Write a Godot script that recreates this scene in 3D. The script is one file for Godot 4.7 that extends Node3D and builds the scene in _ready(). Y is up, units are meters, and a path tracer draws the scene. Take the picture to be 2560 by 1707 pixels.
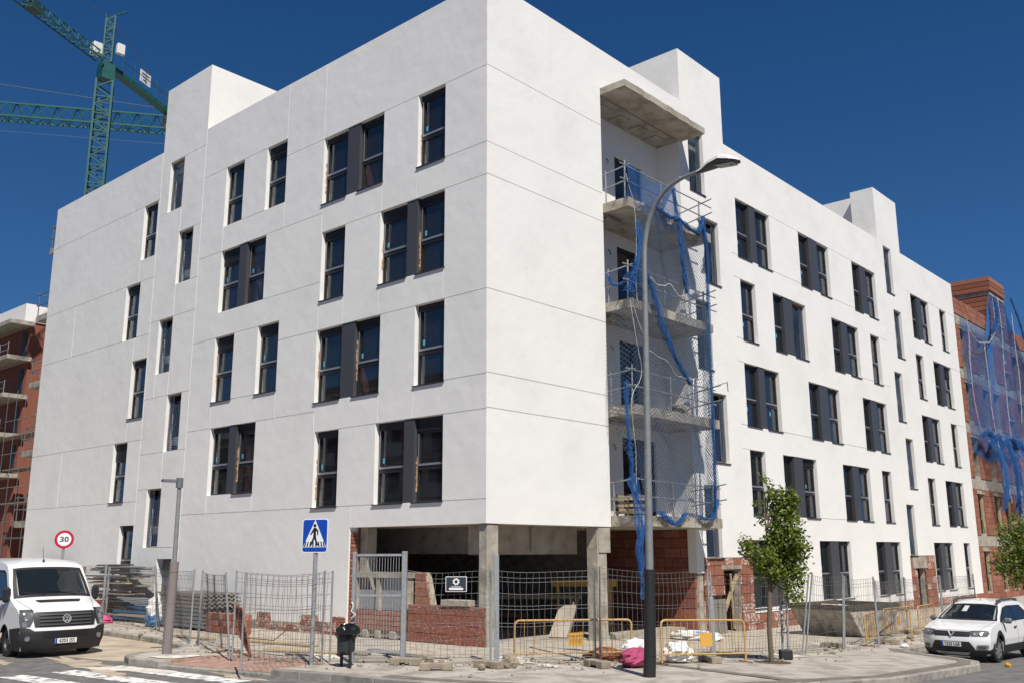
extends Node3D
# A white apartment block under construction on a street corner, with fences, vehicles, cranes and brick neighbours.

var rng := RandomNumberGenerator.new()
var M := {}
var taken := {}

# ---------------------------------------------------------------- mesh collector
class MB:
	var v := PackedVector3Array()
	var n := PackedVector3Array()
	var uv := PackedVector2Array()
	func tri(a, b, c, nn = null):
		var k = (b - a).cross(c - a)
		if k.length_squared() < 1e-16: return
		if nn != null and k.dot(nn) < 0.0:
			var t = b; b = c; c = t; k = -k
		k = k.normalized()
		v.append(a); v.append(c); v.append(b)
		n.append(k); n.append(k); n.append(k)
		uv.append(Vector2.ZERO); uv.append(Vector2.ZERO); uv.append(Vector2.ZERO)
	func quad(a, b, c, d, nn = null):
		tri(a, b, c, nn); tri(a, c, d, nn)
	func stri(a, b, c, na, nb, nc):
		if (b - a).cross(c - a).dot(na + nb + nc) < 0.0:
			var t = b; b = c; c = t; t = nb; nb = nc; nc = t
		v.append(a); v.append(c); v.append(b)
		n.append(na); n.append(nc); n.append(nb)
		uv.append(Vector2.ZERO); uv.append(Vector2.ZERO); uv.append(Vector2.ZERO)
	func squad(a, b, c, d, na, nb, nc, nd):
		stri(a, b, c, na, nb, nc); stri(a, c, d, na, nc, nd)
	func obox(c, s, bs = Basis()):
		var h = s * 0.5
		var x = bs.x * h.x; var y = bs.y * h.y; var z = bs.z * h.z
		quad(c + x - y - z, c + x + y - z, c + x + y + z, c + x - y + z, x)
		quad(c - x - y - z, c - x - y + z, c - x + y + z, c - x + y - z, -x)
		quad(c - x + y - z, c - x + y + z, c + x + y + z, c + x + y - z, y)
		quad(c - x - y - z, c + x - y - z, c + x - y + z, c - x - y + z, -y)
		quad(c - x - y + z, c + x - y + z, c + x + y + z, c - x + y + z, z)
		quad(c - x - y - z, c - x + y - z, c + x + y - z, c + x - y - z, -z)
	func box(a, b):
		obox((a + b) * 0.5, (b - a).abs())
	# a box with bevelled edges (chamfer r)
	func bevel(c, s, r, bs = Basis()):
		var h = s * 0.5
		r = minf(r, minf(h.x, minf(h.y, h.z)) * 0.9)
		var i = h - Vector3(r, r, r)
		var ax = [bs.x, bs.y, bs.z]
		for k in 3:
			var p = (k + 1) % 3; var q = (k + 2) % 3
			for sg in [-1.0, 1.0]:
				var o = c + ax[k] * h[k] * sg
				quad(o - ax[p] * i[p] - ax[q] * i[q], o + ax[p] * i[p] - ax[q] * i[q], o + ax[p] * i[p] + ax[q] * i[q], o - ax[p] * i[p] + ax[q] * i[q], ax[k] * sg)
			for s1 in [-1.0, 1.0]:
				for s2 in [-1.0, 1.0]:
					var a1 = c + ax[p] * h[p] * s1 + ax[q] * i[q] * s2
					var a2 = c + ax[p] * i[p] * s1 + ax[q] * h[q] * s2
					var e = ax[k] * i[k]
					quad(a1 - e, a1 + e, a2 + e, a2 - e, ax[p] * s1 + ax[q] * s2)
		for sx in [-1.0, 1.0]:
			for sy in [-1.0, 1.0]:
				for sz in [-1.0, 1.0]:
					var d = ax[0] * sx + ax[1] * sy + ax[2] * sz
					tri(c + ax[0] * h.x * sx + ax[1] * i.y * sy + ax[2] * i.z * sz, c + ax[0] * i.x * sx + ax[1] * h.y * sy + ax[2] * i.z * sz, c + ax[0] * i.x * sx + ax[1] * i.y * sy + ax[2] * h.z * sz, d)
	func bar(a, b, w, h = -1.0, up = Vector3.UP):
		if h < 0.0: h = w
		var z = (b - a)
		var L = z.length()
		if L < 1e-6: return
		z /= L
		if absf(z.dot(up)) > 0.98: up = Vector3.RIGHT
		var x = up.cross(z).normalized()
		obox((a + b) * 0.5, Vector3(w, h, L), Basis(x, z.cross(x), z))
	func tube(a, b, r, seg = 8, r2 = -1.0, caps = true):
		if r2 < 0.0: r2 = r
		var z = b - a
		if z.length_squared() < 1e-12: return
		z = z.normalized()
		var x = (Vector3.RIGHT if absf(z.y) > 0.9 else Vector3.UP).cross(z).normalized()
		var y = z.cross(x)
		for k in seg:
			var t0 = TAU * k / seg; var t1 = TAU * (k + 1) / seg
			var d0 = x * cos(t0) + y * sin(t0); var d1 = x * cos(t1) + y * sin(t1)
			squad(a + d0 * r, a + d1 * r, b + d1 * r2, b + d0 * r2, d0, d1, d1, d0)
			if caps:
				tri(a, a + d0 * r, a + d1 * r, -z); tri(b, b + d0 * r2, b + d1 * r2, z)
	func path(pts, r, seg = 6, r2 = -1.0):
		if r2 < 0.0: r2 = r
		var m = pts.size()
		if m < 2: return
		var px = Vector3.ZERO
		var rings = []
		for i in m:
			var z = (pts[mini(i + 1, m - 1)] - pts[maxi(i - 1, 0)])
			if z.length_squared() < 1e-14: z = Vector3.UP
			z = z.normalized()
			if px == Vector3.ZERO: px = (Vector3.RIGHT if absf(z.y) > 0.9 else Vector3.UP).cross(z).normalized()
			px = (px - z * px.dot(z))
			if px.length_squared() < 1e-10: px = (Vector3.RIGHT if absf(z.y) > 0.9 else Vector3.UP).cross(z)
			px = px.normalized()
			var y = z.cross(px)
			var rr = lerpf(r, r2, float(i) / (m - 1))
			var ring = []
			for k in seg:
				var t = TAU * k / seg
				ring.append([pts[i] + (px * cos(t) + y * sin(t)) * rr, px * cos(t) + y * sin(t)])
			rings.append(ring)
		for i in m - 1:
			for k in seg:
				var a = rings[i][k]; var b = rings[i][(k + 1) % seg]; var c = rings[i + 1][(k + 1) % seg]; var d = rings[i + 1][k]
				squad(a[0], b[0], c[0], d[0], a[1], b[1], c[1], d[1])
	# profile of [radius, height] turned about an upright axis at c
	func lathe(c, prof, seg = 16, ax = Vector3.UP):
		var x = (Vector3.RIGHT if absf(ax.y) > 0.9 else Vector3.UP).cross(ax).normalized()
		var y = ax.cross(x)
		for i in prof.size() - 1:
			var p = prof[i]; var q = prof[i + 1]
			var sl = Vector2(q[1] - p[1], p[0] - q[0])
			if sl.length_squared() < 1e-14: continue
			sl = sl.normalized()
			for k in seg:
				var t0 = TAU * k / seg; var t1 = TAU * (k + 1) / seg
				var d0 = x * cos(t0) + y * sin(t0); var d1 = x * cos(t1) + y * sin(t1)
				var n0 = d0 * sl.x + ax * sl.y; var n1 = d1 * sl.x + ax * sl.y
				squad(c + d0 * p[0] + ax * p[1], c + d1 * p[0] + ax * p[1], c + d1 * q[0] + ax * q[1], c + d0 * q[0] + ax * q[1], n0, n1, n1, n0)
	# flat polygon (Vector2 list) placed by o + x*ax + y*ay, with thickness along az (towards -az)
	func prism(poly, o, ax, ay, th):
		var az = ax.cross(ay).normalized()
		var idx = Geometry2D.triangulate_polygon(PackedVector2Array(poly))
		for i in range(0, idx.size(), 3):
			var q = []
			for k in 3: q.append(o + ax * poly[idx[i + k]].x + ay * poly[idx[i + k]].y)
			tri(q[0], q[1], q[2], az)
			if th > 0.0: tri(q[0] - az * th, q[1] - az * th, q[2] - az * th, -az)
		if th > 0.0:
			var cen = Vector2.ZERO
			var area = 0.0
			for i in poly.size():
				var p = poly[i]; var q2 = poly[(i + 1) % poly.size()]
				area += p.x * q2.y - q2.x * p.y
			for i in poly.size():
				var p = poly[i]; var q2 = poly[(i + 1) % poly.size()]
				var e = (q2 - p) * signf(area)
				var a = o + ax * p.x + ay * p.y; var b = o + ax * q2.x + ay * q2.y
				quad(a, b, b - az * th, a - az * th, ax * e.y - ay * e.x)
	func mesh() -> ArrayMesh:
		var am := ArrayMesh.new()
		if v.is_empty(): return am
		var arr := []
		arr.resize(Mesh.ARRAY_MAX)
		arr[Mesh.ARRAY_VERTEX] = v
		arr[Mesh.ARRAY_NORMAL] = n
		arr[Mesh.ARRAY_TEX_UV] = uv
		am.add_surface_from_arrays(Mesh.PRIMITIVE_TRIANGLES, arr)
		return am

# ---------------------------------------------------------------- scene helpers
func numbered(parent, called: String) -> String:
	var key := str(parent.get_instance_id()) + "/" + called
	var k: int = taken.get(key, 0)
	taken[key] = k + 1
	return called if k == 0 else "%s_%03d" % [called, k]

func place(called: String, mesh, mat, parent) -> MeshInstance3D:
	var o := MeshInstance3D.new()
	o.name = numbered(parent, called)
	o.mesh = mesh
	o.material_override = mat
	parent.add_child(o, true)
	return o

func obj(called: String, mb, mat, parent = null) -> MeshInstance3D:
	return place(called, mb.mesh(), mat, self if parent == null else parent)

func tag(o, label: String, category: String, group := "", kind := ""):
	o.set_meta("label", label)
	o.set_meta("category", category)
	if group != "": o.set_meta("group", group)
	if kind != "": o.set_meta("kind", kind)
	return o

func thing(called: String, label: String, category: String, at := Vector3.ZERO, group := "", bs := Basis()) -> Node3D:
	var o := Node3D.new()
	o.name = numbered(self, called)
	add_child(o)
	o.transform = Transform3D(bs, at)
	tag(o, label, category, group)
	return o

func struct(called: String, mb, mat) -> MeshInstance3D:
	var o := obj(called, mb, mat)
	o.set_meta("kind", "structure")
	return o

func lin(r: float, g: float, b: float) -> Color:
	return Color(r, g, b).linear_to_srgb()

func mat(key: String, c: Color, rough := 0.8, metal := 0.0, tex = null, uvs := 1.0, bump = null, bump_s := 0.0) -> StandardMaterial3D:
	var m := StandardMaterial3D.new()
	m.albedo_color = c
	m.roughness = rough
	m.metallic = metal
	if tex != null or bump != null:
		m.uv1_triplanar = true
		m.uv1_world_triplanar = true
		m.uv1_scale = Vector3(uvs, uvs, uvs)
	if tex != null: m.albedo_texture = tex
	if bump != null:
		m.normal_enabled = true
		m.normal_texture = bump
		m.normal_scale = bump_s
	M[key] = m
	return m

func ntex(size: int, freq: float, stops: Array, sd := 1, octaves := 4, kind := FastNoiseLite.TYPE_SIMPLEX_SMOOTH, stretch := Vector2.ONE) -> ImageTexture:
	var nz := FastNoiseLite.new()
	nz.seed = sd
	nz.noise_type = kind
	nz.frequency = freq
	nz.fractal_octaves = octaves
	var im := nz.get_seamless_image(size, size)
	if stretch != Vector2.ONE:
		var base := im
		im = Image.create(size, size, false, Image.FORMAT_L8)
		for y in size:
			for x in size: im.set_pixel(x, y, base.get_pixel(int(x * stretch.x) % size, int(y * stretch.y) % size))
	var gr := Gradient.new()
	var off := PackedFloat32Array(); var col := PackedColorArray()
	for s in stops:
		off.append(s[0]); col.append(s[1].linear_to_srgb())
	gr.offsets = off; gr.colors = col
	var lut := []
	for i in 256: lut.append(gr.sample(i / 255.0))
	var out := Image.create(size, size, false, Image.FORMAT_RGB8)
	for y in size:
		for x in size:
			out.set_pixel(x, y, lut[int(im.get_pixel(x, y).r * 255.0)])
	out.generate_mipmaps()
	return ImageTexture.create_from_image(out)

func ntex_normal(size: int, freq: float, strength: float, sd := 7, octaves := 4) -> ImageTexture:
	var nz := FastNoiseLite.new()
	nz.seed = sd
	nz.frequency = freq
	nz.fractal_octaves = octaves
	var im := nz.get_seamless_image(size, size)
	im.convert(Image.FORMAT_RGBA8)
	im.bump_map_to_normal_map(strength)
	return ImageTexture.create_from_image(im)

# small paving blocks in running bond, 6 m of them, with stains and dust
func paver_tex() -> ImageTexture:
	var n := 1024
	var nz := FastNoiseLite.new()
	nz.seed = 44; nz.frequency = 0.008; nz.fractal_octaves = 7
	var im := nz.get_seamless_image(n, n)
	var out := Image.create(n, n, false, Image.FORMAT_RGB8)
	var r2 := RandomNumberGenerator.new()
	r2.seed = 5
	var tone := PackedFloat32Array()
	for k in 30 * 60: tone.append(r2.randf_range(0.90, 1.0))
	for y in n:
		var row := y * 60 / n
		var fy := fposmod(y * 60.0 / n, 1.0)
		for x in n:
			var u := x * 30.0 / n + (0.5 if row % 2 == 1 else 0.0)
			var col := int(u) % 30
			var fx := fposmod(u, 1.0)
			var s: float = im.get_pixel(x, y).r
			var v := tone[row * 30 + col] * lerpf(0.70, 1.0, smoothstep(0.25, 0.62, s))
			if fy < 0.1 or fx < 0.05: v *= 0.80
			out.set_pixel(x, y, Color(v, v * lerpf(0.985, 1.0, s), v * lerpf(0.96, 1.0, s)).linear_to_srgb())
	out.generate_mipmaps()
	return ImageTexture.create_from_image(out)

func g1(a: float) -> Color: return Color(a, a, a)

func text_mesh(txt: String, height: float, depth: float, font_name := "Droid Sans", bold := true) -> TextMesh:
	var f := SystemFont.new()
	f.font_names = PackedStringArray([font_name])
	if bold: f.font_weight = 700
	var t := TextMesh.new()
	t.font = f
	t.text = txt
	t.font_size = 64
	t.pixel_size = height / 46.0
	t.depth = depth
	t.curve_step = 1.0
	return t

# ---------------------------------------------------------------- levels of the ground
func road_y(z: float) -> float:
	if z >= 0.5: return 0.15
	if z >= -9.0: return 0.15 + (z - 0.5) / 9.5 * 0.35
	return maxf(-0.25, -0.2 + (z + 9.0) * 0.01)
func walk_y(z: float) -> float: return road_y(z) + 0.13

# ---------------------------------------------------------------- materials
func make_materials():
	var fine_n := ntex_normal(256, 0.05, 3.0, 3, 4)
	var coarse_n := ntex_normal(256, 0.02, 4.0, 5, 5)
	var blotch := ntex(512, 0.006, [[0.0, g1(0.915)], [0.3, g1(0.955)], [0.45, g1(0.975)], [0.6, g1(0.985)], [1.0, g1(1.0)]], 11, 6)
	mat("stucco", lin(0.80, 0.795, 0.775), 0.92, 0.0, blotch, 0.11, fine_n, 0.07)
	var stain := ntex(512, 0.008, [[0.0, Color(0.5, 0.47, 0.42)], [0.4, Color(0.82, 0.79, 0.74)], [0.65, Color(0.95, 0.93, 0.90)], [1.0, Color(1, 1, 0.98)]], 21, 6)
	mat("concrete", lin(0.40, 0.375, 0.33), 0.9, 0.0, stain, 0.35, coarse_n, 0.5)
	mat("block", lin(0.34, 0.30, 0.24), 0.95, 0.0, stain, 0.9, coarse_n, 0.6)
	var bgrain := ntex(256, 0.02, [[0.0, g1(0.6)], [0.45, g1(0.85)], [1.0, g1(1.0)]], 31, 4)
	var bc := [[0.33, 0.125, 0.078], [0.28, 0.098, 0.06], [0.37, 0.16, 0.10], [0.245, 0.082, 0.052], [0.40, 0.20, 0.13]]
	for k in bc.size(): mat("brick%d" % k, lin(bc[k][0], bc[k][1], bc[k][2]), 0.9, 0.0, bgrain, 1.3, fine_n, 0.5)
	var smear := ntex(512, 0.045, [[0.0, Color(0.20, 0.065, 0.042)], [0.4, Color(0.25, 0.085, 0.055)], [0.62, Color(0.29, 0.12, 0.085)], [0.76, Color(0.33, 0.17, 0.13)], [0.84, Color(0.50, 0.42, 0.37)], [0.92, Color(0.64, 0.62, 0.58)], [1.0, Color(0.66, 0.65, 0.62)]], 37, 7)
	mat("brick_smeared", Color.WHITE, 0.93, 0.0, smear, 0.55, coarse_n, 0.5)
	var smear2 := ntex(512, 0.03, [[0.0, Color(0.52, 0.50, 0.46)], [0.32, Color(0.54, 0.51, 0.47)], [0.48, Color(0.40, 0.27, 0.22)], [0.62, Color(0.33, 0.12, 0.08)], [1.0, Color(0.35, 0.12, 0.075)]], 39, 6)
	mat("brick_patchy", Color.WHITE, 0.93, 0.0, smear2, 0.5, coarse_n, 0.5)
	mat("mortar", lin(0.42, 0.38, 0.33), 0.95, 0.0, stain, 0.8, coarse_n, 0.6)
	mat("frame", lin(0.018, 0.019, 0.023), 0.45)
	mat("panel", lin(0.07, 0.071, 0.078), 0.42, 0.15)
	mat("rail_silver", lin(0.42, 0.44, 0.47), 0.35, 0.6)
	mat("sill", lin(0.03, 0.031, 0.036), 0.5, 0.2)
	mat("shutter", lin(0.012, 0.012, 0.014), 0.6)
	mat("foam", lin(0.50, 0.33, 0.20), 0.95, 0.0, bgrain, 3.0, coarse_n, 1.0)
	mat("sticker", lin(0.10, 0.42, 0.55), 0.5)
	mat("plaster_in", lin(0.42, 0.41, 0.39), 0.95)
	var gl := mat("glass", Color(0.20, 0.215, 0.23, 0.28), 0.015)
	gl.transparency = BaseMaterial3D.TRANSPARENCY_ALPHA
	gl.metallic_specular = 0.8
	var cg := mat("car_glass", Color(0.2, 0.24, 0.25, 0.3), 0.02)
	cg.transparency = BaseMaterial3D.TRANSPARENCY_ALPHA
	var lg := mat("lens", Color(0.92, 0.94, 0.95, 0.06), 0.03)
	lg.transparency = BaseMaterial3D.TRANSPARENCY_ALPHA
	# ground
	var asph := ntex(1024, 0.012, [[0.0, g1(0.58)], [0.35, g1(0.74)], [0.5, g1(0.85)], [0.65, g1(0.95)], [1.0, g1(1.0)]], 41, 9)
	mat("asphalt", lin(0.175, 0.168, 0.16), 0.93, 0.0, asph, 0.22, coarse_n, 0.7)
	var dusty := ntex(512, 0.012, [[0.0, Color(0.60, 0.57, 0.52)], [0.42, Color(0.86, 0.82, 0.76)], [0.7, Color(1, 0.98, 0.94)], [1.0, Color(1.0, 1.0, 1.0)]], 43, 6)
	mat("paving", lin(0.47, 0.43, 0.38), 0.93, 0.0, paver_tex(), 1.0 / 6.0, coarse_n, 0.4)
	mat("yard", lin(0.46, 0.425, 0.375), 0.95, 0.0, dusty, 0.33, coarse_n, 0.8)
	mat("bay", lin(0.46, 0.405, 0.325), 0.95, 0.0, dusty, 0.17, coarse_n, 0.6)
	mat("band", lin(0.20, 0.185, 0.165), 0.93, 0.0, dusty, 0.4, coarse_n, 0.5)
	mat("kerb", lin(0.36, 0.345, 0.32), 0.92, 0.0, stain, 0.7, coarse_n, 0.5)
	mat("kerb_b", lin(0.29, 0.28, 0.265), 0.92, 0.0, stain, 0.6, coarse_n, 0.5)
	mat("tactile", lin(0.40, 0.265, 0.22), 0.93, 0.0, dusty, 0.5, coarse_n, 0.5)
	var worn := ntex(512, 0.02, [[0.0, Color(0.17, 0.165, 0.16)], [0.30, Color(0.26, 0.255, 0.25)], [0.40, Color(0.62, 0.61, 0.59)], [0.55, Color(0.76, 0.75, 0.73)], [1.0, Color(0.82, 0.81, 0.79)]], 47, 8)
	mat("paint", Color.WHITE, 0.85, 0.0, worn, 0.35)
	mat("spill", lin(0.72, 0.70, 0.66), 0.95, 0.0, dusty, 0.6, coarse_n, 0.6)
	mat("soil", lin(0.10, 0.075, 0.05), 0.97, 0.0, dusty, 0.9, coarse_n, 1.0)
	# metal and street furniture
	var metal_t := ntex(256, 0.03, [[0.0, g1(0.72)], [0.5, g1(0.92)], [1.0, g1(1.0)]], 51, 4)
	mat("galv", lin(0.33, 0.35, 0.37), 0.55, 0.2, metal_t, 1.2)
	mat("galv_dark", lin(0.17, 0.18, 0.19), 0.55, 0.2, metal_t, 1.2)
	mat("wire", lin(0.20, 0.20, 0.205), 0.55, 0.5)
	mat("lamp_grey", lin(0.27, 0.285, 0.285), 0.5, 0.2, metal_t, 0.8)
	mat("lamp_black", lin(0.016, 0.017, 0.019), 0.6)
	mat("lamp_white", lin(0.74, 0.74, 0.73), 0.4)
	mat("lamp_glass", lin(0.30, 0.30, 0.27), 0.15)
	mat("wrap", lin(0.24, 0.20, 0.195), 0.85, 0.0, metal_t, 6.0)
	mat("white_paint", lin(0.80, 0.80, 0.80), 0.4)
	mat("sign_blue", lin(0.005, 0.06, 0.42), 0.35)
	mat("sign_red", lin(0.46, 0.015, 0.045), 0.35)
	mat("sign_black", lin(0.01, 0.01, 0.012), 0.5)
	mat("sign_white", lin(0.80, 0.82, 0.84), 0.35)
	mat("sign_dark", lin(0.03, 0.04, 0.05), 0.5)
	mat("bag", lin(0.010, 0.010, 0.011), 0.22)
	mat("bin", lin(0.035, 0.042, 0.043), 0.45, 0.2)
	mat("yellow", lin(0.56, 0.345, 0.12), 0.6, 0.0, metal_t, 1.7)
	mat("yellow_plate", lin(0.62, 0.34, 0.06), 0.65)
	mat("rust", lin(0.30, 0.115, 0.05), 0.85, 0.0, bgrain, 2.0)
	var skip_t := ntex(512, 0.016, [[0.0, Color(0.10, 0.07, 0.05)], [0.38, Color(0.30, 0.27, 0.22)], [0.6, Color(0.42, 0.39, 0.33)], [1.0, Color(0.55, 0.52, 0.45)]], 57, 6)
	mat("skip", Color.WHITE, 0.85, 0.1, skip_t, 0.5, coarse_n, 0.4)
	mat("skip_rim", lin(0.20, 0.18, 0.14), 0.8, 0.1, skip_t, 0.8)
	var wood_t := ntex(256, 0.02, [[0.0, g1(0.55)], [0.5, g1(0.85)], [1.0, g1(1.0)]], 59, 4, FastNoiseLite.TYPE_SIMPLEX_SMOOTH, Vector2(1, 6))
	mat("wood_grey", lin(0.27, 0.245, 0.21), 0.9, 0.0, wood_t, 1.0)
	mat("wood_pale", lin(0.50, 0.40, 0.25), 0.9, 0.0, wood_t, 1.0)
	mat("wood_dark", lin(0.13, 0.105, 0.08), 0.9, 0.0, wood_t, 1.0)
	mat("steel_grey", lin(0.24, 0.25, 0.255), 0.6, 0.3, metal_t, 1.1)
	mat("steel_blue", lin(0.035, 0.14, 0.33), 0.6, 0.1, metal_t, 1.1)
	mat("orange_box", lin(0.42, 0.10, 0.045), 0.8)
	mat("pink", lin(0.62, 0.07, 0.22), 0.6)
	mat("plum", lin(0.42, 0.06, 0.15), 0.7, 0.0, bgrain, 3.0)
	mat("sack", lin(0.70, 0.70, 0.68), 0.7)
	mat("sack_blue", lin(0.12, 0.36, 0.60), 0.6)
	mat("tarp", lin(0.07, 0.20, 0.42), 0.7)
	mat("net_blue", lin(0.014, 0.115, 0.36), 0.75)
	mat("net_cord", lin(0.055, 0.10, 0.18), 0.85)
	mat("rope", lin(0.62, 0.62, 0.60), 0.85)
	mat("crane", lin(0.008, 0.105, 0.092), 0.6, 0.0, metal_t, 0.3)
	mat("crane_dark", lin(0.02, 0.05, 0.05), 0.6)
	mat("crane_white", lin(0.68, 0.68, 0.66), 0.7)
	# leaves and bark
	for k in 4:
		var c: Array = [[0.075, 0.10, 0.012], [0.105, 0.135, 0.014], [0.15, 0.175, 0.022], [0.045, 0.07, 0.011]][k]
		var lm := mat("leaf%d" % k, lin(c[0], c[1], c[2]), 0.6)
		lm.backlight_enabled = true
		lm.backlight = lin(c[0] * 1.5, c[1] * 1.8, c[2])
	mat("bark", lin(0.17, 0.13, 0.09), 0.95, 0.0, wood_t, 2.5, coarse_n, 0.8)
	# vehicles
	var vp := mat("van_white", lin(0.74, 0.745, 0.75), 0.32)
	vp.clearcoat_enabled = true; vp.clearcoat = 0.7; vp.clearcoat_roughness = 0.06
	var scn := mat("screen", lin(0.012, 0.016, 0.018), 0.04)
	scn.metallic_specular = 0.7
	mat("paper", lin(0.5, 0.56, 0.52), 0.8)
	mat("black_plastic", lin(0.016, 0.016, 0.018), 0.55)
	mat("grey_plastic", lin(0.06, 0.062, 0.066), 0.5)
	mat("tyre", lin(0.014, 0.014, 0.014), 0.85)
	mat("rim_dark", lin(0.06, 0.06, 0.065), 0.5, 0.4)
	mat("rim_silver", lin(0.42, 0.43, 0.44), 0.32, 0.75)
	mat("chrome", lin(0.55, 0.56, 0.57), 0.38, 0.6)
	mat("lamp_inside", lin(0.40, 0.41, 0.43), 0.22, 0.8)
	mat("plate", lin(0.74, 0.74, 0.74), 0.4)
	mat("plate_blue", lin(0.01, 0.06, 0.40), 0.4)
	mat("van_grey", lin(0.20, 0.20, 0.24), 0.35, 0.2)
	mat("seat", lin(0.03, 0.03, 0.033), 0.9)

# ---------------------------------------------------------------- facades
# side 0: the facade towards the side street, u = x, outward +z; side 1: the facade towards the main street, u = z, outward +x
func fp(side: int, u: float, v: float, d: float) -> Vector3:
	return Vector3(u, v, d) if side == 0 else Vector3(d, v, u)
func fbox(mb, side: int, u0: float, u1: float, v0: float, v1: float, d0: float, d1: float):
	mb.box(fp(side, u0, v0, d0), fp(side, u1, v1, d1))

func uniq(a: Array) -> Array:
	a.sort()
	var o := []
	for x in a:
		if o.is_empty() or x - o[-1] > 0.002: o.append(x)
	return o

# solid: list of [u0,u1,v0,v1] rectangles that make up the wall; holes: the same; grooves: thin rectangles
func facade(side: int, solid: Array, holes: Array, grooves: Array, parent):
	var us := []; var vs := []
	for l in [solid, holes, grooves]:
		for r in l:
			us.append(r[0]); us.append(r[1]); vs.append(r[2]); vs.append(r[3])
	us = uniq(us); vs = uniq(vs)
	var nu := us.size() - 1; var nv := vs.size() - 1
	var kind := PackedByteArray(); kind.resize(nu * nv)
	for i in nu:
		var u: float = (us[i] + us[i + 1]) * 0.5
		for j in nv:
			var v: float = (vs[j] + vs[j + 1]) * 0.5
			var k := 0
			for r in solid:
				if u > r[0] and u < r[1] and v > r[2] and v < r[3]: k = 1; break
			if k == 1:
				for r in grooves:
					if u > r[0] and u < r[1] and v > r[2] and v < r[3]: k = 2; break
				for r in holes:
					if u > r[0] and u < r[1] and v > r[2] and v < r[3]: k = 3; break
			kind[i * nv + j] = k
	var GD := -0.016; var TH := -0.3
	var seen := PackedByteArray(); seen.resize(nu * nv)
	var back := MB.new()
	var out_n := fp(side, 0, 0, 1)
	var eu := fp(side, 1, 0, 0)
	for start in nu * nv:
		if kind[start] != 1 or seen[start]: continue
		var mb := MB.new()
		var todo := [start]
		seen[start] = 1
		while not todo.is_empty():
			var c: int = todo.pop_back()
			var i := c / nv; var j := c % nv
			var u0: float = us[i]; var u1: float = us[i + 1]; var v0: float = vs[j]; var v1: float = vs[j + 1]
			mb.quad(fp(side, u0, v0, 0), fp(side, u1, v0, 0), fp(side, u1, v1, 0), fp(side, u0, v1, 0), out_n)
			mb.quad(fp(side, u0, v0, TH), fp(side, u1, v0, TH), fp(side, u1, v1, TH), fp(side, u0, v1, TH), -out_n)
			for e in [[1, 0], [-1, 0], [0, 1], [0, -1]]:
				var a: int = i + e[0]; var b: int = j + e[1]
				var k := 0
				if a >= 0 and a < nu and b >= 0 and b < nv: k = kind[a * nv + b]
				if k == 1:
					if not seen[a * nv + b]:
						seen[a * nv + b] = 1; todo.append(a * nv + b)
					continue
				var dd: float = GD if k == 2 else TH
				if e[0] > 0 and u1 == 0.0: continue
				if e[0] != 0:
					var u: float = u1 if e[0] > 0 else u0
					mb.quad(fp(side, u, v0, 0), fp(side, u, v1, 0), fp(side, u, v1, dd), fp(side, u, v0, dd), eu * e[0])
				else:
					var v: float = v1 if e[1] > 0 else v0
					mb.quad(fp(side, u0, v, 0), fp(side, u1, v, 0), fp(side, u1, v, dd), fp(side, u0, v, dd), Vector3.UP * e[1])
		obj("render_panel", mb, M.stucco, parent)
	for c in nu * nv:
		if kind[c] != 2: continue
		var i := c / nv; var j := c % nv
		var u0: float = us[i]; var u1: float = us[i + 1]; var v0: float = vs[j]; var v1: float = vs[j + 1]
		back.quad(fp(side, u0, v0, GD), fp(side, u1, v0, GD), fp(side, u1, v1, GD), fp(side, u0, v1, GD), out_n)
		back.quad(fp(side, u0, v0, TH), fp(side, u1, v0, TH), fp(side, u1, v1, TH), fp(side, u0, v1, TH), -out_n)
		for e in [[1, 0], [-1, 0], [0, 1], [0, -1]]:
			var a: int = i + e[0]; var b: int = j + e[1]
			var k := 0
			if a >= 0 and a < nu and b >= 0 and b < nv: k = kind[a * nv + b]
			if k == 1 or k == 2 or (e[0] > 0 and u1 == 0.0): continue
			if e[0] != 0:
				var u: float = u1 if e[0] > 0 else u0
				back.quad(fp(side, u, v0, GD), fp(side, u, v1, GD), fp(side, u, v1, TH), fp(side, u, v0, TH), eu * e[0])
			else:
				var v: float = v1 if e[1] > 0 else v0
				back.quad(fp(side, u0, v, GD), fp(side, u1, v, GD), fp(side, u1, v, TH), fp(side, u0, v, TH), Vector3.UP * e[1])
	obj("render_base_coat", back, M.stucco, parent).set_meta("kind", "stuff")

func hj(y: float, u0: float, u1: float) -> Array: return [minf(u0, u1), maxf(u0, u1), y - 0.011, y + 0.011]
func vj(u: float, v0: float, v1: float) -> Array: return [u - 0.011, u + 0.011, minf(v0, v1), maxf(v0, v1)]

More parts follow.
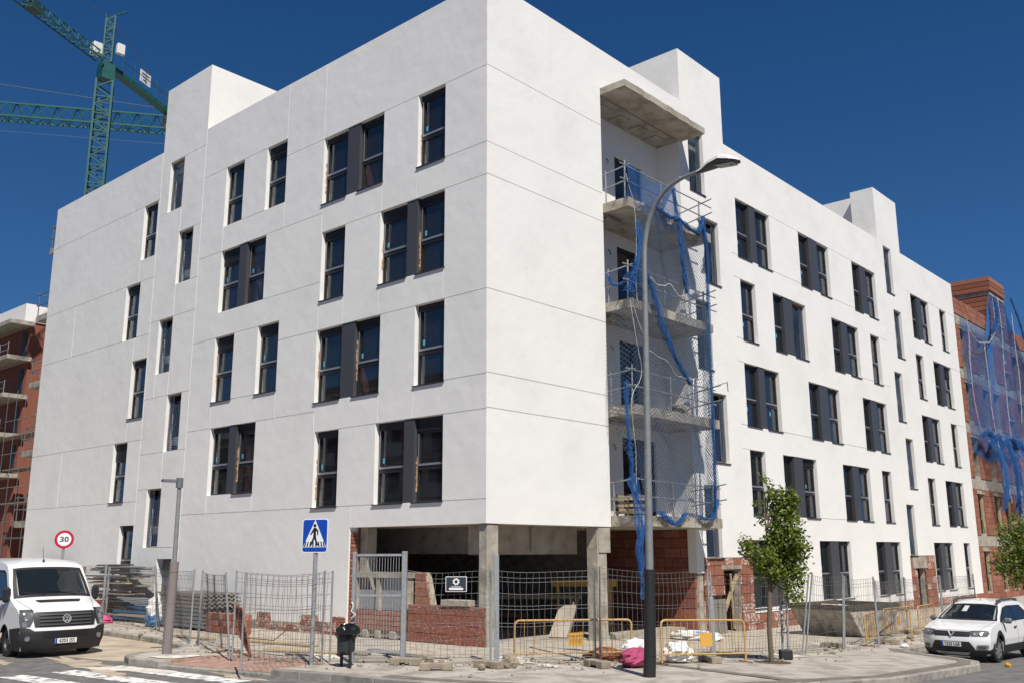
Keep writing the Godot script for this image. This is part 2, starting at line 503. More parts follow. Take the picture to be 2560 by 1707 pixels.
# one glazed window in an opening; near = the u side of the jamb that the street sees first
func glazed(side: int, u0: float, u1: float, v0: float, v1: float, parent, opt := {}):
	var D0 := -0.215; var D1 := -0.145
	var fr := MB.new()
	var w := 0.055
	var shut: float = opt.get("shutter", 0.0)
	var top := v1 - maxf(shut, 0.12)
	var tr: float = v0 + (v1 - v0) * 0.41
	fbox(fr, side, u0, u0 + w, v0, v1, D0, D1); fbox(fr, side, u1 - w, u1, v0, v1, D0, D1)
	fbox(fr, side, u0 + w, u1 - w, v0, v0 + w, D0, D1); fbox(fr, side, u0 + w, u1 - w, top - w, top, D0, D1)
	fbox(fr, side, u0 + w, u1 - w, tr - 0.055, tr + 0.045, D0, D1)
	fbox(fr, side, u0 + w, u1 - w, tr + 0.1, tr + 0.1 + 0.03, D0 + 0.01, D1 + 0.012)
	fbox(fr, side, u0 + w, u0 + w + 0.05, tr + 0.13, top - w, D0 + 0.01, D1 + 0.012); fbox(fr, side, u1 - w - 0.05, u1 - w, tr + 0.13, top - w, D0 + 0.01, D1 + 0.012)
	var win := obj("window", fr, M.frame, parent)
	var hd := MB.new()
	fbox(hd, side, u0 + 0.002, u1 - 0.002, top, v1 - 0.002, D0 - 0.02, D1 + 0.02)
	if shut > 0.15:
		var k := 0
		while top + 0.03 + k * 0.05 < v1 - 0.03:
			fbox(hd, side, u0 + 0.01, u1 - 0.01, top + 0.012 + k * 0.05, top + 0.05 + k * 0.05, D1 + 0.02, D1 + 0.032)
			k += 1
	obj("shutter_box", hd, M.shutter, win)
	var sr := MB.new()
	fbox(sr, side, u0 + w + 0.004, u1 - w - 0.004, tr + 0.047, tr + 0.097, D1 - 0.03, D1 + 0.022)
	fbox(sr, side, u0 + w + 0.004 if side == 0 else u1 - w - 0.024, u0 + w + 0.024 if side == 0 else u1 - w - 0.004, tr + 0.1, top - w - 0.01, D1 + 0.013, D1 + 0.024)
	obj("sash_rail", sr, M.rail_silver, win)
	for q in [[v0 + w, tr - 0.055], [tr + 0.13, top - w]]:
		var g := MB.new()
		# double glazing, each sheet set a hair out of true
		for dz in [-0.185, -0.203]:
			var e := [rng.randf_range(-0.004, 0.004), rng.randf_range(-0.004, 0.004), rng.randf_range(-0.003, 0.003)]
			g.quad(fp(side, u0 + w - 0.01, q[0] - 0.01, dz), fp(side, u1 - w + 0.01, q[0] - 0.01, dz + e[0]), fp(side, u1 - w + 0.01, q[1] + 0.01, dz + e[0] + e[1]), fp(side, u0 + w - 0.01, q[1] + 0.01, dz + e[1]), fp(side, 0, 0, 1))
		obj("pane", g, M.glass, win)
	if opt.get("sticker", 0) > 0 and rng.randf() < 0.75:
		var st := MB.new()
		var su: float = u0 + w + 0.09 if side == 0 else (u0 + u1) * 0.5 + rng.randf_range(-0.1, 0.2)
		var sv: float = tr + 0.2 if opt.sticker == 1 else tr - 0.35
		fbox(st, side, su, su + 0.075, sv, sv + 0.14, -0.177, -0.174)
		obj("sticker", st, M.sticker, win)
	if opt.get("foam", false) and rng.randf() < 0.8:
		var fm := MB.new()
		var uu: float = u0 if side == 0 else u0
		var f0 := rng.randf_range(0.05, 0.3); var f1 := rng.randf_range(0.35, 0.6)
		for k in 14:
			var a: float = v0 + (v1 - v0) * (f0 + f1 * k / 14.0); var b: float = v0 + (v1 - v0) * (f0 + f1 * (k + 1) / 14.0)
			fbox(fm, side, uu + 0.002, uu + 0.012 + rng.randf() * 0.012, a, b, D1, D1 + 0.01 + rng.randf() * 0.045)
		obj("foam_strip", fm, M.foam, win)
	if opt.get("sill", true):
		var s := MB.new()
		fbox(s, side, u0 - 0.03, u1 + 0.02, v0 - 0.028, v0 - 0.001, -0.2, 0.04)
		obj("window_sill", s, M.sill, parent)
	return win

# two windows with a dark metal panel between them
func pair_window(side: int, u0: float, u1: float, v0: float, v1: float, p0: float, p1: float, parent, o1 := {}, o2 := {}):
	var pn := MB.new()
	fbox(pn, side, p0, p1, v0 + 0.001, v1 - 0.001, -0.28, -0.025)
	obj("metal_panel", pn, M.panel, parent)
	glazed(side, u0, p0 - 0.001, v0, v1, parent, o1)
	glazed(side, p1 + 0.001, u1, v0, v1, parent, o2)

# an opening without glass, closed with a net of cord
func netted(side: int, u0: float, u1: float, v0: float, v1: float, parent, sill := true):
	var fr := MB.new()
	var w := 0.05
	fbox(fr, side, u0, u0 + w, v0, v1, -0.2, -0.12); fbox(fr, side, u1 - w, u1, v0, v1, -0.2, -0.12)
	fbox(fr, side, u0 + w, u1 - w, v1 - w, v1, -0.2, -0.12); fbox(fr, side, u0 + w, u1 - w, v0, v0 + w, -0.2, -0.12)
	var win := obj("window", fr, M.wood_grey, parent)
	var nt := MB.new()
	var sag := (v1 - v0) * 0.12
	var cell := 0.085
	var nu := int((u1 - u0 - 2 * w) / cell); var nv := int((v1 - v0) / cell)
	var f := func(a: float, b: float) -> Vector3:
		var u := lerpf(u0 + w, u1 - w, a)
		var t := v1 - w - sag * (1.0 - pow(absf(a * 2.0 - 1.0), 1.5)) * 0.6 - 0.08
		return fp(side, u, lerpf(v0 + w, t, b), -0.13 + 0.02 * sin(a * 9.0 + b * 7.0))
	for i in nu + 1:
		var pts := []
		for j in 9: pts.append(f.call(float(i) / nu, j / 8.0))
		nt.path(pts, 0.0075, 3)
	for j in nv + 1:
		var pts := []
		for i in 6: pts.append(f.call(i / 5.0, float(j) / nv))
		nt.path(pts, 0.0075, 3)
	obj("net", nt, M.net_cord, win)
	if sill:
		var s := MB.new()
		fbox(s, side, u0 - 0.03, u1 + 0.02, v0 - 0.03, v0 - 0.001, -0.2, 0.04)
		obj("window_sill", s, M.sill, parent)

# courses of bricks on a plane; each brick is a part
func bricks(side_fn: Callable, u0: float, u1: float, v0: float, v1: float, bw: float, bh: float, depth: float, holes: Array, parent, mats: Array, joint := 0.012, ragged := 0.0, called := "brick"):
	var j := 0
	var v := v0
	while v < v1 - 0.02:
		var vt := minf(v + bh, v1)
		var u := u0 - (bw * 0.5 if j % 2 == 1 else 0.0)
		while u < u1 - 0.02:
			var a := maxf(u, u0); var b := minf(u + bw, u1)
			u += bw
			if b - a < 0.04: continue
			if ragged > 0.0 and b > u1 - 0.01: b -= rng.randf() * ragged
			if b - a < 0.03: continue
			var skip := false
			for h in holes:
				if a < h[1] - 0.005 and b > h[0] + 0.005 and v < h[3] - 0.005 and vt > h[2] + 0.005:
					if a < h[0] - 0.05: b = h[0]
					elif b > h[1] + 0.05: a = h[1]
					else: skip = true
			if skip: continue
			var mb := MB.new()
			var p0: Vector3 = side_fn.call(a + joint * 0.5, v + joint * 0.5, 0.0); var p1: Vector3 = side_fn.call(b - joint * 0.5, vt - joint * 0.5, -depth)
			var pr: Vector3 = side_fn.call(0.0, 0.0, rng.randf_range(-0.006, 0.006)) - side_fn.call(0.0, 0.0, 0.0)
			mb.bevel((p0 + p1) * 0.5 + pr, (p1 - p0).abs(), 0.006)
			obj(called, mb, M[mats[rng.randi() % mats.size()]], parent)
		v += bh
		j += 1

func build_block():
	var B := thing("apartment_building", "white rendered apartment block still under construction with open corner porch", "building")
	# ------------------------------------------------ facade towards the side street
	var H1 := [14.77, 11.74, 8.74, 5.76]; var H2 := [15.38, 12.36, 9.36, 6.35]
	var HT := 2.14
	var holes := []
	var jobs := []
	var add := func(kind, a, b, t, h, o1 = {}, o2 = {}, p0 = 0.0, p1 = 0.0):
		holes.append([a, b, t - h, t])
		jobs.append([kind, a, b, t - h, t, o1, o2, p0, p1])
	var sh := {"shutter": 0.2, "sticker": 1}
	# row A
	add.call("w", -2.60, -1.53, H1[0], HT, {"sticker": 1, "foam": true})
	add.call("p", -6.83, -4.04, H1[0], HT, {"sticker": 1, "foam": true}, {"shutter": 0.14}, -5.70, -5.14)
	add.call("w", -9.88, -8.77, H2[0], 2.16, {"shutter": 0.36, "sill": false})
	add.call("w", -12.31, -11.21, H2[0], 2.16, {"sill": false})
	# row B
	add.call("p", -4.10, -1.51, H1[1], HT, {"shutter": 0.3, "sticker": 1, "foam": true}, {"sticker": 1, "foam": true, "shutter": 0.18}, -2.99, -2.58)
	add.call("w", -6.75, -5.65, H1[1], HT, {"shutter": 0.24, "sticker": 1})
	add.call("p", -12.30, -9.69, H2[1], 2.16, {"shutter": 0.5, "sticker": 1, "sill": false}, {"sticker": 1, "foam": true, "sill": false}, -11.22, -10.78)
	# row C
	add.call("w", -2.59, -1.48, H1[2], HT, {"sticker": 1})
	add.call("p", -6.82, -3.98, H1[2], HT, {"shutter": 0.16, "sticker": 1, "foam": true}, {"shutter": 0.22, "sticker": 1, "foam": true}, -5.67, -5.09)
	add.call("w", -9.88, -8.75, H2[2], 2.16, {"shutter": 0.3, "sticker": 1})
	add.call("w", -12.35, -11.22, H2[2], 2.16, {"shutter": 0.46, "sticker": 1, "foam": true})
	# row D
	add.call("p", -4.07, -1.48, H1[3], HT, {"shutter": 0.14, "sticker": 1, "foam": true}, {"shutter": 0.34, "sticker": 1, "foam": true}, -2.95, -2.56)
	add.call("w", -6.72, -5.63, H1[3], HT, {"sticker": 1, "foam": true})
	add.call("p", -12.28, -9.72, H2[3], 2.16, {"sticker": 1, "sill": false}, {"sticker": 1, "foam": true, "shutter": 0.2}, -11.20, -10.79)
	# the far end
	add.call("w", -18.03, -16.98, 15.39, 2.16, {"shutter": 0.12, "sill": false})
	add.call("w", -18.95, -17.86, 12.36, 2.14, {"shutter": 0.3, "sill": false})
	add.call("w", -18.02, -16.92, 9.35, 2.16, {"shutter": 0.2})
	add.call("w", -18.89, -17.84, 6.34, 2.14, {"shutter": 0.62})
	add.call("w", -17.92, -16.89, 3.36, 2.14, {"shutter": 0.14, "sill": false})
	# stair openings
	for q in [[-16.25, -15.25, 16.68], [-15.28, -14.28, 13.75], [-16.22, -15.25, 10.6], [-15.25, -14.28, 7.78], [-16.14, -15.17, 4.57]]:
		add.call("n", q[0], q[1], q[2], 1.98)
	holes.append([-15.13, -14.16, 0.1, 2.22])
	var PT := 17.28
	var solid := [[-26.1, -16.87, 0.0, PT], [-16.87, -13.78, 0.0, 19.82], [-13.78, -5.02, 0.0, PT], [-5.02, 0.0, 3.05, PT]]
	var S1 := [12.63, 9.6, 6.62, 3.62]; var S2 := [13.22, 10.2, 7.2, 4.19]
	var gr := [
		hj(H1[0], -8.77, 0), hj(H2[0], -13.78, -8.77), hj(S1[0], -1.53, 0), hj(S2[0], -11.21, -9.88),
		vj(-2.6, 12.6, 11.74), vj(-4.06, 12.6, 11.74), vj(-6.82, 14.77, PT), vj(-6.79, 12.6, 11.74), vj(-8.78, 15.38, PT), vj(-8.76, 13.22, 12.36), vj(-12.3, 13.22, 12.36),
		hj(H1[1], -5.65, 0), hj(H2[1], -9.69, -6.77), hj(H2[1], -13.78, -12.3), hj(S2[1], -9.69, -6.75),
		vj(-6.78, 9.6, 8.74), vj(-5.64, 9.6, 8.74), vj(-4.08, 9.6, 8.74), vj(-1.5, 9.6, 8.74),
		hj(H1[2], -8.75, 0), hj(H2[2], -13.78, -8.75), hj(S2[2], -11.22, -9.88), hj(S1[2], -1.48, 0),
		vj(-12.34, 7.2, 6.35), vj(-8.74, 7.2, 6.35), vj(-6.78, 6.6, 5.76), vj(-3.98, 6.6, 5.76), vj(-2.59, 6.6, 5.76),
		hj(H1[3], -5.63, 0), hj(H2[3], -9.72, -6.75), hj(H2[3], -13.78, -12.28),
		hj(3.62, -13.78, 0), vj(-12.28, 4.19, 3.62), vj(-9.73, 4.19, 3.62), vj(-4.98, 3.62, 3.05),
		vj(-13.78, 0.3, PT), vj(-16.87, 0.3, PT),
		hj(16.68, -15.25, -13.78), hj(14.7, -16.87, -16.25), vj(-15.25, 14.7, 13.75), hj(13.75, -14.28, -13.78), hj(11.77, -14.28, -13.78), vj(-15.25, 11.77, 10.6),
		hj(10.6, -16.87, -13.78), vj(-16.2, 8.62, 7.78), vj(-15.24, 8.62, 7.78), hj(7.78, -16.87, -13.78), hj(5.8, -16.87, -13.78), vj(-15.24, 5.8, 4.57), hj(4.57, -16.87, -16.14), hj(2.59, -15.17, -13.78),
		hj(15.4, -26.1, -16.87), hj(12.37, -26.1, -16.87), hj(10.23, -26.1, -16.87), hj(6.35, -26.1, -16.87), hj(4.18, -26.1, -16.87),
		vj(-18.04, 13.23, 12.37), vj(-23.28, 12.37, 10.23), vj(-23.25, 6.35, 4.18), vj(-18.0, 10.23, 9.35), vj(-18.0, 7.19, 6.35)]
	facade(0, solid, holes, gr, B)
	for j in jobs:
		match j[0]:
			"w": glazed(0, j[1], j[2], j[3], j[4], B, j[5])
			"p": pair_window(0, j[1], j[2], j[3], j[4], j[7], j[8], B, j[5], j[6])
			"n": netted(0, j[1], j[2], j[3], j[4], B, false)
	var dm := MB.new()
	fbox(dm, 0, -15.12, -14.17, 0.15, 2.21, -0.27, -0.24)
	obj("door", dm, M.galv_dark, B)
	# ------------------------------------------------ facade towards the main street
	holes.clear(); jobs.clear()
	var gh := 2.19
	var R := [14.83, 11.8, 8.78, 5.77]
	for k in 4:
		if k % 2 == 0:
			add.call("p", -15.66, -13.05, R[k], gh, {"sticker": 2}, {"sticker": 2 if k == 2 else 0}, -14.56, -14.08)
			add.call("p", -20.98, -18.14, R[k], gh, {"sticker": 2}, {}, -19.92, -19.12)
			add.call("p", -26.07, -23.42, R[k], gh, {"sticker": 2}, {}, -25.0, -24.32)
			add.call("p", -33.17, -30.60, R[k], gh, {}, {}, -32.1, -31.5)
			add.call("w", -35.84, -34.85, R[k], gh)
			add.call("n", -28.42, -27.46, [16.55, 0, 10.48][k], 2.28)
		else:
			add.call("w", -14.2, -13.1, R[k], gh, {"sticker": 2} if k == 1 else {"shutter": 0.12})
			if k == 1: add.call("q", -18.33, -15.57, R[k], gh, {"sticker": 2}, {}, -17.2, -16.45)
			else: add.call("p", -18.33, -15.57, R[k], gh, {"sticker": 1}, {"sticker": 1, "shutter": 0.3, "foam": true}, -17.2, -16.45)
			add.call("p", -23.51, -20.78, R[k], gh, {"sticker": 1}, {"shutter": 0.2}, -22.4, -21.75)
			add.call("w", -25.92, -24.88, R[k], gh)
			add.call("w", -31.62, -30.58, R[k], gh)
			add.call("p", -35.82, -33.1, R[k], gh, {}, {"shutter": 0.6 if k == 1 else 0.0}, -34.7, -34.1)
			add.call("n", -29.06, -28.1, [0, 13.54, 0, 7.45][k], 2.28)
	add.call("n", -28.35, -27.42, 4.42, 2.24)
	add.call("n", -10.94, -9.95, 16.54, 2.28); add.call("n", -11.71, -10.7, 13.48, 2.28); add.call("n", -10.93, -9.98, 10.48, 2.28); add.call("n", -11.68, -10.68, 7.47, 2.28); add.call("n", -10.93, -9.95, 4.43, 2.25)
	# ground floor
	add.call("p", -15.6, -12.87, 2.76, 2.2, {}, {}, -14.55, -13.95)
	add.call("p", -20.92, -18.11, 2.76, 2.14, {"sticker": 1}, {"sticker": 1}, -19.85, -19.1)
	add.call("p", -26.3, -23.55, 2.76, 2.16, {"sticker": 1}, {"sticker": 1}, -25.25, -24.55)
	add.call("p", -33.25, -30.56, 2.76, 2.19, {}, {}, -32.1, -31.5)
	add.call("w", -35.88, -34.9, 2.76, 2.18)
	var solid1 := [[-4.96, 0.0, 3.05, 17.31], [-9.34, -4.96, 16.0, 17.31], [-9.53, -9.34, 3.05, 17.31], [-12.39, -9.53, 3.05, 19.25], [-9.75, -9.34, 1.75, 3.05], [-26.8, -12.39, 2.76, 16.68], [-12.39, -9.75, 2.2, 3.05],
		[-21.0, -12.87, 0.42, 2.76], [-27.3, -21.0, 0.3, 2.76], [-30.52, -27.3, 2.18, 2.76], [-37.33, -30.52, 0.26, 2.76], [-29.7, -26.8, 2.76, 19.27], [-37.33, -29.7, 2.76, 16.68]]
	var gr1 := [hj(14.79, -4.96, 0), hj(12.64, -4.96, 0), hj(11.76, -4.96, 0), hj(8.75, -4.96, 0), hj(6.65, -4.96, 0), hj(5.79, -4.96, 0), vj(-2.6, 14.79, 17.31), vj(-1.5, 9.6, 8.75)]
	for q in [[14.84, -15.66, -26.0], [12.66, -12.6, -26.0], [11.8, -12.6, -13.1], [9.61, -12.6, -13.1], [8.78, -12.6, -13.05], [6.6, -12.6, -23.4], [5.77, -12.6, -13.1], [3.59, -16.0, -20.78], [14.84, -29.9, -30.6], [14.86, -33.2, -37.33], [11.82, -35.8, -37.33], [8.79, -35.8, -37.33], [9.66, -23.6, -26.8], [11.82, -26.0, -26.8]]:
		gr1.append(hj(q[0], q[1], q[2]))
	facade(1, solid1, holes, gr1, B)
	for j in jobs:
		match j[0]:
			"w": glazed(1, j[1], j[2], j[3], j[4], B, j[5])
			"p": pair_window(1, j[1], j[2], j[3], j[4], j[7], j[8], B, j[6], j[5])
			"n": netted(1, j[1], j[2], j[3], j[4], B)
			"q":
				var pn := MB.new()
				fbox(pn, 1, j[7], j[8], j[3] + 0.001, j[4] - 0.001, -0.28, -0.025)
				obj("metal_panel", pn, M.panel, B)
				netted(1, j[1], j[7] - 0.001, j[3], j[4], B)
				glazed(1, j[8] + 0.001, j[2], j[3], j[4], B, j[5])
	# ------------------------------------------------ towers, roof, inner floors
	for q in [[-16.87, -13.78, 19.82, -7.0, -0.302], [-6.5, -0.302, 19.25, -12.39, -9.53], [-1.1, -0.302, 19.27, -29.7, -26.8], [-7.0, -1.102, 19.2, -29.7, -27.35]]:
		var st := MB.new()
		st.box(Vector3(q[0], 16.3, q[3]), Vector3(q[1], q[2], q[4]))
		obj("stair_tower", st, M.stucco, B)
	var rf := MB.new()
	rf.box(Vector3(-26.1, 15.95, -13.0), Vector3(-0.302, 16.2, -0.302))
	rf.box(Vector3(-13.0, 15.95, -37.3), Vector3(-0.302, 16.2, -13.01))
	obj("roof", rf, M.concrete, B)
	var wl := MB.new()
	wl.box(Vector3(-26.1, 0.0, -13.0), Vector3(-25.8, 17.28, -0.302))
	wl.box(Vector3(-25.79, 0.0, -13.0), Vector3(-13.0, 17.28, -12.7))
	wl.box(Vector3(-13.0, 0.0, -37.0), Vector3(-12.7, 16.68, -13.01))
	wl.box(Vector3(-13.0, -0.4, -37.33), Vector3(-0.302, 16.68, -37.01))
	obj("rear_wall", wl, M.stucco, B)
	for y in [3.05, 6.05, 9.05, 12.05]:
		var fl := MB.new()
		fl.box(Vector3(-25.79, y, -12.69), Vector3(-0.9 if y > 3.1 else -0.302, y + 0.28, -0.302))
		fl.box(Vector3(-12.69, y, -37.0), Vector3(-0.302 , y + 0.28, -12.70))
		obj("floor_slab", fl, M.concrete if y < 3.1 else M.plaster_in, B)
	var ins := MB.new()
	for x in [-24.0, -20.0, -15.9, -13.6, -10.6, -7.9, -5.3, -3.4]:
		ins.box(Vector3(x, 3.34, -6.0), Vector3(x + 0.1, 15.94, -0.31))
	ins.box(Vector3(-25.7, 3.34, -6.2), Vector3(-5.0, 15.94, -6.01))
	for z in [-12.5, -17.2, -22.1, -26.6, -29.9, -33.6]:
		ins.box(Vector3(-5.0, -0.2, z), Vector3(-0.31, 15.94, z + 0.1))
	ins.box(Vector3(-5.2, -0.2, -36.9), Vector3(-5.01, 15.94, -9.6))
	obj("partition", ins, M.brick3, B)
	# ------------------------------------------------ recess with balconies
	var rc := MB.new()
	var doors := []
	for k in 4:
		var y0: float = [3.36, 6.33, 9.32, 12.32][k]
		doors.append([-8.35 if k != 0 else -8.6, -6.82, y0 - 0.02, y0 + 2.36])
	var us := [-9.34]; var cols := uniq([-9.34, -8.6, -8.35, -6.82, -4.96])
	var rows := [3.05]
	for d in doors: rows.append(d[2]); rows.append(d[3])
	rows.append(16.0); rows = uniq(rows)
	for i in cols.size() - 1:
		for j in rows.size() - 1:
			var cu: float = (cols[i] + cols[i + 1]) * 0.5; var cv: float = (rows[j] + rows[j + 1]) * 0.5
			var hole := false
			for d in doors:
				if cu > d[0] and cu < d[1] and cv > d[2] and cv < d[3]: hole = true
			if not hole: rc.box(Vector3(-1.0, rows[j], cols[i]), Vector3(-0.85, rows[j + 1], cols[i + 1]))
	obj("recess_wall", rc, M.stucco, B)
	var rs := MB.new()
	rs.box(Vector3(-1.0, 3.05, -9.5), Vector3(-0.301, 15.99, -9.341))
	rs.box(Vector3(-1.0, 3.05, -4.959), Vector3(-0.301, 15.99, -4.8))
	obj("recess_cheek", rs, M.stucco, B)
	for d in doors:
		var df := MB.new()
		fbox(df, 1, d[0], d[0] + 0.06, d[2], d[3], -0.99, -0.92); fbox(df, 1, d[1] - 0.06, d[1], d[2], d[3], -0.99, -0.92)
		fbox(df, 1, d[0] + 0.06, d[1] - 0.06, d[3] - 0.14, d[3], -0.99, -0.92); fbox(df, 1, (d[0] + d[1]) * 0.5 - 0.04, (d[0] + d[1]) * 0.5 + 0.04, d[2], d[3] - 0.14, -0.99, -0.92)
		var dn := obj("balcony_door", df, M.frame, B)
		var g := MB.new()
		g.quad(fp(1, d[0] + 0.05, d[2], -0.955), fp(1, d[1] - 0.05, d[2], -0.955), fp(1, d[1] - 0.05, d[3] - 0.13, -0.955), fp(1, d[0] + 0.05, d[3] - 0.13, -0.955), Vector3.RIGHT)
		obj("pane", g, M.glass, dn)
		var wl2 := MB.new()
		wl2.path([Vector3(-0.84, d[3] - 0.25, -6.35), Vector3(-0.78, d[3] - 0.33, -6.38), Vector3(-0.8, d[3] - 0.42, -6.4)], 0.012, 4)
		obj("loose_cable", wl2, M.sign_black, B)
	for k in 5:
		var yt: float = [3.34, 6.33, 9.31, 12.32, 16.0][k]
		var yb: float = [3.06, 6.06, 9.05, 12.04, 15.79][k]
		var sb := MB.new()
		# edge of the slab cast a little uneven
		var z0 := -4.97; var z1: float = -9.52 if k == 4 else -9.42 - 0.12 * (k % 2)
		var nseg := 14
		for i in nseg:
			var za := lerpf(z0, z1, float(i) / nseg); var zb := lerpf(z0, z1, float(i + 1) / nseg)
			var xf := 0.90 + 0.012 * sin(i * 2.3 + k)
			sb.obox(Vector3((xf - 0.84) * 0.5, (yt + yb) * 0.5, (za + zb) * 0.5), Vector3(xf + 0.84, yt - yb, absf(zb - za)))
		if k == 4:
			sb.box(Vector3(-0.83, 15.74, -9.33), Vector3(-0.02, 15.789, -4.97))
			for i in 4: sb.box(Vector3(-0.7, 15.70, -5.4 - i), Vector3(-0.25, 15.739, -5.9 - i))
		var so := obj("balcony_slab", sb, M.concrete, B)
		if k == 4: so.set_meta("label", "concrete canopy slab over the top balcony")
		if k < 4 and k > 0:
			var pp := MB.new()
			pp.path([Vector3(0.02, yb - 0.12, -5.05), Vector3(0.02, yb - 0.12, -5.75), Vector3(-0.1, yb - 0.12, -5.9)], 0.05, 8)
			obj("drain_pipe", pp, M.concrete, so)
	# ------------------------------------------------ balconies on the end wall
	for y in [15.5, 12.5, 9.5, 6.5, 3.5]:
		var sb := MB.new()
		sb.box(Vector3(-27.9 if y < 15 else -27.2, y, -4.0), Vector3(-26.102, y + 0.25, -0.25))
		var so := obj("balcony_slab", sb, M.concrete, B)
		var rl := MB.new()
		var x1: float = -27.85 if y < 15 else -27.1
		for h in [0.5, 1.0]:
			rl.tube(Vector3(x1 - 0.2, y + 0.25 + h, -0.3), Vector3(-26.0, y + 0.25 + h, -0.3), 0.022, 5); rl.tube(Vector3(x1, y + 0.25 + h, -0.2), Vector3(x1, y + 0.25 + h, -4.0), 0.022, 5)
		for z in [-0.3, -2.0, -3.8]: rl.tube(Vector3(x1, y + 0.25, z), Vector3(x1, y + 1.35, z), 0.025, 5)
		obj("guard_rail", rl, M.galv_dark, so)
	# ------------------------------------------------ corner porch
	for c in [[-0.30, -0.03, -0.46, -0.07], [-0.42, -0.05, -4.80, -4.39]]:
		var cb := MB.new()
		cb.bevel(Vector3((c[0] + c[1]) * 0.5, 1.5, (c[2] + c[3]) * 0.5), Vector3(c[1] - c[0], 3.1, c[3] - c[2]), 0.012)
		if c[2] < -4.0: cb.bevel(Vector3(-0.22, 2.70, -4.68), Vector3(0.40, 0.68, 0.52), 0.01)
		obj("column", cb, M.concrete, B)
	var bm := MB.new()
	bm.box(Vector3(-1.45, 2.33, -4.85), Vector3(-1.1, 3.045, -0.9))
	bm.box(Vector3(-1.09, 2.4, -3.1), Vector3(-1.04, 3.04, -2.85))
	obj("beam", bm, M.concrete, B)
	bm = MB.new()
	bm.box(Vector3(-12.6, 2.35, -2.9), Vector3(-1.46, 3.045, -2.5))
	obj("beam", bm, M.concrete, B)
	var pl := MB.new()
	pl.box(Vector3(-5.4, 0.0, -0.75), Vector3(-5.021, 3.045, -0.31))
	pl.box(Vector3(-4.9, 0.2, -0.62), Vector3(-4.62, 3.045, -0.3))
	obj("column", pl, M.concrete, B)
	# toothed brick end of the wall beside the porch
	var tooth := thing_part("brick_jamb", B)
	for k in 26:
		var mb := MB.new()
		mb.bevel(Vector3(-4.985 + 0.01 * (k % 2), 0.42 + k * 0.098, -0.16), Vector3(0.06, 0.082, 0.24), 0.005)
		obj("brick", mb, M["brick%d" % (k % 4)], tooth)
	# enclosing walls of the porch
	var wb := MB.new()
	wb.box(Vector3(-13.0, -0.4, -9.75), Vector3(-0.06, 3.04, -9.45))
	var bw := obj("brick_wall", wb, M.mortar, B)
	bricks(func(u, v, d): return Vector3(u, v, -9.38 + d), -4.2, 0.0, -0.2, 3.04, 0.6, 0.3, 0.08, [], bw, ["brick0", "brick1", "brick3", "brick1"], 0.016, 0.16)
	var db := MB.new()
	db.box(Vector3(-13.0, -0.4, -9.44), Vector3(-12.7, 3.04, -0.31))
	obj("inner_wall", db, M.brick3, B)
	# low wall under the facade of the side street, in two builds
	var core := MB.new()
	core.box(Vector3(-2.72, 0.1, -0.24), Vector3(-0.1, 1.12, -0.10))
	var lw := obj("low_wall", core, M.mortar, B)
	bricks(func(u, v, d): return Vector3(u, v, -0.06 + d), -2.72, -0.06, 0.26, 1.14, 0.62, 0.22, 0.2, [], lw, ["brick_smeared"], 0.008, 0.03)
	var core2 := MB.new()
	core2.box(Vector3(-4.95, 0.3, -0.30), Vector3(-2.74, 0.92, -0.16))
	var lw2 := obj("low_wall", core2, M.mortar, B)
	bricks(func(u, v, d): return Vector3(u, v, -0.12 + d), -4.95, -2.74, 0.46, 0.94, 0.36, 0.12, 0.1, [], lw2, ["brick2", "brick0", "brick4"], 0.014)
	for q in [-4.72, -4.28, -3.78, -3.2]:
		var mb := MB.new()
		mb.bevel(Vector3(q - 0.13, 0.36, -0.17), Vector3(0.22, 0.19, 0.14), 0.02)
		obj("pier", mb, M.concrete, lw2)
	var ct := MB.new()
	ct.box(Vector3(-4.95, 1.76, -0.34), Vector3(-2.75, 1.9, -0.10))
	for q in [-4.9, -4.0, -2.92]: ct.box(Vector3(q, 0.945, -0.32), Vector3(q + 0.12, 1.759, -0.12))
	var ni := obj("meter_niche", ct, M.concrete, B)
	var dd := MB.new()
	dd.box(Vector3(-3.87, 0.95, -0.25), Vector3(-2.94, 1.75, -0.22))
	obj("niche_door", dd, M.galv, ni)
	var d2 := MB.new()
	d2.box(Vector3(-4.77, 0.95, -0.25), Vector3(-4.02, 1.45, -0.22))
	obj("niche_door", d2, M.galv, ni)
	var pier := MB.new()
	pier.prism([Vector2(-2.73, 1.125), Vector2(-2.14, 1.125), Vector2(-2.35, 1.9), Vector2(-2.73, 1.9)], Vector3(0, 0, -0.3), Vector3.RIGHT, Vector3.UP, 0.2)
	var po := obj("brick_pier", pier, M.mortar, B)
	for k in 4:
		var mb := MB.new()
		var y := 1.13 + k * 0.19
		mb.bevel(Vector3((-2.72 - 2.16 - 0.05 * k) * 0.5, y + 0.09, -0.31), Vector3(0.54 - 0.055 * k, 0.175, 0.06), 0.006)
		obj("brick", mb, M["brick%d" % [4, 2, 4, 0][k]], po)
	var fs := MB.new()
	fs.box(Vector3(-12.7, -0.35, -9.44), Vector3(-0.5, 0.16, -0.35))
	obj("porch_floor", fs, M.concrete, B)
	# ------------------------------------------------ bare brick at the foot of the facade towards the main street
	var zb := MB.new()
	zb.box(Vector3(-0.3, 1.8, -12.86), Vector3(-0.05, 2.19, -9.76)); zb.box(Vector3(-0.3, -0.4, -12.86), Vector3(-0.05, 1.8, -12.02)); zb.box(Vector3(-0.3, -0.4, -10.93), Vector3(-0.05, 0.9, -9.76))
	zb.box(Vector3(-0.3, -0.5, -27.29), Vector3(-0.05, 0.29, -12.87))
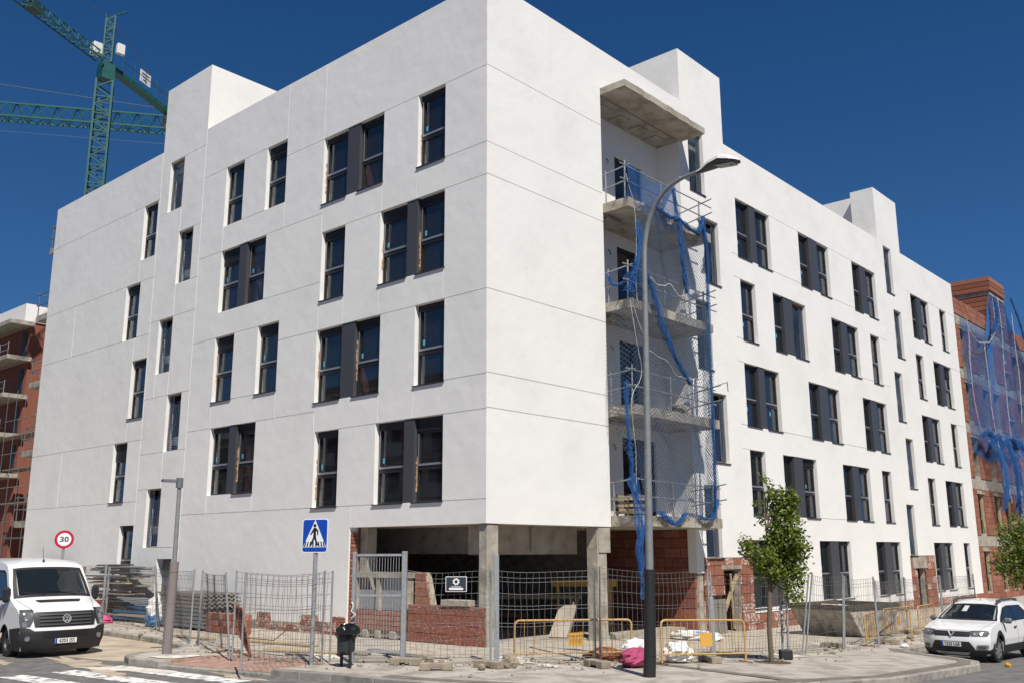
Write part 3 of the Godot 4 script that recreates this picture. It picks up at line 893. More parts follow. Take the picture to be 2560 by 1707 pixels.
	zb.box(Vector3(-0.3, 1.62, -30.52), Vector3(-0.05, 2.17, -27.3)); zb.box(Vector3(-0.3, -0.5, -30.52), Vector3(-0.05, 1.62, -29.18)); zb.box(Vector3(-0.3, -0.5, -28.08), Vector3(-0.05, 1.62, -27.3))
	zb.box(Vector3(-0.3, -0.5, -37.33), Vector3(-0.05, 0.25, -30.53))
	var fb := obj("bare_wall", zb, M.mortar, B)
	var ff := func(u, v, d): return Vector3(-0.005 + d, v, u)
	bricks(ff, -12.86, -9.8, -0.15, 2.19, 0.5, 0.3, 0.08, [[-12.02, -10.95, -0.3, 1.83], [-10.96, -9.9, -0.3, 1.0]], fb, ["brick_patchy", "brick_smeared", "brick0", "brick_patchy"], 0.02)
	bricks(ff, -12.86, -10.96, 2.21, 2.74, 0.5, 0.27, 0.04, [], fb, ["brick_patchy", "brick_smeared"], 0.02)
	bricks(ff, -20.9, -12.9, -0.2, 0.40, 0.5, 0.3, 0.08, [], fb, ["brick_patchy", "brick_smeared"], 0.02)
	bricks(ff, -27.28, -21.0, -0.02, 0.29, 0.5, 0.31, 0.06, [], fb, ["brick0", "brick2", "brick_patchy"], 0.02)
	bricks(ff, -37.3, -30.53, -0.04, 0.25, 0.5, 0.31, 0.06, [], fb, ["brick0", "brick2", "brick_patchy"], 0.02)
	bricks(ff, -30.5, -27.32, -0.25, 2.17, 0.5, 0.3, 0.08, [[-29.17, -28.09, -0.3, 1.61], [-29.4, -27.6, 1.62, 2.2]], fb, ["brick0", "brick2", "brick1", "brick_patchy"], 0.02)
	var lt := MB.new()
	fbox(lt, 1, -29.4, -27.6, 1.63, 2.15, -0.05, 0.0)
	obj("lintel", lt, M.concrete, fb)
	var l2 := MB.new()
	fbox(l2, 1, -12.1, -10.8, 1.84, 1.96, -0.05, 0.006)
	obj("lintel", l2, M.concrete, fb)
	# boarded entrance
	var be := MB.new()
	for k in 4: fbox(be, 1, -10.94 + k * 0.31, -10.94 + k * 0.31 + 0.28, -0.2, 1.78 - 0.1 * (k % 2), -0.16 - 0.01 * k, -0.13 - 0.01 * k)
	for k in 4: fbox(be, 1, -10.9 + k * 0.27, -10.9 + k * 0.27 + 0.24, -0.2, 0.95, 0.02 + 0.01 * (k % 2), 0.04 + 0.01 * (k % 2))
	obj("hoarding_board", be, M.wood_grey, B)
	var br := MB.new()
	br.bar(Vector3(-0.1, 0.5, -11.0), Vector3(-0.1, 1.65, -11.9), 0.06, 0.12)
	br.bar(Vector3(-0.05, 0.0, -11.5), Vector3(-0.05, 1.7, -11.42), 0.05, 0.05)
	obj("brace", br, M.wood_pale, B)
	# brick laid bare along the foot of the facade towards the side street
	var pm := MB.new()
	pm.box(Vector3(-9.6, 0.1, 0.002), Vector3(-5.03, 0.52, 0.012))
	var po2 := obj("bare_wall", pm, M.mortar, B)
	bricks(func(u, v, d): return Vector3(u, v, 0.03 + d), -9.5, -5.05, 0.2, 0.75, 0.34, 0.13, 0.026, [[-8.4, -7.0, 0.46, 0.8], [-9.6, -9.1, 0.3, 0.8], [-6.2, -5.6, 0.6, 0.8]], po2, ["brick_patchy", "brick_patchy", "brick_smeared"], 0.012)

func thing_part(called: String, parent) -> Node3D:
	var o := Node3D.new()
	o.name = numbered(parent, called)
	parent.add_child(o, true)
	return o

# ---------------------------------------------------------------- ground
func drape(mb, poly: PackedVector2Array, hf: Callable, step := 1.5):
	# a flat outline in (x, z) cut into strips along z and laid on the ground
	var lo := 1e9; var hi := -1e9
	for p in poly: lo = minf(lo, p.y); hi = maxf(hi, p.y)
	var z := lo
	while z < hi - 1e-4:
		var z1 := minf(z + step, hi)
		for piece in Geometry2D.intersect_polygons(poly, PackedVector2Array([Vector2(-500, z), Vector2(500, z), Vector2(500, z1), Vector2(-500, z1)])):
			var idx := Geometry2D.triangulate_polygon(piece)
			for i in range(0, idx.size(), 3):
				var q := []
				for k in 3:
					var w: Vector2 = piece[idx[i + k]]
					q.append(Vector3(w.x, hf.call(w.y), w.y))
				mb.tri(q[0], q[1], q[2], Vector3.UP)
		z = z1

func kerb_line() -> Array:
	var pts := [Vector2(-60, 3.3), Vector2(-29, 3.3), Vector2(-12, 3.3), Vector2(-8.0, 3.62), Vector2(-5.6, 4.3), Vector2(-5.15, 4.9), Vector2(-5.1, 5.6), Vector2(-4.75, 6.15), Vector2(-4.1, 6.38), Vector2(-3.2, 6.2), Vector2(-0.2, 5.62), Vector2(1.2, 5.3)]
	# rounded street corner
	for k in 13:
		var t := k / 12.0
		var a := Vector2(1.2, 5.3); var b := Vector2(7.6, 4.9); var c := Vector2(8.9, -1.0)
		if k > 0: pts.append(a.lerp(b, t).lerp(b.lerp(c, t), t))
	for q in [Vector2(8.9, -5.6), Vector2(8.6, -6.6), Vector2(8.0, -7.3), Vector2(6.5, -8.4), Vector2(6.1, -9.2), Vector2(6.05, -12.0), Vector2(6.05, -22.0), Vector2(6.05, -60.0), Vector2(6.05, -150.0)]: pts.append(q)
	return pts

func build_ground():
	var g := MB.new()
	var zs := [-400.0, -120.0, -60.0, -14.0, -9.0, -6.0, -3.0, 0.5, 12.0, 40.0, 400.0]
	var xs := [-400.0, -100.0, -40.0, 0.0, 40.0, 400.0]
	for i in xs.size() - 1:
		for j in zs.size() - 1:
			g.quad(Vector3(xs[i], road_y(zs[j]), zs[j]), Vector3(xs[i + 1], road_y(zs[j]), zs[j]), Vector3(xs[i + 1], road_y(zs[j + 1]), zs[j + 1]), Vector3(xs[i], road_y(zs[j + 1]), zs[j + 1]), Vector3.UP)
	struct("road", g, M.asphalt)
	var line := kerb_line()
	# pavement, inside the kerb
	var poly := PackedVector2Array()
	var inner := []
	for i in line.size():
		var t: Vector2 = (line[mini(i + 1, line.size() - 1)] - line[maxi(i - 1, 0)]).normalized()
		inner.append(line[i] + Vector2(t.y, -t.x) * 0.14)
	for p in inner: poly.append(p)
	poly.append(Vector2(-60, -150)); 
	var pv := MB.new()
	var ramp := PackedVector2Array([Vector2(-3.2, 4.6), Vector2(-0.2, 4.6), Vector2(-0.2, 6.5), Vector2(-3.2, 6.5)])
	for piece in Geometry2D.clip_polygons(poly, ramp): drape(pv, piece, func(z): return walk_y(z) - 0.003)
	struct("pavement", pv, M.paving)
	# kerb stones one by one
	var ks := Node3D.new()
	ks.name = "kerb"
	add_child(ks)
	ks.set_meta("kind", "structure")
	var acc := 0.0
	for i in line.size() - 1:
		var a: Vector2 = line[i]; var b: Vector2 = line[i + 1]
		var L := a.distance_to(b)
		if a.y < -60 or a.x < -30: continue
		var nn := maxi(1, int(round(L / 0.9)))
		for k in nn:
			var p := a.lerp(b, float(k) / nn); var q := a.lerp(b, float(k + 1) / nn)
			if p.y < -45: continue
			var t := (q - p).normalized()
			var nrm := Vector2(t.y, -t.x)
			var c := (p + q) * 0.5 + nrm * 0.075
			# lowered kerb at the crossing
			var drop := 0.085 if (c.x > -3.0 and c.x < -0.25 and c.y > 5.0) else 0.0
			var ya := road_y(p.y); var yb := road_y(q.y)
			var fwd := Vector3(t.x, (yb - ya) / maxf(0.01, p.distance_to(q)), t.y).normalized()
			var side := Vector3(nrm.x, 0, nrm.y)
			var mb := MB.new()
			mb.bevel(Vector3(c.x, (ya + yb) * 0.5 + 0.03 - drop, c.y), Vector3(0.16, 0.206 + rng.randf() * 0.006, p.distance_to(q) - 0.012), 0.018, Basis(side, fwd.cross(side).normalized() * -1.0 if fwd.cross(side).y < 0 else fwd.cross(side).normalized(), fwd))
			obj("kerb_stone", mb, M.kerb if rng.randf() < 0.6 else M.kerb_b, ks)
	var fill := MB.new()
	fill.bevel(Vector3(-3.2, 0.17, 6.1), Vector3(0.09, 0.2, 0.3), 0.012)
	obj("kerb_stone", fill, M.kerb, ks)
	# dark paving bands along the kerb and across the corner
	var bd := MB.new()
	for i in range(12, 28):
		if i + 1 >= line.size(): break
		var a: Vector2 = line[i]; var b: Vector2 = line[i + 1]
		var ta: Vector2 = (line[i + 1] - line[i - 1]).normalized(); var tb: Vector2 = (line[mini(i + 2, line.size() - 1)] - line[i]).normalized()
		var na := Vector2(ta.y, -ta.x); var nb := Vector2(tb.y, -tb.x)
		var q := [a + na * 0.17, b + nb * 0.17, b + nb * 0.45, a + na * 0.45]
		var w := []
		for p in q: w.append(Vector3(p.x, walk_y(p.y) + 0.003, p.y))
		bd.quad(w[0], w[1], w[2], w[3], Vector3.UP)
	drape(bd, PackedVector2Array([Vector2(2.6, -0.45), Vector2(8.2, 0.83), Vector2(8.14, 1.09), Vector2(2.54, -0.19)]), func(z): return walk_y(z) + 0.005)
	struct("paving_band", bd, M.band)
	# dusty building yard behind the fence
	var yd := MB.new()
	drape(yd, PackedVector2Array([Vector2(-40, 2.1), Vector2(-10.5, 2.2), Vector2(-6, 3.7), Vector2(-0.6, 4.2), Vector2(2.4, 2.2), Vector2(3.8, 0.8), Vector2(4.8, -2.2), Vector2(4.9, -30), Vector2(0.0, -30), Vector2(0.0, -9.4), Vector2(-0.55, -9.4), Vector2(-0.55, 0.0), Vector2(-40, 0.0)]), func(z): return walk_y(z) + 0.004)
	struct("yard", yd, M.yard)
	# parking bays
	var by := MB.new()
	drape(by, PackedVector2Array([Vector2(-60, 3.3), Vector2(-12, 3.3), Vector2(-8.0, 3.62), Vector2(-5.6, 4.3), Vector2(-5.15, 4.9), Vector2(-5.1, 5.6), Vector2(-4.75, 6.15), Vector2(-5.2, 6.32), Vector2(-7.0, 6.55), Vector2(-60, 6.3)]), func(z): return road_y(z) + 0.004)
	struct("parking_bay", by, M.bay)
	# red paving at the crossing
	var tc := MB.new()
	# it slopes down to the lowered kerb
	for k in 6:
		var xa := -3.2 + k * 0.5; var xb := xa + 0.5
		var za := 6.02 - 0.193 * (xa + 3.2); var zb := 6.02 - 0.193 * (xb + 3.2)
		tc.quad(Vector3(xa, 0.277, 4.6), Vector3(xb, 0.277, 4.6), Vector3(xb, 0.197, zb), Vector3(xa, 0.197, za), Vector3.UP)
	for q in [[-3.2, 6.03], [-0.2, 5.45]]:
		tc.tri(Vector3(q[0], 0.277, 4.6), Vector3(q[0], 0.277, q[1]), Vector3(q[0], 0.197, q[1]))
	drape(tc, PackedVector2Array([Vector2(-3.0, 4.25), Vector2(-0.2, 4.35), Vector2(-0.1, 4.6), Vector2(-3.0, 4.6)]), func(z): return walk_y(z) + 0.004)
	struct("crossing_paving", tc, M.tactile)
	# spilled mortar on the kerb and road
	var sp := MB.new()
	drape(sp, PackedVector2Array([Vector2(-4.1, 6.0), Vector2(-3.9, 5.6), Vector2(-3.6, 5.2), Vector2(-3.3, 5.1), Vector2(-3.23, 5.6), Vector2(-3.25, 5.9), Vector2(-3.6, 6.02)]), func(z): return walk_y(z) + 0.012)
	drape(sp, PackedVector2Array([Vector2(-4.4, 7.3), Vector2(-3.9, 6.75), Vector2(-3.2, 6.45), Vector2(-2.3, 6.3), Vector2(-2.0, 6.5), Vector2(-2.9, 6.85), Vector2(-3.5, 7.2)]), func(z): return road_y(z) + 0.008)
	struct("mortar_spill", sp, M.spill)
	# zebra crossing
	for k in 6:
		var z0 := 6.52 + k * 0.98
		var mk := MB.new()
		drape(mk, PackedVector2Array([Vector2(-4.05, z0), Vector2(0.05, z0 - 0.36), Vector2(0.05, z0 + 0.12), Vector2(-4.05, z0 + 0.48)]), func(z): return road_y(z) + 0.004)
		struct("crossing_stripe", mk, M.paint)
	ground_litter()

func blot(c: Vector2, r: Vector2, sd: int, turn := 0.0) -> PackedVector2Array:
	var nz := FastNoiseLite.new()
	nz.seed = sd; nz.frequency = 1.1; nz.fractal_octaves = 4
	var o := PackedVector2Array()
	for k in 44:
		var a := TAU * k / 44.0
		var d := Vector2(cos(a), sin(a))
		o.append(c + (d * r * (1.0 + 0.9 * nz.get_noise_2d(d.x * 1.6, d.y * 1.6))).rotated(turn))
	return o

# dust, spilled mortar and small rubble round the site fence
func ground_litter():
	var sp := MB.new()
	for q in [[1.6, 3.0, 0.5, 0.25, 3], [2.3, 1.6, 0.7, 0.4, 5], [3.4, 1.9, 0.35, 0.16, 7], [5.2, -4.2, 0.5, 0.3, 9], [4.2, -9.0, 0.6, 0.5, 11], [-1.4, 3.5, 0.8, 0.3, 13], [0.4, 2.9, 0.5, 0.3, 15]]:
		drape(sp, blot(Vector2(q[0], q[1]), Vector2(q[2], q[3]), q[4], 0.4), func(z): return walk_y(z) + 0.009)
	struct("mortar_spill", sp, M.spill)
	var sd := MB.new()
	for q in [[-5.3, 6.9, 1.3, 0.28, 21], [-3.2, 7.3, 1.0, 0.2, 23], [-6.8, 7.9, 0.8, 0.15, 25], [-0.6, 6.05, 0.9, 0.16, 27]]:
		drape(sd, blot(Vector2(q[0], q[1]), Vector2(q[2], q[3]), q[4], 0.1 if q[0] < 5 else 0.0), func(z): return road_y(z) + 0.007)
	struct("sand_drift", sd, M.bay)
	var st := MB.new()
	var r2 := RandomNumberGenerator.new()
	r2.seed = 99
	var fence := [Vector2(-15, 1.7), Vector2(-10.4, 2.3), Vector2(-5.8, 3.8), Vector2(-2.4, 5.0), Vector2(0.1, 4.0), Vector2(2.4, 2.4), Vector2(3.9, 0.8), Vector2(4.8, -2.0), Vector2(5.2, -7.5), Vector2(4.4, -14.3), Vector2(4.4, -19.0)]
	for k in 650:
		var i := r2.randi() % (fence.size() - 1)
		var c: Vector2 = fence[i].lerp(fence[i + 1], r2.randf()) + Vector2(r2.randfn(), r2.randfn()) * (0.35 if r2.randf() < 0.6 else 0.9)
		var s := r2.randf_range(0.012, 0.035)
		if r2.randf() < 0.08: s *= 2.0
		var y := walk_y(c.y)
		if c.y > 5.2: continue
		st.bevel(Vector3(c.x, y + s * 0.4, c.y), Vector3(s * 2.0, s * 1.3, s * 1.5), s * 0.4, Basis(Vector3(r2.randfn(), r2.randfn(), r2.randfn()).normalized(), r2.randf() * TAU))
	var o := struct("gravel", st, M.block)
	tag(o, "small broken stones and grit scattered along the site fence", "gravel", "", "stuff")

# ---------------------------------------------------------------- street furniture
func on_walk(x: float, z: float) -> Vector3: return Vector3(x, walk_y(z), z)

func street_lamp():
	var at := on_walk(5.78, 2.04)
	var t := thing("street_lamp", "tall grey street lamp with curved arm and black lower sleeve", "street lamp", at)
	var mb := MB.new()
	mb.tube(Vector3(0.0, -0.02, 0), Vector3(0.03, 0.35, 0), 0.11, 20, 0.106)
	mb.tube(Vector3(0.03, 0.35, 0), Vector3(0.08, 1.8, 0), 0.106, 20, 0.09)
	obj("sleeve", mb, M.lamp_black, t)
	mb = MB.new()
	mb.tube(Vector3(0.08, 1.8, 0), Vector3(0.15, 4.94, 0), 0.07, 18, 0.058, false)
	mb.tube(Vector3(0.15, 4.94, 0), Vector3(0.20, 7.4, 0), 0.058, 18, 0.048, false)
	obj("pole", mb, M.lamp_grey, t)
	mb = MB.new()
	var pts := []
	var ctl := [Vector3(0.20, 7.38, 0), Vector3(0.21, 7.6, 0), Vector3(0.25, 7.9, 0), Vector3(0.34, 8.2, 0), Vector3(0.50, 8.48, 0), Vector3(0.75, 8.7, 0), Vector3(1.02, 8.81, 0), Vector3(1.26, 8.85, 0), Vector3(1.52, 8.87, 0)]
	var cv := Curve3D.new()
	for i in ctl.size():
		var tg: Vector3 = (ctl[mini(i + 1, ctl.size() - 1)] - ctl[maxi(i - 1, 0)]) * 0.17
		cv.add_point(ctl[i], -tg, tg)
	pts = cv.tessellate(4, 3)
	mb.path(pts, 0.048, 14, 0.034)
	obj("arm", mb, M.lamp_grey, t)
	# head: long flat shell, white above and dark below
	var up := MB.new(); var dn := MB.new()
	var st := [[1.40, 0.035, 0.035, 0.0], [1.52, 0.06, 0.06, 0.01], [1.70, 0.13, 0.105, 0.03], [1.92, 0.17, 0.12, 0.05], [2.12, 0.16, 0.10, 0.045], [2.24, 0.10, 0.055, 0.02], [2.27, 0.02, 0.01, 0.005]]
	for i in st.size() - 1:
		for k in 12:
			var f := func(s, a):
				var ang: float = TAU * a / 12.0
				var c := Vector3(s[0], 8.85 + 0.09 * smoothstep(1.4, 1.9, s[0]) - 0.10 * smoothstep(1.85, 2.3, s[0]), 0)
				return c + Vector3(0, sin(ang) * (s[2] if sin(ang) > 0 else s[2] * 0.75), cos(ang) * s[1])
			var a: Vector3 = f.call(st[i], k); var b: Vector3 = f.call(st[i], k + 1); var c: Vector3 = f.call(st[i + 1], k + 1); var d: Vector3 = f.call(st[i + 1], k)
			var mid := Vector3(0, sin(TAU * (k + 0.5) / 12.0), cos(TAU * (k + 0.5) / 12.0))
			(up if mid.y > 0 else dn).quad(a, b, c, d, mid)
	obj("lamp_cover", up, M.lamp_white, t)
	obj("lamp_housing", dn, M.grey_plastic, t)
	var gl := MB.new()
	gl.obox(Vector3(2.0, 8.828, 0), Vector3(0.36, 0.012, 0.2), Basis(Vector3(0, 0, 1), -0.12))
	obj("lamp_lens", gl, M.lamp_glass, t)

func small_lamp():
	var at := on_walk(-4.41, 5.38)
	var t := thing("street_lamp", "slim grey street lamp wrapped in brown padding at its foot", "street lamp", at)
	var mb := MB.new()
	mb.tube(Vector3(0, 0, 0), Vector3(0.03, 1.0, 0), 0.103, 18, 0.1); mb.tube(Vector3(0.03, 1.0, 0), Vector3(0.06, 1.93, 0), 0.1, 18, 0.096)
	obj("padding", mb, M.wrap, t)
	mb = MB.new()
	for y in [0.28, 1.05, 1.72]: mb.lathe(Vector3(0.03 * y, y, 0), [[0.105, -0.01], [0.106, 0.01]], 18)
	obj("strap", mb, M.wood_grey, t)
	mb = MB.new()
	mb.tube(Vector3(0.06, 1.93, 0), Vector3(0.04, 3.66, 0), 0.05, 14, 0.042)
	obj("pole", mb, M.lamp_grey, t)
	mb = MB.new()
	var d := Vector3(-0.62, 0.02, 0.78).normalized()
	var s := Vector3.UP.cross(d).normalized()
	var y0 := Vector3(0.04, 3.66, 0)
	mb.prism([Vector2(-0.08, -0.05), Vector2(0.08, -0.05), Vector2(0.10, -0.16), Vector2(0.09, -0.33), Vector2(0.0, -0.40), Vector2(-0.09, -0.33), Vector2(-0.10, -0.16)], y0 + Vector3(0, 0.06, 0), s, -d, 0.06)
	mb.tube(y0 + Vector3(0, -0.12, 0), y0 + Vector3(0, 0.1, 0), 0.075, 12)
	obj("lamp_head", mb, M.galv_dark, t)

func rounded_rect(w: float, h: float, r: float, n := 5) -> Array:
	var o := []
	for c in [[w / 2 - r, h / 2 - r, 0.0], [-w / 2 + r, h / 2 - r, 0.5], [-w / 2 + r, -h / 2 + r, 1.0], [w / 2 - r, -h / 2 + r, 1.5]]:
		for k in n + 1:
			var a: float = PI * c[2] + PI * 0.5 * k / n
			o.append(Vector2(c[0] + cos(a) * r, c[1] + sin(a) * r))
	return o

func circle(r: float, n := 40, c := Vector2.ZERO) -> Array:
	var o := []
	for k in n: o.append(c + Vector2(cos(TAU * k / n), sin(TAU * k / n)) * r)
	return o

func crossing_sign():
	var at := on_walk(-0.225, 4.68)
	var t := thing("crossing_sign", "blue square sign with walking figure on a grey post", "road sign", at)
	var mb := MB.new()
	mb.tube(Vector3.ZERO, Vector3(0.0, 2.72, 0), 0.042, 14)
	obj("post", mb, M.galv, t)
	# faces the camera's side of the crossing: turned a little towards the main street
	var ax := Vector3(0.93, 0, -0.37).normalized(); var az := ax.cross(Vector3.UP)
	var o := Vector3(0.0, 2.44, 0) + az * 0.05
	mb = MB.new()
	mb.prism(rounded_rect(0.585, 0.66, 0.06), o, ax, Vector3.UP, 0.012)
	var bd := obj("plate", mb, M.sign_white, t)
	mb = MB.new()
	mb.prism(rounded_rect(0.545, 0.62, 0.045), o + az * 0.003, ax, Vector3.UP, 0.002)
	obj("blue_field", mb, M.sign_blue, bd)
	mb = MB.new()
	mb.prism([Vector2(-0.262, -0.225), Vector2(0.262, -0.225), Vector2(0.0, 0.308)], o + az * 0.006, ax, Vector3.UP, 0.002)
	obj("white_triangle", mb, M.sign_white, bd)
	mb = MB.new()
	var oo := o + az * 0.009
	mb.prism(circle(0.033, 16, Vector2(-0.005, 0.195)), oo, ax, Vector3.UP, 0.002)
	mb.prism([Vector2(-0.03, 0.15), Vector2(0.02, 0.155), Vector2(0.075, 0.10), Vector2(0.08, 0.01), Vector2(0.055, 0.01), Vector2(0.05, 0.075), Vector2(0.025, 0.1), Vector2(0.03, -0.03), Vector2(0.05, -0.1), Vector2(0.085, -0.18), Vector2(0.055, -0.19), Vector2(0.012, -0.11), Vector2(-0.005, -0.06), Vector2(-0.035, -0.13), Vector2(-0.07, -0.195), Vector2(-0.095, -0.185), Vector2(-0.065, -0.1), Vector2(-0.035, -0.03), Vector2(-0.03, 0.075), Vector2(-0.085, 0.01), Vector2(-0.105, 0.025)], oo, ax, Vector3.UP, 0.002)
	obj("walking_figure", mb, M.sign_black, bd)
	for x in [-0.225, -0.165, -0.1, -0.035, 0.035, 0.1, 0.165, 0.225]:
		mb = MB.new()
		var tilt: float = -x * 0.13
		mb.prism([Vector2(x - 0.016, -0.215), Vector2(x + 0.016, -0.215), Vector2(x + tilt + 0.012, -0.115), Vector2(x + tilt - 0.012, -0.115)], oo - az * 0.001, ax, Vector3.UP, 0.001)
		obj("stripe", mb, M.sign_black, bd)

func speed_sign():
	# stands behind the van
	var at := on_walk(-14.85, 3.25)
	var t := thing("speed_limit_sign", "round red and white speed limit sign reading 30", "road sign", at)
	var mb := MB.new()
	mb.tube(Vector3.ZERO, Vector3(0, 2.65, 0), 0.04, 12)
	obj("post", mb, M.galv, t)
	var az := Vector3(0.92, 0, 0.39).normalized(); var ax := Vector3.UP.cross(az)
	var o := Vector3(0, 2.55, 0) + az * 0.05
	mb = MB.new(); mb.prism(circle(0.275), o, ax, Vector3.UP, 0.012)
	var p := obj("plate", mb, M.sign_red, t)
	mb = MB.new(); mb.prism(circle(0.197), o + az * 0.004, ax, Vector3.UP, 0.003)
	obj("white_disc", mb, M.sign_white, p)
	var tx := place("number", text_mesh("30", 0.155, 0.003), M.sign_black, p)
	tx.transform = Transform3D(Basis(ax * 1.12, Vector3.UP, az), o + az * 0.007)

func litter_bin():
	var at := on_walk(0.62, 4.52)
	var bs := Basis(Vector3.UP, -0.25)
	var t := thing("litter_bin", "dark metal litter bin on two legs lined with a black bag", "litter bin", at, "", bs)
	var mb := MB.new()
	for x in [-0.19, 0.19]: mb.obox(Vector3(x, 0.36, 0), Vector3(0.035, 0.74, 0.05))
	mb.obox(Vector3(0, 0.24, 0), Vector3(0.36, 0.035, 0.03))
	obj("leg_frame", mb, M.lamp_black, t)
	mb = MB.new()
	mb.lathe(Vector3(0, 0.28, 0), [[0.0, 0.0], [0.15, 0.0], [0.168, 0.03], [0.175, 0.42], [0.16, 0.42], [0.155, 0.1]], 24)
	obj("bucket", mb, M.bin, t)
	mb = MB.new()
	var nz := FastNoiseLite.new(); nz.seed = 5; nz.frequency = 2.6
	for i in 8:
		for k in 28:
			var f := func(a, b):
				var th: float = TAU * b / 28.0; var r: float = lerpf(0.165, 0.225, sin(a / 8.0 * PI)); var y: float = lerpf(0.52, 0.79, a / 8.0)
				if a >= 7: r = 0.14
				var q := Vector3(cos(th), a * 0.35, sin(th))
				r *= 1.0 + 0.16 * nz.get_noise_3dv(q * 1.5)
				return Vector3(cos(th) * r + (0.05 if a > 2 else 0.0), y + 0.05 * nz.get_noise_3dv(q * 1.1 + Vector3(9, 2, 1)), sin(th) * r)
			mb.quad(f.call(i, k), f.call(i, (k + 1) % 28), f.call(i + 1, (k + 1) % 28), f.call(i + 1, k), Vector3(cos(TAU * (k + 0.5) / 28), 0.2, sin(TAU * (k + 0.5) / 28)))
	obj("bag", mb, M.bag, t)

# a panel of site fence between two posts; wires follow a slightly buckled sheet
func fence_panel(a: Vector2, b: Vector2, h: float, label: String, opt := {}):
	var pa := on_walk(a.x, a.y); var pb := on_walk(b.x, b.y)
	var t := thing("site_fence", label, "fence", pa, "wire fence panels round the site")
	var d := pb - pa
	var L := d.length()
	var dir := d / L
	var nrm := Vector3(-dir.z, 0, dir.x).normalized()
	var la: Vector3 = opt.get("lean_a", Vector3.ZERO); var lb: Vector3 = opt.get("lean_b", Vector3.ZERO)
	for q in [[Vector3.ZERO, la], [d, lb]]:
		var mb := MB.new()
		mb.tube(q[0] + Vector3(0, 0.0, 0), q[0] + q[1] + Vector3(0, h + 0.04, 0), 0.021, 8)
		obj("post", mb, M.galv, t)
	var wr := MB.new()
	var nv := int(L / 0.115)
	var sd := rng.randf() * 10.0
	var y0: float = opt.get("bottom", 0.12)
	var f := func(s: float, v: float) -> Vector3:
		var lean := la.lerp(lb, s) * v
		var sagv := -0.05 * sin(s * PI) * v + 0.012 * sin(s * 7 + sd)
		return dir * (L * s) + Vector3(0, lerpf(y0, h, v) + sagv, 0) + nrm * (0.03 * sin(s * 6.0 + sd) * sin(v * 5.0 + sd) + 0.02 * sin(s * 17.0 + v * 3.0)) + lean + dir * 0.012 * sin(v * 9.0 + s * 13.0)
	for i in nv + 1:
		var s := float(i) / nv
		var pts := []
		for k in 9: pts.append(f.call(s, k / 8.0))
		wr.path(pts, 0.0044, 3)
	for v in [0.0, 0.035, 0.2, 0.36, 0.4, 0.56, 0.6, 0.74, 0.88, 0.93, 1.0]:
		var pts := []
		for k in 15: pts.append(f.call(k / 14.0, v))
		wr.path(pts, 0.0044, 3)
	var w := obj("wire_mesh", wr, M.wire, t)
	w.set_meta("kind", "stuff")
	return t

func foot_block(x: float, z: float, turn: float, label: String, tilt := 0.0):
	var mb := MB.new()
	mb.bevel(Vector3(-0.2, 0.065, 0), Vector3(0.2, 0.13, 0.22), 0.012); mb.bevel(Vector3(0.2, 0.065, 0), Vector3(0.2, 0.13, 0.22), 0.012)
	mb.bevel(Vector3(0.0, 0.085, 0), Vector3(0.22, 0.089, 0.2), 0.01)
	var o := obj("concrete_block", mb, M.block)
	o.transform = Transform3D(Basis(Vector3.UP, turn) * Basis(Vector3.RIGHT, tilt), on_walk(x, z))
	tag(o, label, "concrete block", "concrete feet of the site fence")

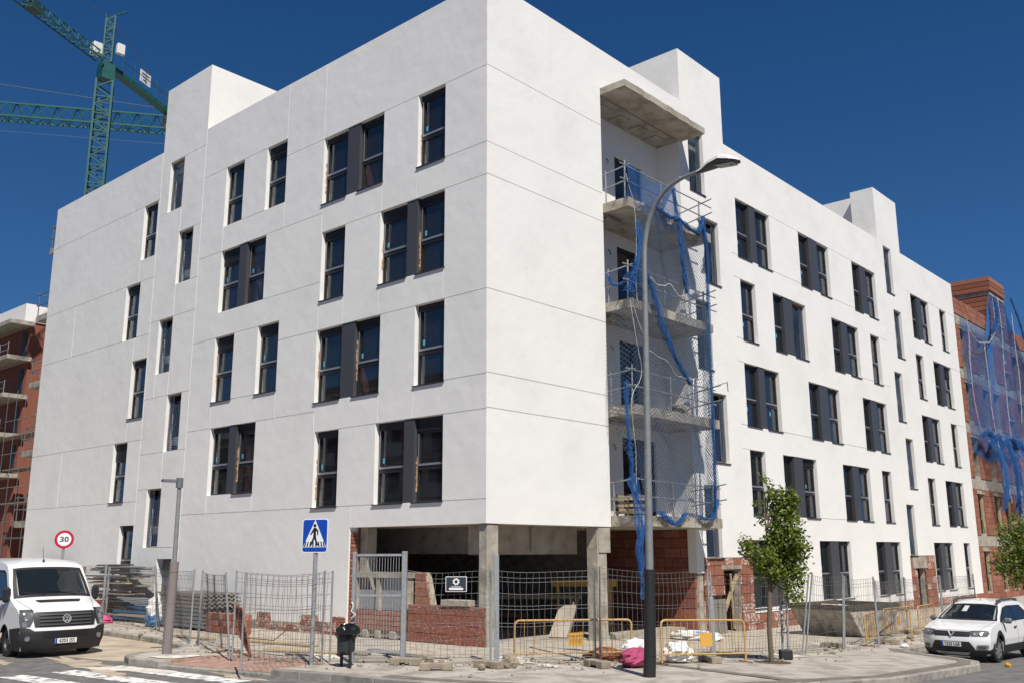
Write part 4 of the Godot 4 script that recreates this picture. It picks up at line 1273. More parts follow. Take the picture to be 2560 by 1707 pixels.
func fences():
	var lab := "grey wire fence panel "
	fence_panel(Vector2(-24.0, 0.9), Vector2(-19.6, 1.3), 1.75, lab + "behind the van by the leftmost plank stack")
	fence_panel(Vector2(-19.5, 1.32), Vector2(-15.1, 1.74), 1.75, lab + "in front of the orange tub")
	fence_panel(Vector2(-15.0, 1.76), Vector2(-10.5, 2.33), 1.75, lab + "in front of the blue beams", {"lean_b": Vector3(-0.1, 0, 0.12)})
	fence_panel(Vector2(-10.3, 2.36), Vector2(-6.02, 3.9), 1.70, lab + "before the corrugated form stack", {"lean_a": Vector3(-0.12, 0, 0.2)})
	fence_panel(Vector2(-5.5, 3.99), Vector2(-2.4, 5.1), 1.68, lab + "beside the wrapped street lamp", {"lean_b": Vector3(-0.1, 0, 0.14)})
	fence_panel(Vector2(-0.29, 6.2), Vector2(-0.12, 4.32), 1.72, lab + "jutting out onto the red crossing pavement")
	fence_panel(Vector2(-2.25, 5.14), Vector2(-0.4, 4.3), 1.72, lab + "behind the crossing sign")
	fence_panel(Vector2(1.02, 3.42), Vector2(2.42, 2.44), 1.76, lab + "carrying the small dark notice")
	fence_panel(Vector2(2.5, 2.38), Vector2(3.8, 0.93), 1.76, lab + "behind the dented yellow barrier")
	fence_panel(Vector2(3.86, 0.86), Vector2(4.7, -1.9), 1.78, lab + "between tall lamp and brick porch wall", {"lean_a": Vector3(0.03, 0, -0.02)})
	fence_panel(Vector2(4.72, -1.98), Vector2(5.26, -5.0), 1.74, lab + "behind the young tree", {"lean_b": Vector3(0.24, 0, -0.1)})
	fence_panel(Vector2(5.3, -5.1), Vector2(5.17, -7.5), 1.78, lab + "in front of the rubbish skip", {"lean_a": Vector3(0.24, 0, -0.1), "lean_b": Vector3(0.1, 0, -0.04)})
	fence_panel(Vector2(5.17, -7.58), Vector2(5.27, -9.5), 1.75, lab + "at the near end of the skip", {"lean_a": Vector3(0.1, 0, -0.04)})
	fence_panel(Vector2(5.25, -9.6), Vector2(4.35, -14.3), 1.68, lab + "behind the row of yellow barriers")
	fence_panel(Vector2(4.3, -14.4), Vector2(4.38, -17.4), 1.66, lab + "before the bare brick doorway")
	fence_panel(Vector2(4.38, -17.5), Vector2(4.4, -21.0), 1.66, lab + "behind the parked white car")
	# stout posts
	var i := 0
	for q in [[2.5, 2.36, 2.06, 0.05, "stout galvanised post beside the concrete corner column"], [4.74, -1.94, 1.25, 0.045, "short galvanised post standing behind the straight yellow barrier"]]:
		var mb := MB.new()
		mb.bevel(Vector3(0, q[2] * 0.5, 0), Vector3(q[3] * 2.0, q[2], q[3] * 1.6), 0.008, Basis(Vector3.UP, 0.7))
		var o := obj("steel_post", mb, M.galv)
		o.position = on_walk(q[0], q[1])
		tag(o, q[4], "post")
	foot_block(1.2, 3.52, 0.4, "concrete fence foot under the gate post")
	foot_block(2.25, 3.72, 0.75, "concrete fence foot lying loose on the pavement before the notice panel")
	foot_block(2.75, 2.85, 0.1, "concrete fence foot at the stout post")
	foot_block(4.25, 1.48, -0.3, "concrete fence foot before the second column")
	foot_block(5.2, -0.98, -0.55, "concrete fence foot under the straight yellow barrier")
	foot_block(4.75, -7.85, 0.05, "concrete fence foot beside the rubbish skip")
	foot_block(5.15, -10.45, 0.05, "concrete fence foot by the leaning yellow barrier")
	foot_block(4.35, -14.5, 0.1, "concrete fence foot before the bare brick doorway")
	# gate
	var a := on_walk(0.19, 4.03); var b := on_walk(1.0, 3.42)
	var t := thing("site_gate", "tall steel framed gate of close upright bars in the site fence", "gate", a)
	var d := b - a; d.y = 0
	for q in [[Vector3.ZERO, 0.036], [d, 0.05]]:
		var mb := MB.new()
		mb.bevel(q[0] + Vector3(0, 1.06, 0), Vector3(q[1] * 2, 2.14, q[1] * 2), 0.008, Basis(Vector3.UP, 0.65))
		obj("post", mb, M.galv, t)
	var e := d.normalized()
	for y in [0.22, 1.28, 2.06]:
		var mb := MB.new()
		mb.bar(e * 0.05 + Vector3(0, y, 0), d - e * 0.05 + Vector3(0, y, 0), 0.045)
		obj("rail", mb, M.galv, t)
	for k in 17:
		var p := d * ((k + 1) / 18.0)
		var mb := MB.new()
		mb.tube(p + Vector3(0, 0.22, 0), p + Vector3(0, 2.05, 0), 0.0065, 5, -1.0, false)
		obj("bar", mb, M.galv, t)
	var ws := MB.new()
	for k in 9: ws.tube(Vector3(0, 0.34 + k * 0.1, 0) + e * 0.05, d - e * 0.05 + Vector3(0, 0.34 + k * 0.1, 0), 0.004, 4, -1.0, false)
	var wo := obj("wire_mesh", ws, M.wire, t)
	wo.set_meta("kind", "stuff")
	var kn := MB.new()
	kn.path([Vector3(0.02, 1.15, 0.05), Vector3(0.1, 1.1, 0.08), Vector3(0.02, 0.98, 0.06), Vector3(0.14, 0.93, 0.05), Vector3(0.05, 0.86, 0.06)], 0.018, 5)
	obj("tie", kn, M.rope, t)
	# notice
	var np := on_walk(1.88, 2.84) + Vector3(0, 1.50, 0)
	var ax := Vector3(1.4, 0, -0.98).normalized(); var az := ax.cross(Vector3.UP)
	var n := thing("notice_board", "small dark notice with white gear emblem tied to the fence", "notice", np + az * 0.06)
	var mb := MB.new()
	mb.prism(rounded_rect(0.42, 0.29, 0.01, 2), Vector3.ZERO, ax, Vector3.UP, 0.006)
	var pl := obj("board", mb, M.white_paint, n)
	mb = MB.new()
	mb.prism(rounded_rect(0.395, 0.265, 0.008, 2), az * 0.003, ax, Vector3.UP, 0.002)
	obj("field", mb, M.sign_dark, pl)
	mb = MB.new()
	var gear := []
	for k in 32:
		var r := 0.056 if (k / 2) % 2 == 0 else 0.07
		gear.append(Vector2(cos(TAU * k / 32.0), sin(TAU * k / 32.0)) * r + Vector2(0, 0.045))
	mb.prism(gear, az * 0.006, ax, Vector3.UP, 0.002)
	obj("emblem", mb, M.white_paint, pl)
	mb = MB.new()
	mb.prism(circle(0.033, 20, Vector2(0, 0.045)), az * 0.008, ax, Vector3.UP, 0.001)
	obj("emblem_hub", mb, M.sign_dark, pl)
	mb = MB.new()
	mb.prism([Vector2(-0.14, -0.11), Vector2(0.14, -0.11), Vector2(0.14, -0.07), Vector2(-0.14, -0.07)], az * 0.006, ax, Vector3.UP, 0.001)
	mb.prism([Vector2(-0.1, -0.055), Vector2(0.1, -0.055), Vector2(0.1, -0.045), Vector2(-0.1, -0.045)], az * 0.006, ax, Vector3.UP, 0.001)
	obj("text_bar", mb, M.white_paint, pl)

# yellow crowd barrier between two points
func barrier(a: Vector3, b: Vector3, label: String, bars := 14, plate := true, lean := Vector3.ZERO, h := 0.82):
	var t := thing("crowd_barrier", label, "barrier", a, "yellow barriers along the fence")
	var d := b - a
	var e := d.normalized()
	var up := (Vector3(0, h, 0) + lean)
	var r := 0.1
	var mb := MB.new()
	var pts := [up * 0.02, up * (1.0 - r / h)]
	for k in range(1, 5):
		var th := PI * 0.5 * k / 5.0
		pts.append(up * (1.0 - r / h) + up.normalized() * r * sin(th) + e * r * (1.0 - cos(th)))
	pts.append(up + e * r); pts.append(up + d - e * r)
	for k in range(1, 5):
		var th := PI * 0.5 * k / 5.0
		pts.append(d + up * (1.0 - r / h) + up.normalized() * r * cos(th) - e * r * (1.0 - sin(th)))
	pts.append(d + up * (1.0 - r / h)); pts.append(d + up * 0.02)
	mb.path(pts, 0.021, 8)
	mb.path([up * 0.22, up * 0.22 + d], 0.017, 6)
	obj("frame", mb, M.yellow, t)
	for k in bars:
		mb = MB.new()
		var s := (k + 1.0) / (bars + 1)
		var wob := e * rng.randf_range(-0.012, 0.012)
		mb.path([up * 0.22 + d * s, up * 0.6 + d * s + wob, up * 0.99 + d * s], 0.0065, 5)
		obj("bar", mb, M.yellow, t)
	for q in [Vector3.ZERO, d]:
		mb = MB.new()
		var nr := Vector3(-e.z, 0, e.x)
		mb.bar(q - nr * 0.2 + Vector3(0, 0.02, 0), q + nr * 0.2 + Vector3(0, 0.02, 0), 0.03, 0.02)
		obj("foot", mb, M.rust, t)
	if plate:
		mb = MB.new()
		var nr := Vector3(-e.z, 0, e.x).normalized()
		if nr.dot(Vector3(15.5, 0, 16.5) - a) < 0: nr = -nr
		var c := d * 0.52 + up * 0.55 + nr * 0.012
		mb.obox(c, Vector3(0.3, 0.26, 0.006), Basis(e, up.normalized(), e.cross(up.normalized())))
		obj("plate", mb, M.yellow_plate, t)
		if label.contains("dented"):
			mb = MB.new()
			for k in 5: mb.bar(c + nr * 0.006 + e * (-0.12 + 0.05 * k) + Vector3(0, -0.07, 0), c + nr * 0.006 + e * (-0.07 + 0.05 * k) + Vector3(0, 0.06 - 0.03 * (k % 2), 0), 0.006)
			obj("scrawl", mb, M.sign_black, t)

func barriers():
	barrier(on_walk(2.62, 1.98) + Vector3(0, 0.0, 0), on_walk(4.1, 0.15), "dented yellow crowd barrier with scrawled plate before the porch", 11, true, Vector3(0.06, 0, 0.05), 0.80)
	barrier(on_walk(4.91, 0.29), on_walk(5.66, -1.61), "straight yellow crowd barrier by the foot of the tall lamp", 12)
	barrier(on_walk(5.05, -9.32), on_walk(4.55, -11.4), "leaning yellow crowd barrier against the rubbish skip", 13, false, Vector3(-0.05, 0, 0.02), 0.78)
	barrier(on_walk(4.52, -11.95), on_walk(4.44, -14.3), "pale yellow crowd barrier with a square plate beyond the skip", 13, true, Vector3.ZERO, 0.84)
	barrier(on_walk(4.41, -15.06), on_walk(4.2, -17.2), "yellow crowd barrier in front of the bare brick doorway", 13, false, Vector3.ZERO, 0.8)

func skip_bin():
	var t := thing("rubbish_skip", "worn grey steel rubbish skip with sloping ends behind the fence", "skip", on_walk(2.78, -12.3))
	var w := 1.03
	var prof := [Vector2(-1.5, 0.04), Vector2(0.0, 0.04), Vector2(0.62, 0.86), Vector2(-2.0, 0.86)]
	# long axis runs from the building to the street
	var ax := Vector3(-0.2, 0, 0.98).normalized(); var az := ax.cross(Vector3.UP)
	var mb := MB.new()
	mb.prism([prof[0], prof[1], prof[2], prof[3]], az * w, ax, Vector3.UP, 0.02)
	mb.prism([prof[0], prof[1], prof[2], prof[3]], -az * w, ax, Vector3.UP, 0.02)
	var P := func(x: float, y: float, sd: float) -> Vector3: return ax * x + Vector3(0, y, 0) + az * w * sd
	mb.quad(P.call(0.0, 0.04, 1), P.call(0.62, 0.86, 1), P.call(0.62, 0.86, -1), P.call(0.0, 0.04, -1), ax)
	mb.quad(P.call(-1.5, 0.04, 1), P.call(-2.0, 0.86, 1), P.call(-2.0, 0.86, -1), P.call(-1.5, 0.04, -1), -ax)
	mb.quad(P.call(0.0, 0.04, 1), P.call(0.0, 0.04, -1), P.call(-1.5, 0.04, -1), P.call(-1.5, 0.04, 1), Vector3.DOWN)
	obj("body", mb, M.skip, t)
	mb = MB.new()
	for s in [-1.0, 1.0]:
		mb.bar(ax * -2.02 + Vector3(0, 0.86, 0) + az * w * s, ax * 0.64 + Vector3(0, 0.86, 0) + az * w * s, 0.1, 0.15)
		mb.bar(ax * (0.62 if s > 0 else -2.0) + Vector3(0, 0.86, 0) - az * w, ax * (0.62 if s > 0 else -2.0) + Vector3(0, 0.86, 0) + az * w, 0.1, 0.15)
	obj("rim", mb, M.skip_rim, t)
	for s in [-1.2, -0.45]:
		mb = MB.new()
		mb.bar(ax * s + Vector3(0, 0.06, 0) - az * (w + 0.02), ax * s + Vector3(0, 0.8, 0) - az * (w + 0.02), 0.06, 0.04, az)
		obj("rib", mb, M.skip, t)
	mb = MB.new()
	var nz := FastNoiseLite.new(); nz.seed = 3; nz.frequency = 0.9
	for i in 10:
		for j in 6:
			var f := func(a, b):
				var p: Vector3 = ax * lerpf(-1.9, 0.5, a / 10.0) + az * lerpf(-w + 0.06, w - 0.06, b / 6.0)
				return p + Vector3(0, 0.74 + 0.2 * absf(nz.get_noise_2d(p.x * 2, p.z * 2)), 0)
			mb.quad(f.call(i, j), f.call(i + 1, j), f.call(i + 1, j + 1), f.call(i, j + 1), Vector3.UP)
	obj("rubble", mb, M.spill, t)

func lumpy(c: Vector3, s: Vector3, sd: int, amp := 0.25, fr := 2.2) -> MB:
	# a crumpled closed lump
	var mb := MB.new()
	var nz := FastNoiseLite.new(); nz.seed = sd; nz.frequency = fr
	var f := func(i, j):
		var th: float = PI * i / 14.0; var ph: float = TAU * j / 22.0
		var d := Vector3(sin(th) * cos(ph), cos(th), sin(th) * sin(ph))
		var r: float = 1.0 + amp * nz.get_noise_3dv(d * 0.9) + amp * 0.5 * nz.get_noise_3dv(d * 2.3)
		var p: Vector3 = c + d * s * r
		p.y = maxf(p.y, c.y - s.y * 0.8)
		return p
	for i in 14:
		for j in 22:
			var a: Vector3 = f.call(i, j); var b: Vector3 = f.call(i, (j + 1) % 22); var cc: Vector3 = f.call(i + 1, (j + 1) % 22); var d: Vector3 = f.call(i + 1, j)
			mb.quad(a, b, cc, d, (a + cc) * 0.5 - c)
	return mb

func sacks():
	var o := obj("rubble_sack", lumpy(Vector3(0, 0.16, 0), Vector3(0.26, 0.18, 0.36), 4, 0.3), M.plum)
	o.position = on_walk(4.75, 0.95); tag(o, "plum coloured sack slumped at the foot of the tall lamp", "sack")
	o = obj("rubble_sack", lumpy(Vector3(0, 0.24, 0), Vector3(0.24, 0.2, 0.34), 9, 0.35), M.sack)
	o.position = on_walk(4.3, 0.25); tag(o, "crumpled white sack with blue marks behind the plum sack", "sack")
	var mb := lumpy(Vector3(0.06, 0.28, 0.05), Vector3(0.14, 0.12, 0.06), 12, 0.3)
	obj("blue_print", mb, M.sack_blue, o)
	o = obj("rubble_sack", lumpy(Vector3(0, 0.2, 0), Vector3(0.27, 0.2, 0.3), 15, 0.35), M.sack)
	o.position = on_walk(4.85, -0.35); tag(o, "white sack beside the straight yellow barrier's near end", "sack")
	mb = lumpy(Vector3(0.05, 0.3, 0.05), Vector3(0.12, 0.04, 0.14), 17, 0.3)
	obj("blue_print", mb, M.sack_blue, o)
	o = obj("rubble_sack", lumpy(Vector3(0, 0.1, 0), Vector3(0.75, 0.15, 0.5), 19, 0.4, 3.0), M.sack)
	o.position = on_walk(0.9, -7.6); tag(o, "flat white plastic sheet with blue patch lying near the entrance", "sheeting")
	mb = lumpy(Vector3(0.25, 0.2, 0.15), Vector3(0.2, 0.05, 0.15), 22, 0.3)
	obj("blue_print", mb, M.sack_blue, o)
	o = obj("rubble_lump", lumpy(Vector3(0, 0.1, 0), Vector3(0.16, 0.16, 0.12), 24, 0.4), M.block)
	o.position = on_walk(3.06, 2.62); tag(o, "broken lump of concrete beside the stout post's foot", "rubble")
	o = obj("earth_heap", lumpy(Vector3(0, 0.08, 0), Vector3(0.42, 0.14, 0.32), 27, 0.4), M.rust)
	o.position = on_walk(3.5, 0.2); tag(o, "low brown heap behind the dented barrier", "earth heap")
	for q in [[1.75, 3.1, "before the notice panel"], [2.9, 3.2, "beside the stout post's concrete foot"], [1.3, 3.0, "just inside the gate post"], [5.0, -12.6, "under the pale yellow barrier"], [4.7, -13.4, "near the far end of the pale yellow barrier"], [5.3, -11.4, "in front of the leaning yellow barrier"], [-1.2, 3.2, "behind the crossing sign"], [0.9, 2.6, "inside the fence before the low brick wall"]]:
		var r := rng.randf_range(0.05, 0.11)
		var s := obj("rubble_stone", lumpy(Vector3(0, r * 0.6, 0), Vector3(r, r * 0.7, r * 0.8), rng.randi() % 900, 0.5), M.block)
		s.position = on_walk(q[0], q[1]); tag(s, "small broken stone lying " + q[2], "stone", "stones on the pavement")
	o = obj("paper_scrap", lumpy(Vector3(0, 0.04, 0), Vector3(0.07, 0.05, 0.06), 33, 0.5), M.yellow_plate)
	o.position = Vector3(8.95, road_y(-7.4), -7.4); tag(o, "small yellow scrap lying in the gutter by the kerb", "litter")
	o = obj("paper_scrap", lumpy(Vector3(0, 0.04, 0), Vector3(0.1, 0.05, 0.08), 35, 0.5), M.white_paint)
	o.position = on_walk(5.9, -9.6); tag(o, "small white scrap on the pavement near the white car", "litter")
	# leaning concrete boards inside the porch
	var k := 0
	for q in [[-1.1, -3.95, -1.35, -4.75, 0.95, "concrete"], [-0.95, -4.15, -1.3, -5.1, 1.25, "wood_grey"]]:
		mb = MB.new()
		var a := Vector3(q[0], 0.17, q[1]); var b := Vector3(q[2], q[4], q[3])
		var dr := (b - a).normalized()
		var sd := Vector3.UP.cross(dr).normalized()
		mb.obox((a + b) * 0.5, Vector3(0.5 if k == 0 else 0.12, 0.06, (b - a).length()), Basis(sd, dr.cross(sd), dr))
		o = obj("leaning_board", mb, M[q[5]])
		tag(o, ["wide grey board leaning against the second column inside the porch", "narrow grey plank leaning beside the wide board in the porch"][k], "board")
		k += 1
	# timber and tools in the depth of the porch
	for q in [[-4.2, 1.05, -6.4, 3.2, 0.12, 0.3, "wood_pale", "pale timber beam on trestles deep inside the porch"], [-3.0, 1.45, -7.6, 2.0, 0.2, 0.25, "yellow_plate", "ochre box stored deep inside the porch"], [-5.0, 0.55, -5.0, 3.0, 0.12, 0.3, "rust", "rusty beam lying deep inside the porch"]]:
		mb = MB.new()
		mb.bevel(Vector3.ZERO, Vector3(q[3], q[4], q[5]), 0.01)
		for s in [-0.4, 0.4]: mb.box(Vector3(q[3] * s - 0.05, -(q[1] - 0.16), -0.1), Vector3(q[3] * s + 0.05, -q[4] * 0.5, 0.1))
		o = obj("stored_beam", mb, M[q[6]])
		o.position = Vector3(q[0], q[1], q[2]); o.rotation.y = 0.7
		tag(o, q[7], "timber")
	# slab of precast concrete on the low wall
	mb = MB.new()
	mb.bevel(Vector3(0, 0.07, 0), Vector3(0.95, 0.14, 0.35), 0.01)
	o = obj("concrete_slab", mb, M.concrete)
	o.position = Vector3(-1.05, 1.141, -0.2); tag(o, "loose concrete slab lying on the low brick wall", "slab")

func stacks():
	# corrugated forms beside the facade
	var t := thing("form_stack", "long stack of grey corrugated steel forms beside the white facade", "stack", on_walk(-11.5, 1.0), "", Basis(Vector3.UP, -0.06))
	for k in 9:
		var mb := MB.new()
		var y := 0.12 + k * 0.105
		var jig := rng.randf_range(-0.07, 0.07)
		var n := 14
		for i in n:
			var z := lerpf(-0.55, 0.55, (i + 0.5) / n)
			mb.obox(Vector3(0.95 + jig, y + (0.02 if i % 2 == 0 else -0.02), z), Vector3(2.9 + rng.randf() * 0.02, 0.05, 1.1 / n * 1.02))
		mb.obox(Vector3(0.95 + jig, y, 0.575), Vector3(2.9, 0.085, 0.03))
		obj("form_sheet", mb, M.steel_grey if k < 5 else M.wood_grey, t)
	for x in [-0.2, 0.9, 2.0]:
		var mb := MB.new()
		mb.obox(Vector3(x, 0.035, 0), Vector3(0.12, 0.07, 1.1))
		obj("bearer", mb, M.wood_dark, t)
	# high heap of scaffold boards
	plank_heap(Vector2(-16.2, 0.75), 3.4, 1.0, 1.72, 46, "tall jumbled pile of grey scaffold boards under the far window", 71, 0.0)
	plank_heap(Vector2(-22.5, 0.6), 3.6, 1.0, 1.85, 36, "pile of grey boards partly hidden behind the white van", 73, 0.0)
	t = thing("beam_rack", "blue steel beams and props racked low behind the fence", "stack", on_walk(-13.6, 1.15))
	for k in 7:
		var mb := MB.new()
		var y := 0.12 + 0.1 * (k / 2)
		mb.obox(Vector3(rng.randf_range(-0.25, 0.25), y, -0.35 + 0.32 * (k % 2) + rng.randf() * 0.1), Vector3(3.0, 0.075, 0.16), Basis(Vector3.UP, rng.randf_range(-0.05, 0.05)))
		obj("beam", mb, M.steel_blue if k != 3 else M.wood_pale, t)
	for k in 5:
		var mb := MB.new()
		mb.tube(Vector3(-1.5 + rng.randf() * 0.4, 0.5 + 0.06 * k, -0.3 + 0.12 * k), Vector3(1.4, 0.47 + 0.07 * k, -0.35 + 0.14 * k), 0.03, 6)
		obj("prop", mb, M.galv, t)
	var o := obj("bundled_sheeting", lumpy(Vector3(0, 0.42, 0), Vector3(0.35, 0.48, 0.3), 45, 0.35, 2.6), M.sack)
	o.position = on_walk(-12.0, 1.55); tag(o, "bundle of crumpled white and blue sheeting beside the corrugated forms", "sheeting")
	var mb2 := lumpy(Vector3(0.05, 0.2, 0.12), Vector3(0.3, 0.25, 0.22), 47, 0.4, 2.6)
	obj("tarpaulin", mb2, M.tarp, o)
	# orange tub
	t = thing("mortar_tub", "square orange mortar tub standing behind the fence", "tub", on_walk(-16.6, 1.6 - 0.7), "", Basis(Vector3.UP, 0.3))
	var mb := MB.new()
	var bo := 0.25; var to := 0.32
	for k in 4:
		var a := Basis(Vector3.UP, PI * 0.5 * k)
		mb.quad(a * Vector3(-bo, 0.02, bo), a * Vector3(bo, 0.02, bo), a * Vector3(to, 0.58, to), a * Vector3(-to, 0.58, to), a * Vector3(0, 0, 1))
		mb.quad(a * Vector3(-bo + 0.03, 0.1, bo - 0.03), a * Vector3(bo - 0.03, 0.1, bo - 0.03), a * Vector3(to - 0.03, 0.58, to - 0.03), a * Vector3(-to + 0.03, 0.58, to - 0.03), a * Vector3(0, 0, -1))
	mb.quad(Vector3(-bo, 0.02, -bo), Vector3(bo, 0.02, -bo), Vector3(bo, 0.02, bo), Vector3(-bo, 0.02, bo), Vector3.DOWN)
	mb.quad(Vector3(-bo + 0.03, 0.1, -bo + 0.03), Vector3(bo - 0.03, 0.1, -bo + 0.03), Vector3(bo - 0.03, 0.1, bo - 0.03), Vector3(-bo + 0.03, 0.1, bo - 0.03), Vector3.UP)
	obj("tub", mb, M.orange_box, t)
	mb = MB.new()
	for k in 4:
		var a := Basis(Vector3.UP, PI * 0.5 * k)
		mb.bar(a * Vector3(-to, 0.59, to), a * Vector3(to, 0.59, to), 0.05, 0.035)
	obj("rim", mb, M.orange_box, t)
	o = obj("plastic_bag", lumpy(Vector3(0, 0.08, 0), Vector3(0.3, 0.14, 0.18), 51, 0.5, 2.8), M.pink)
	o.position = on_walk(-14.6, 1.35 + 0.5); tag(o, "pink plastic bag on the ground below the orange tub", "bag")
	# rusty lattice leaning on the fence
	t = thing("rusty_lattice", "rust brown lattice panel leaning behind the fence near the crossing", "lattice panel", on_walk(-3.2, 4.35))
	var A := Vector3(-0.9, 0.98, -0.35); var Bv := Vector3(0.1, 0.98 - 0.06, 0.05); var C := Vector3(0.95, 0.04, 0.35); var Dv := Vector3(-0.1, 0.35, -0.05)
	for e in [[A, Bv], [Bv, C], [C, Dv], [Dv, A]]:
		mb = MB.new()
		mb.bar(e[0], e[1], 0.04)
		obj("edge_bar", mb, M.rust, t)
	for k in 9:
		mb = MB.new()
		var s := (k + 1) / 10.0
		mb.bar(A.lerp(Bv, s), Dv.lerp(C, s), 0.022)
		obj("bar", mb, M.rust, t)
		if k % 2 == 0:
			mb = MB.new()
			mb.bar(A.lerp(Dv, s), Bv.lerp(C, s), 0.022)
			obj("bar", mb, M.rust, t)
	mb = MB.new()
	mb.path([C, C + Vector3(-0.5, 0.1, 0.25), C + Vector3(-1.0, 0.02, 0.3)], 0.02, 6)
	mb.path([Dv + Vector3(0.5, 0, 0.2), C + Vector3(0.35, 0.3, -0.3), C + Vector3(0.5, 0.5, -0.5)], 0.012, 5)
	obj("bent_bar", mb, M.rust, t)
	# boards lying on the ground
	var i := 0
	for q in [[-1.9, 3.3, 2.6, 0.35], [-0.2, 2.5, 2.2, -0.2], [-4.2, 2.6, 2.4, 0.1], [-7.2, 3.05, 1.5, 0.05]]:
		mb = MB.new()
		mb.bevel(Vector3(0, 0.04, 0), Vector3(q[2], 0.05, 0.22), 0.006)
		o = obj("board", mb, M.wood_pale if i != 1 else M.wood_grey)
		o.position = on_walk(q[0], q[1]); o.rotation.y = q[3]
		tag(o, ["pale board on the ground behind the crossing sign", "grey board on the ground behind the gate", "pale board on the ground behind the rusty lattice", "short pale board beside the corrugated forms"][i], "board")
		i += 1
	# stack of hollow bricks
	t = thing("brick_stack", "low stack of red hollow bricks near the white facade", "brick stack", on_walk(-8.0, 1.6))
	for k in 18:
		mb = MB.new()
		mb.bevel(Vector3((k % 6) * 0.3 - 0.8 + 0.02 * (k % 3), 0.1 + 0.17 * (k / 6), 0.03 * (k % 2)), Vector3(0.28, 0.16, 0.3), 0.008, Basis(Vector3.UP, rng.randf_range(-0.08, 0.08)))
		obj("brick", mb, M["brick%d" % (k % 5)], t)

func plank_heap(at: Vector2, L: float, W: float, H: float, n: int, label: String, sd: int, turn: float):
	var r2 := RandomNumberGenerator.new()
	r2.seed = sd
	var t := thing("board_pile", label, "board pile", on_walk(at.x, at.y), "", Basis(Vector3.UP, turn))
	for k in n:
		var mb := MB.new()
		var y := 0.05 + H * k / n
		var l := L * r2.randf_range(0.55, 1.0)
		var dx := r2.randf_range(-0.25, 0.25)
		var bs := Basis(Vector3.UP, r2.randf_range(-0.12, 0.12)) * Basis(Vector3.BACK, r2.randf_range(-0.04, 0.04))
		if r2.randf() < 0.7: mb.obox(Vector3(dx, y, r2.randf_range(-W, W) * 0.42), Vector3(l, r2.randf_range(0.03, 0.055), r2.randf_range(0.18, 0.5)), bs)
		else: mb.tube(Vector3(dx - l * 0.5, y, r2.randf_range(-W, W) * 0.45), Vector3(dx + l * 0.5, y + r2.randf_range(-0.05, 0.08), r2.randf_range(-W, W) * 0.45), 0.028, 6)
		obj("board", mb, [M.wood_grey, M.steel_grey, M.wood_dark, M.galv_dark, M.wood_grey, M.wood_pale][r2.randi() % 6], t)
	for x in [-L * 0.42, L * 0.1]:
		var mb := MB.new()
		mb.bar(Vector3(x, 0, W * 0.5), Vector3(x, H * 0.98, W * 0.5), 0.06)
		mb.bar(Vector3(x, 0, -W * 0.5), Vector3(x, H * 0.98, -W * 0.5), 0.06)
		obj("upright", mb, M.rust if x < 0 else M.galv, t)

# ---------------------------------------------------------------- balcony guard rails and safety nets
func balcony_rails():
	for k in 4:
		var y: float = [3.34, 6.33, 9.31, 12.32][k]
		var t := thing("guard_rail", "makeshift steel tube guard rail on the " + ["lowest", "second lowest", "second highest", "highest"][k] + " corner balcony", "railing", Vector3(0, y, 0), "tube guard rails on the corner balconies")
		var zs := [-4.95, -6.85, -9.05] if k != 1 else [-5.0, -6.95, -9.1]
		var x := 0.80
		for z in zs:
			var mb := MB.new()
			mb.tube(Vector3(x, 0, z), Vector3(x + 0.02, 1.12 if z > -5.2 else 1.02, z), 0.024, 6)
			obj("post", mb, M.galv, t)
		var pb := MB.new()
		pb.tube(Vector3(0.1, 0, -5.0), Vector3(0.1, 1.0, -5.0), 0.022, 6)
		obj("post", pb, M.galv, t)
		for h in [0.5, 0.95]:
			var mb := MB.new()
			var over := 0.5 if k > 1 else 0.2
			mb.tube(Vector3(x + 0.03, h + 0.02, -4.7), Vector3(x + 0.03, h - 0.05 + 0.03 * k, -9.3 - over), 0.02, 6)
			obj("rail", mb, M.galv, t)
			mb = MB.new()
			mb.tube(Vector3(-0.05, h - 0.06, -5.0), Vector3(x + 0.15, h + 0.03, -4.98), 0.02, 6)
			obj("rail", mb, M.galv, t)
			mb = MB.new()
			mb.tube(Vector3(x + 0.45, h + 0.05, -9.1), Vector3(-0.05, h - 0.1, -9.25), 0.02, 6)
			obj("rail", mb, M.galv, t)
		if k == 1:
			var mb := MB.new()
			mb.path([Vector3(0.8, 0.95, -9.1), Vector3(0.95, 1.25, -10.05), Vector3(0.95, 0.95, -10.08)], 0.018, 6)
			obj("rail", mb, M.galv, t)
	var o := obj("rubble_sack", lumpy(Vector3(0, 0.16, 0), Vector3(0.3, 0.2, 0.4), 81, 0.4), M.block)
	o.position = Vector3(0.3, 6.33, -8.1); tag(o, "pale bag of rubble on the second lowest corner balcony", "sack")
	var t := thing("crate", "slatted wooden crate on the lowest corner balcony", "crate", Vector3(0.35, 3.35, -5.45))
	for k in 6:
		var mb := MB.new()
		mb.obox(Vector3(0, 0.08 + 0.09 * k, 0.3 if k % 2 == 0 else -0.3), Vector3(0.7, 0.07, 0.03))
		mb.obox(Vector3(0.35 if k % 2 == 0 else -0.35, 0.08 + 0.09 * k, 0), Vector3(0.03, 0.07, 0.57))
		obj("slat", mb, M.wood_pale if k != 3 else M.wood_dark, t)
	for s in [[-0.3, -0.25], [0.3, -0.25], [-0.3, 0.25], [0.3, 0.25]]:
		var mb := MB.new()
		mb.obox(Vector3(s[0], 0.3, s[1]), Vector3(0.05, 0.6, 0.05))
		obj("corner_post", mb, M.wood_dark, t)

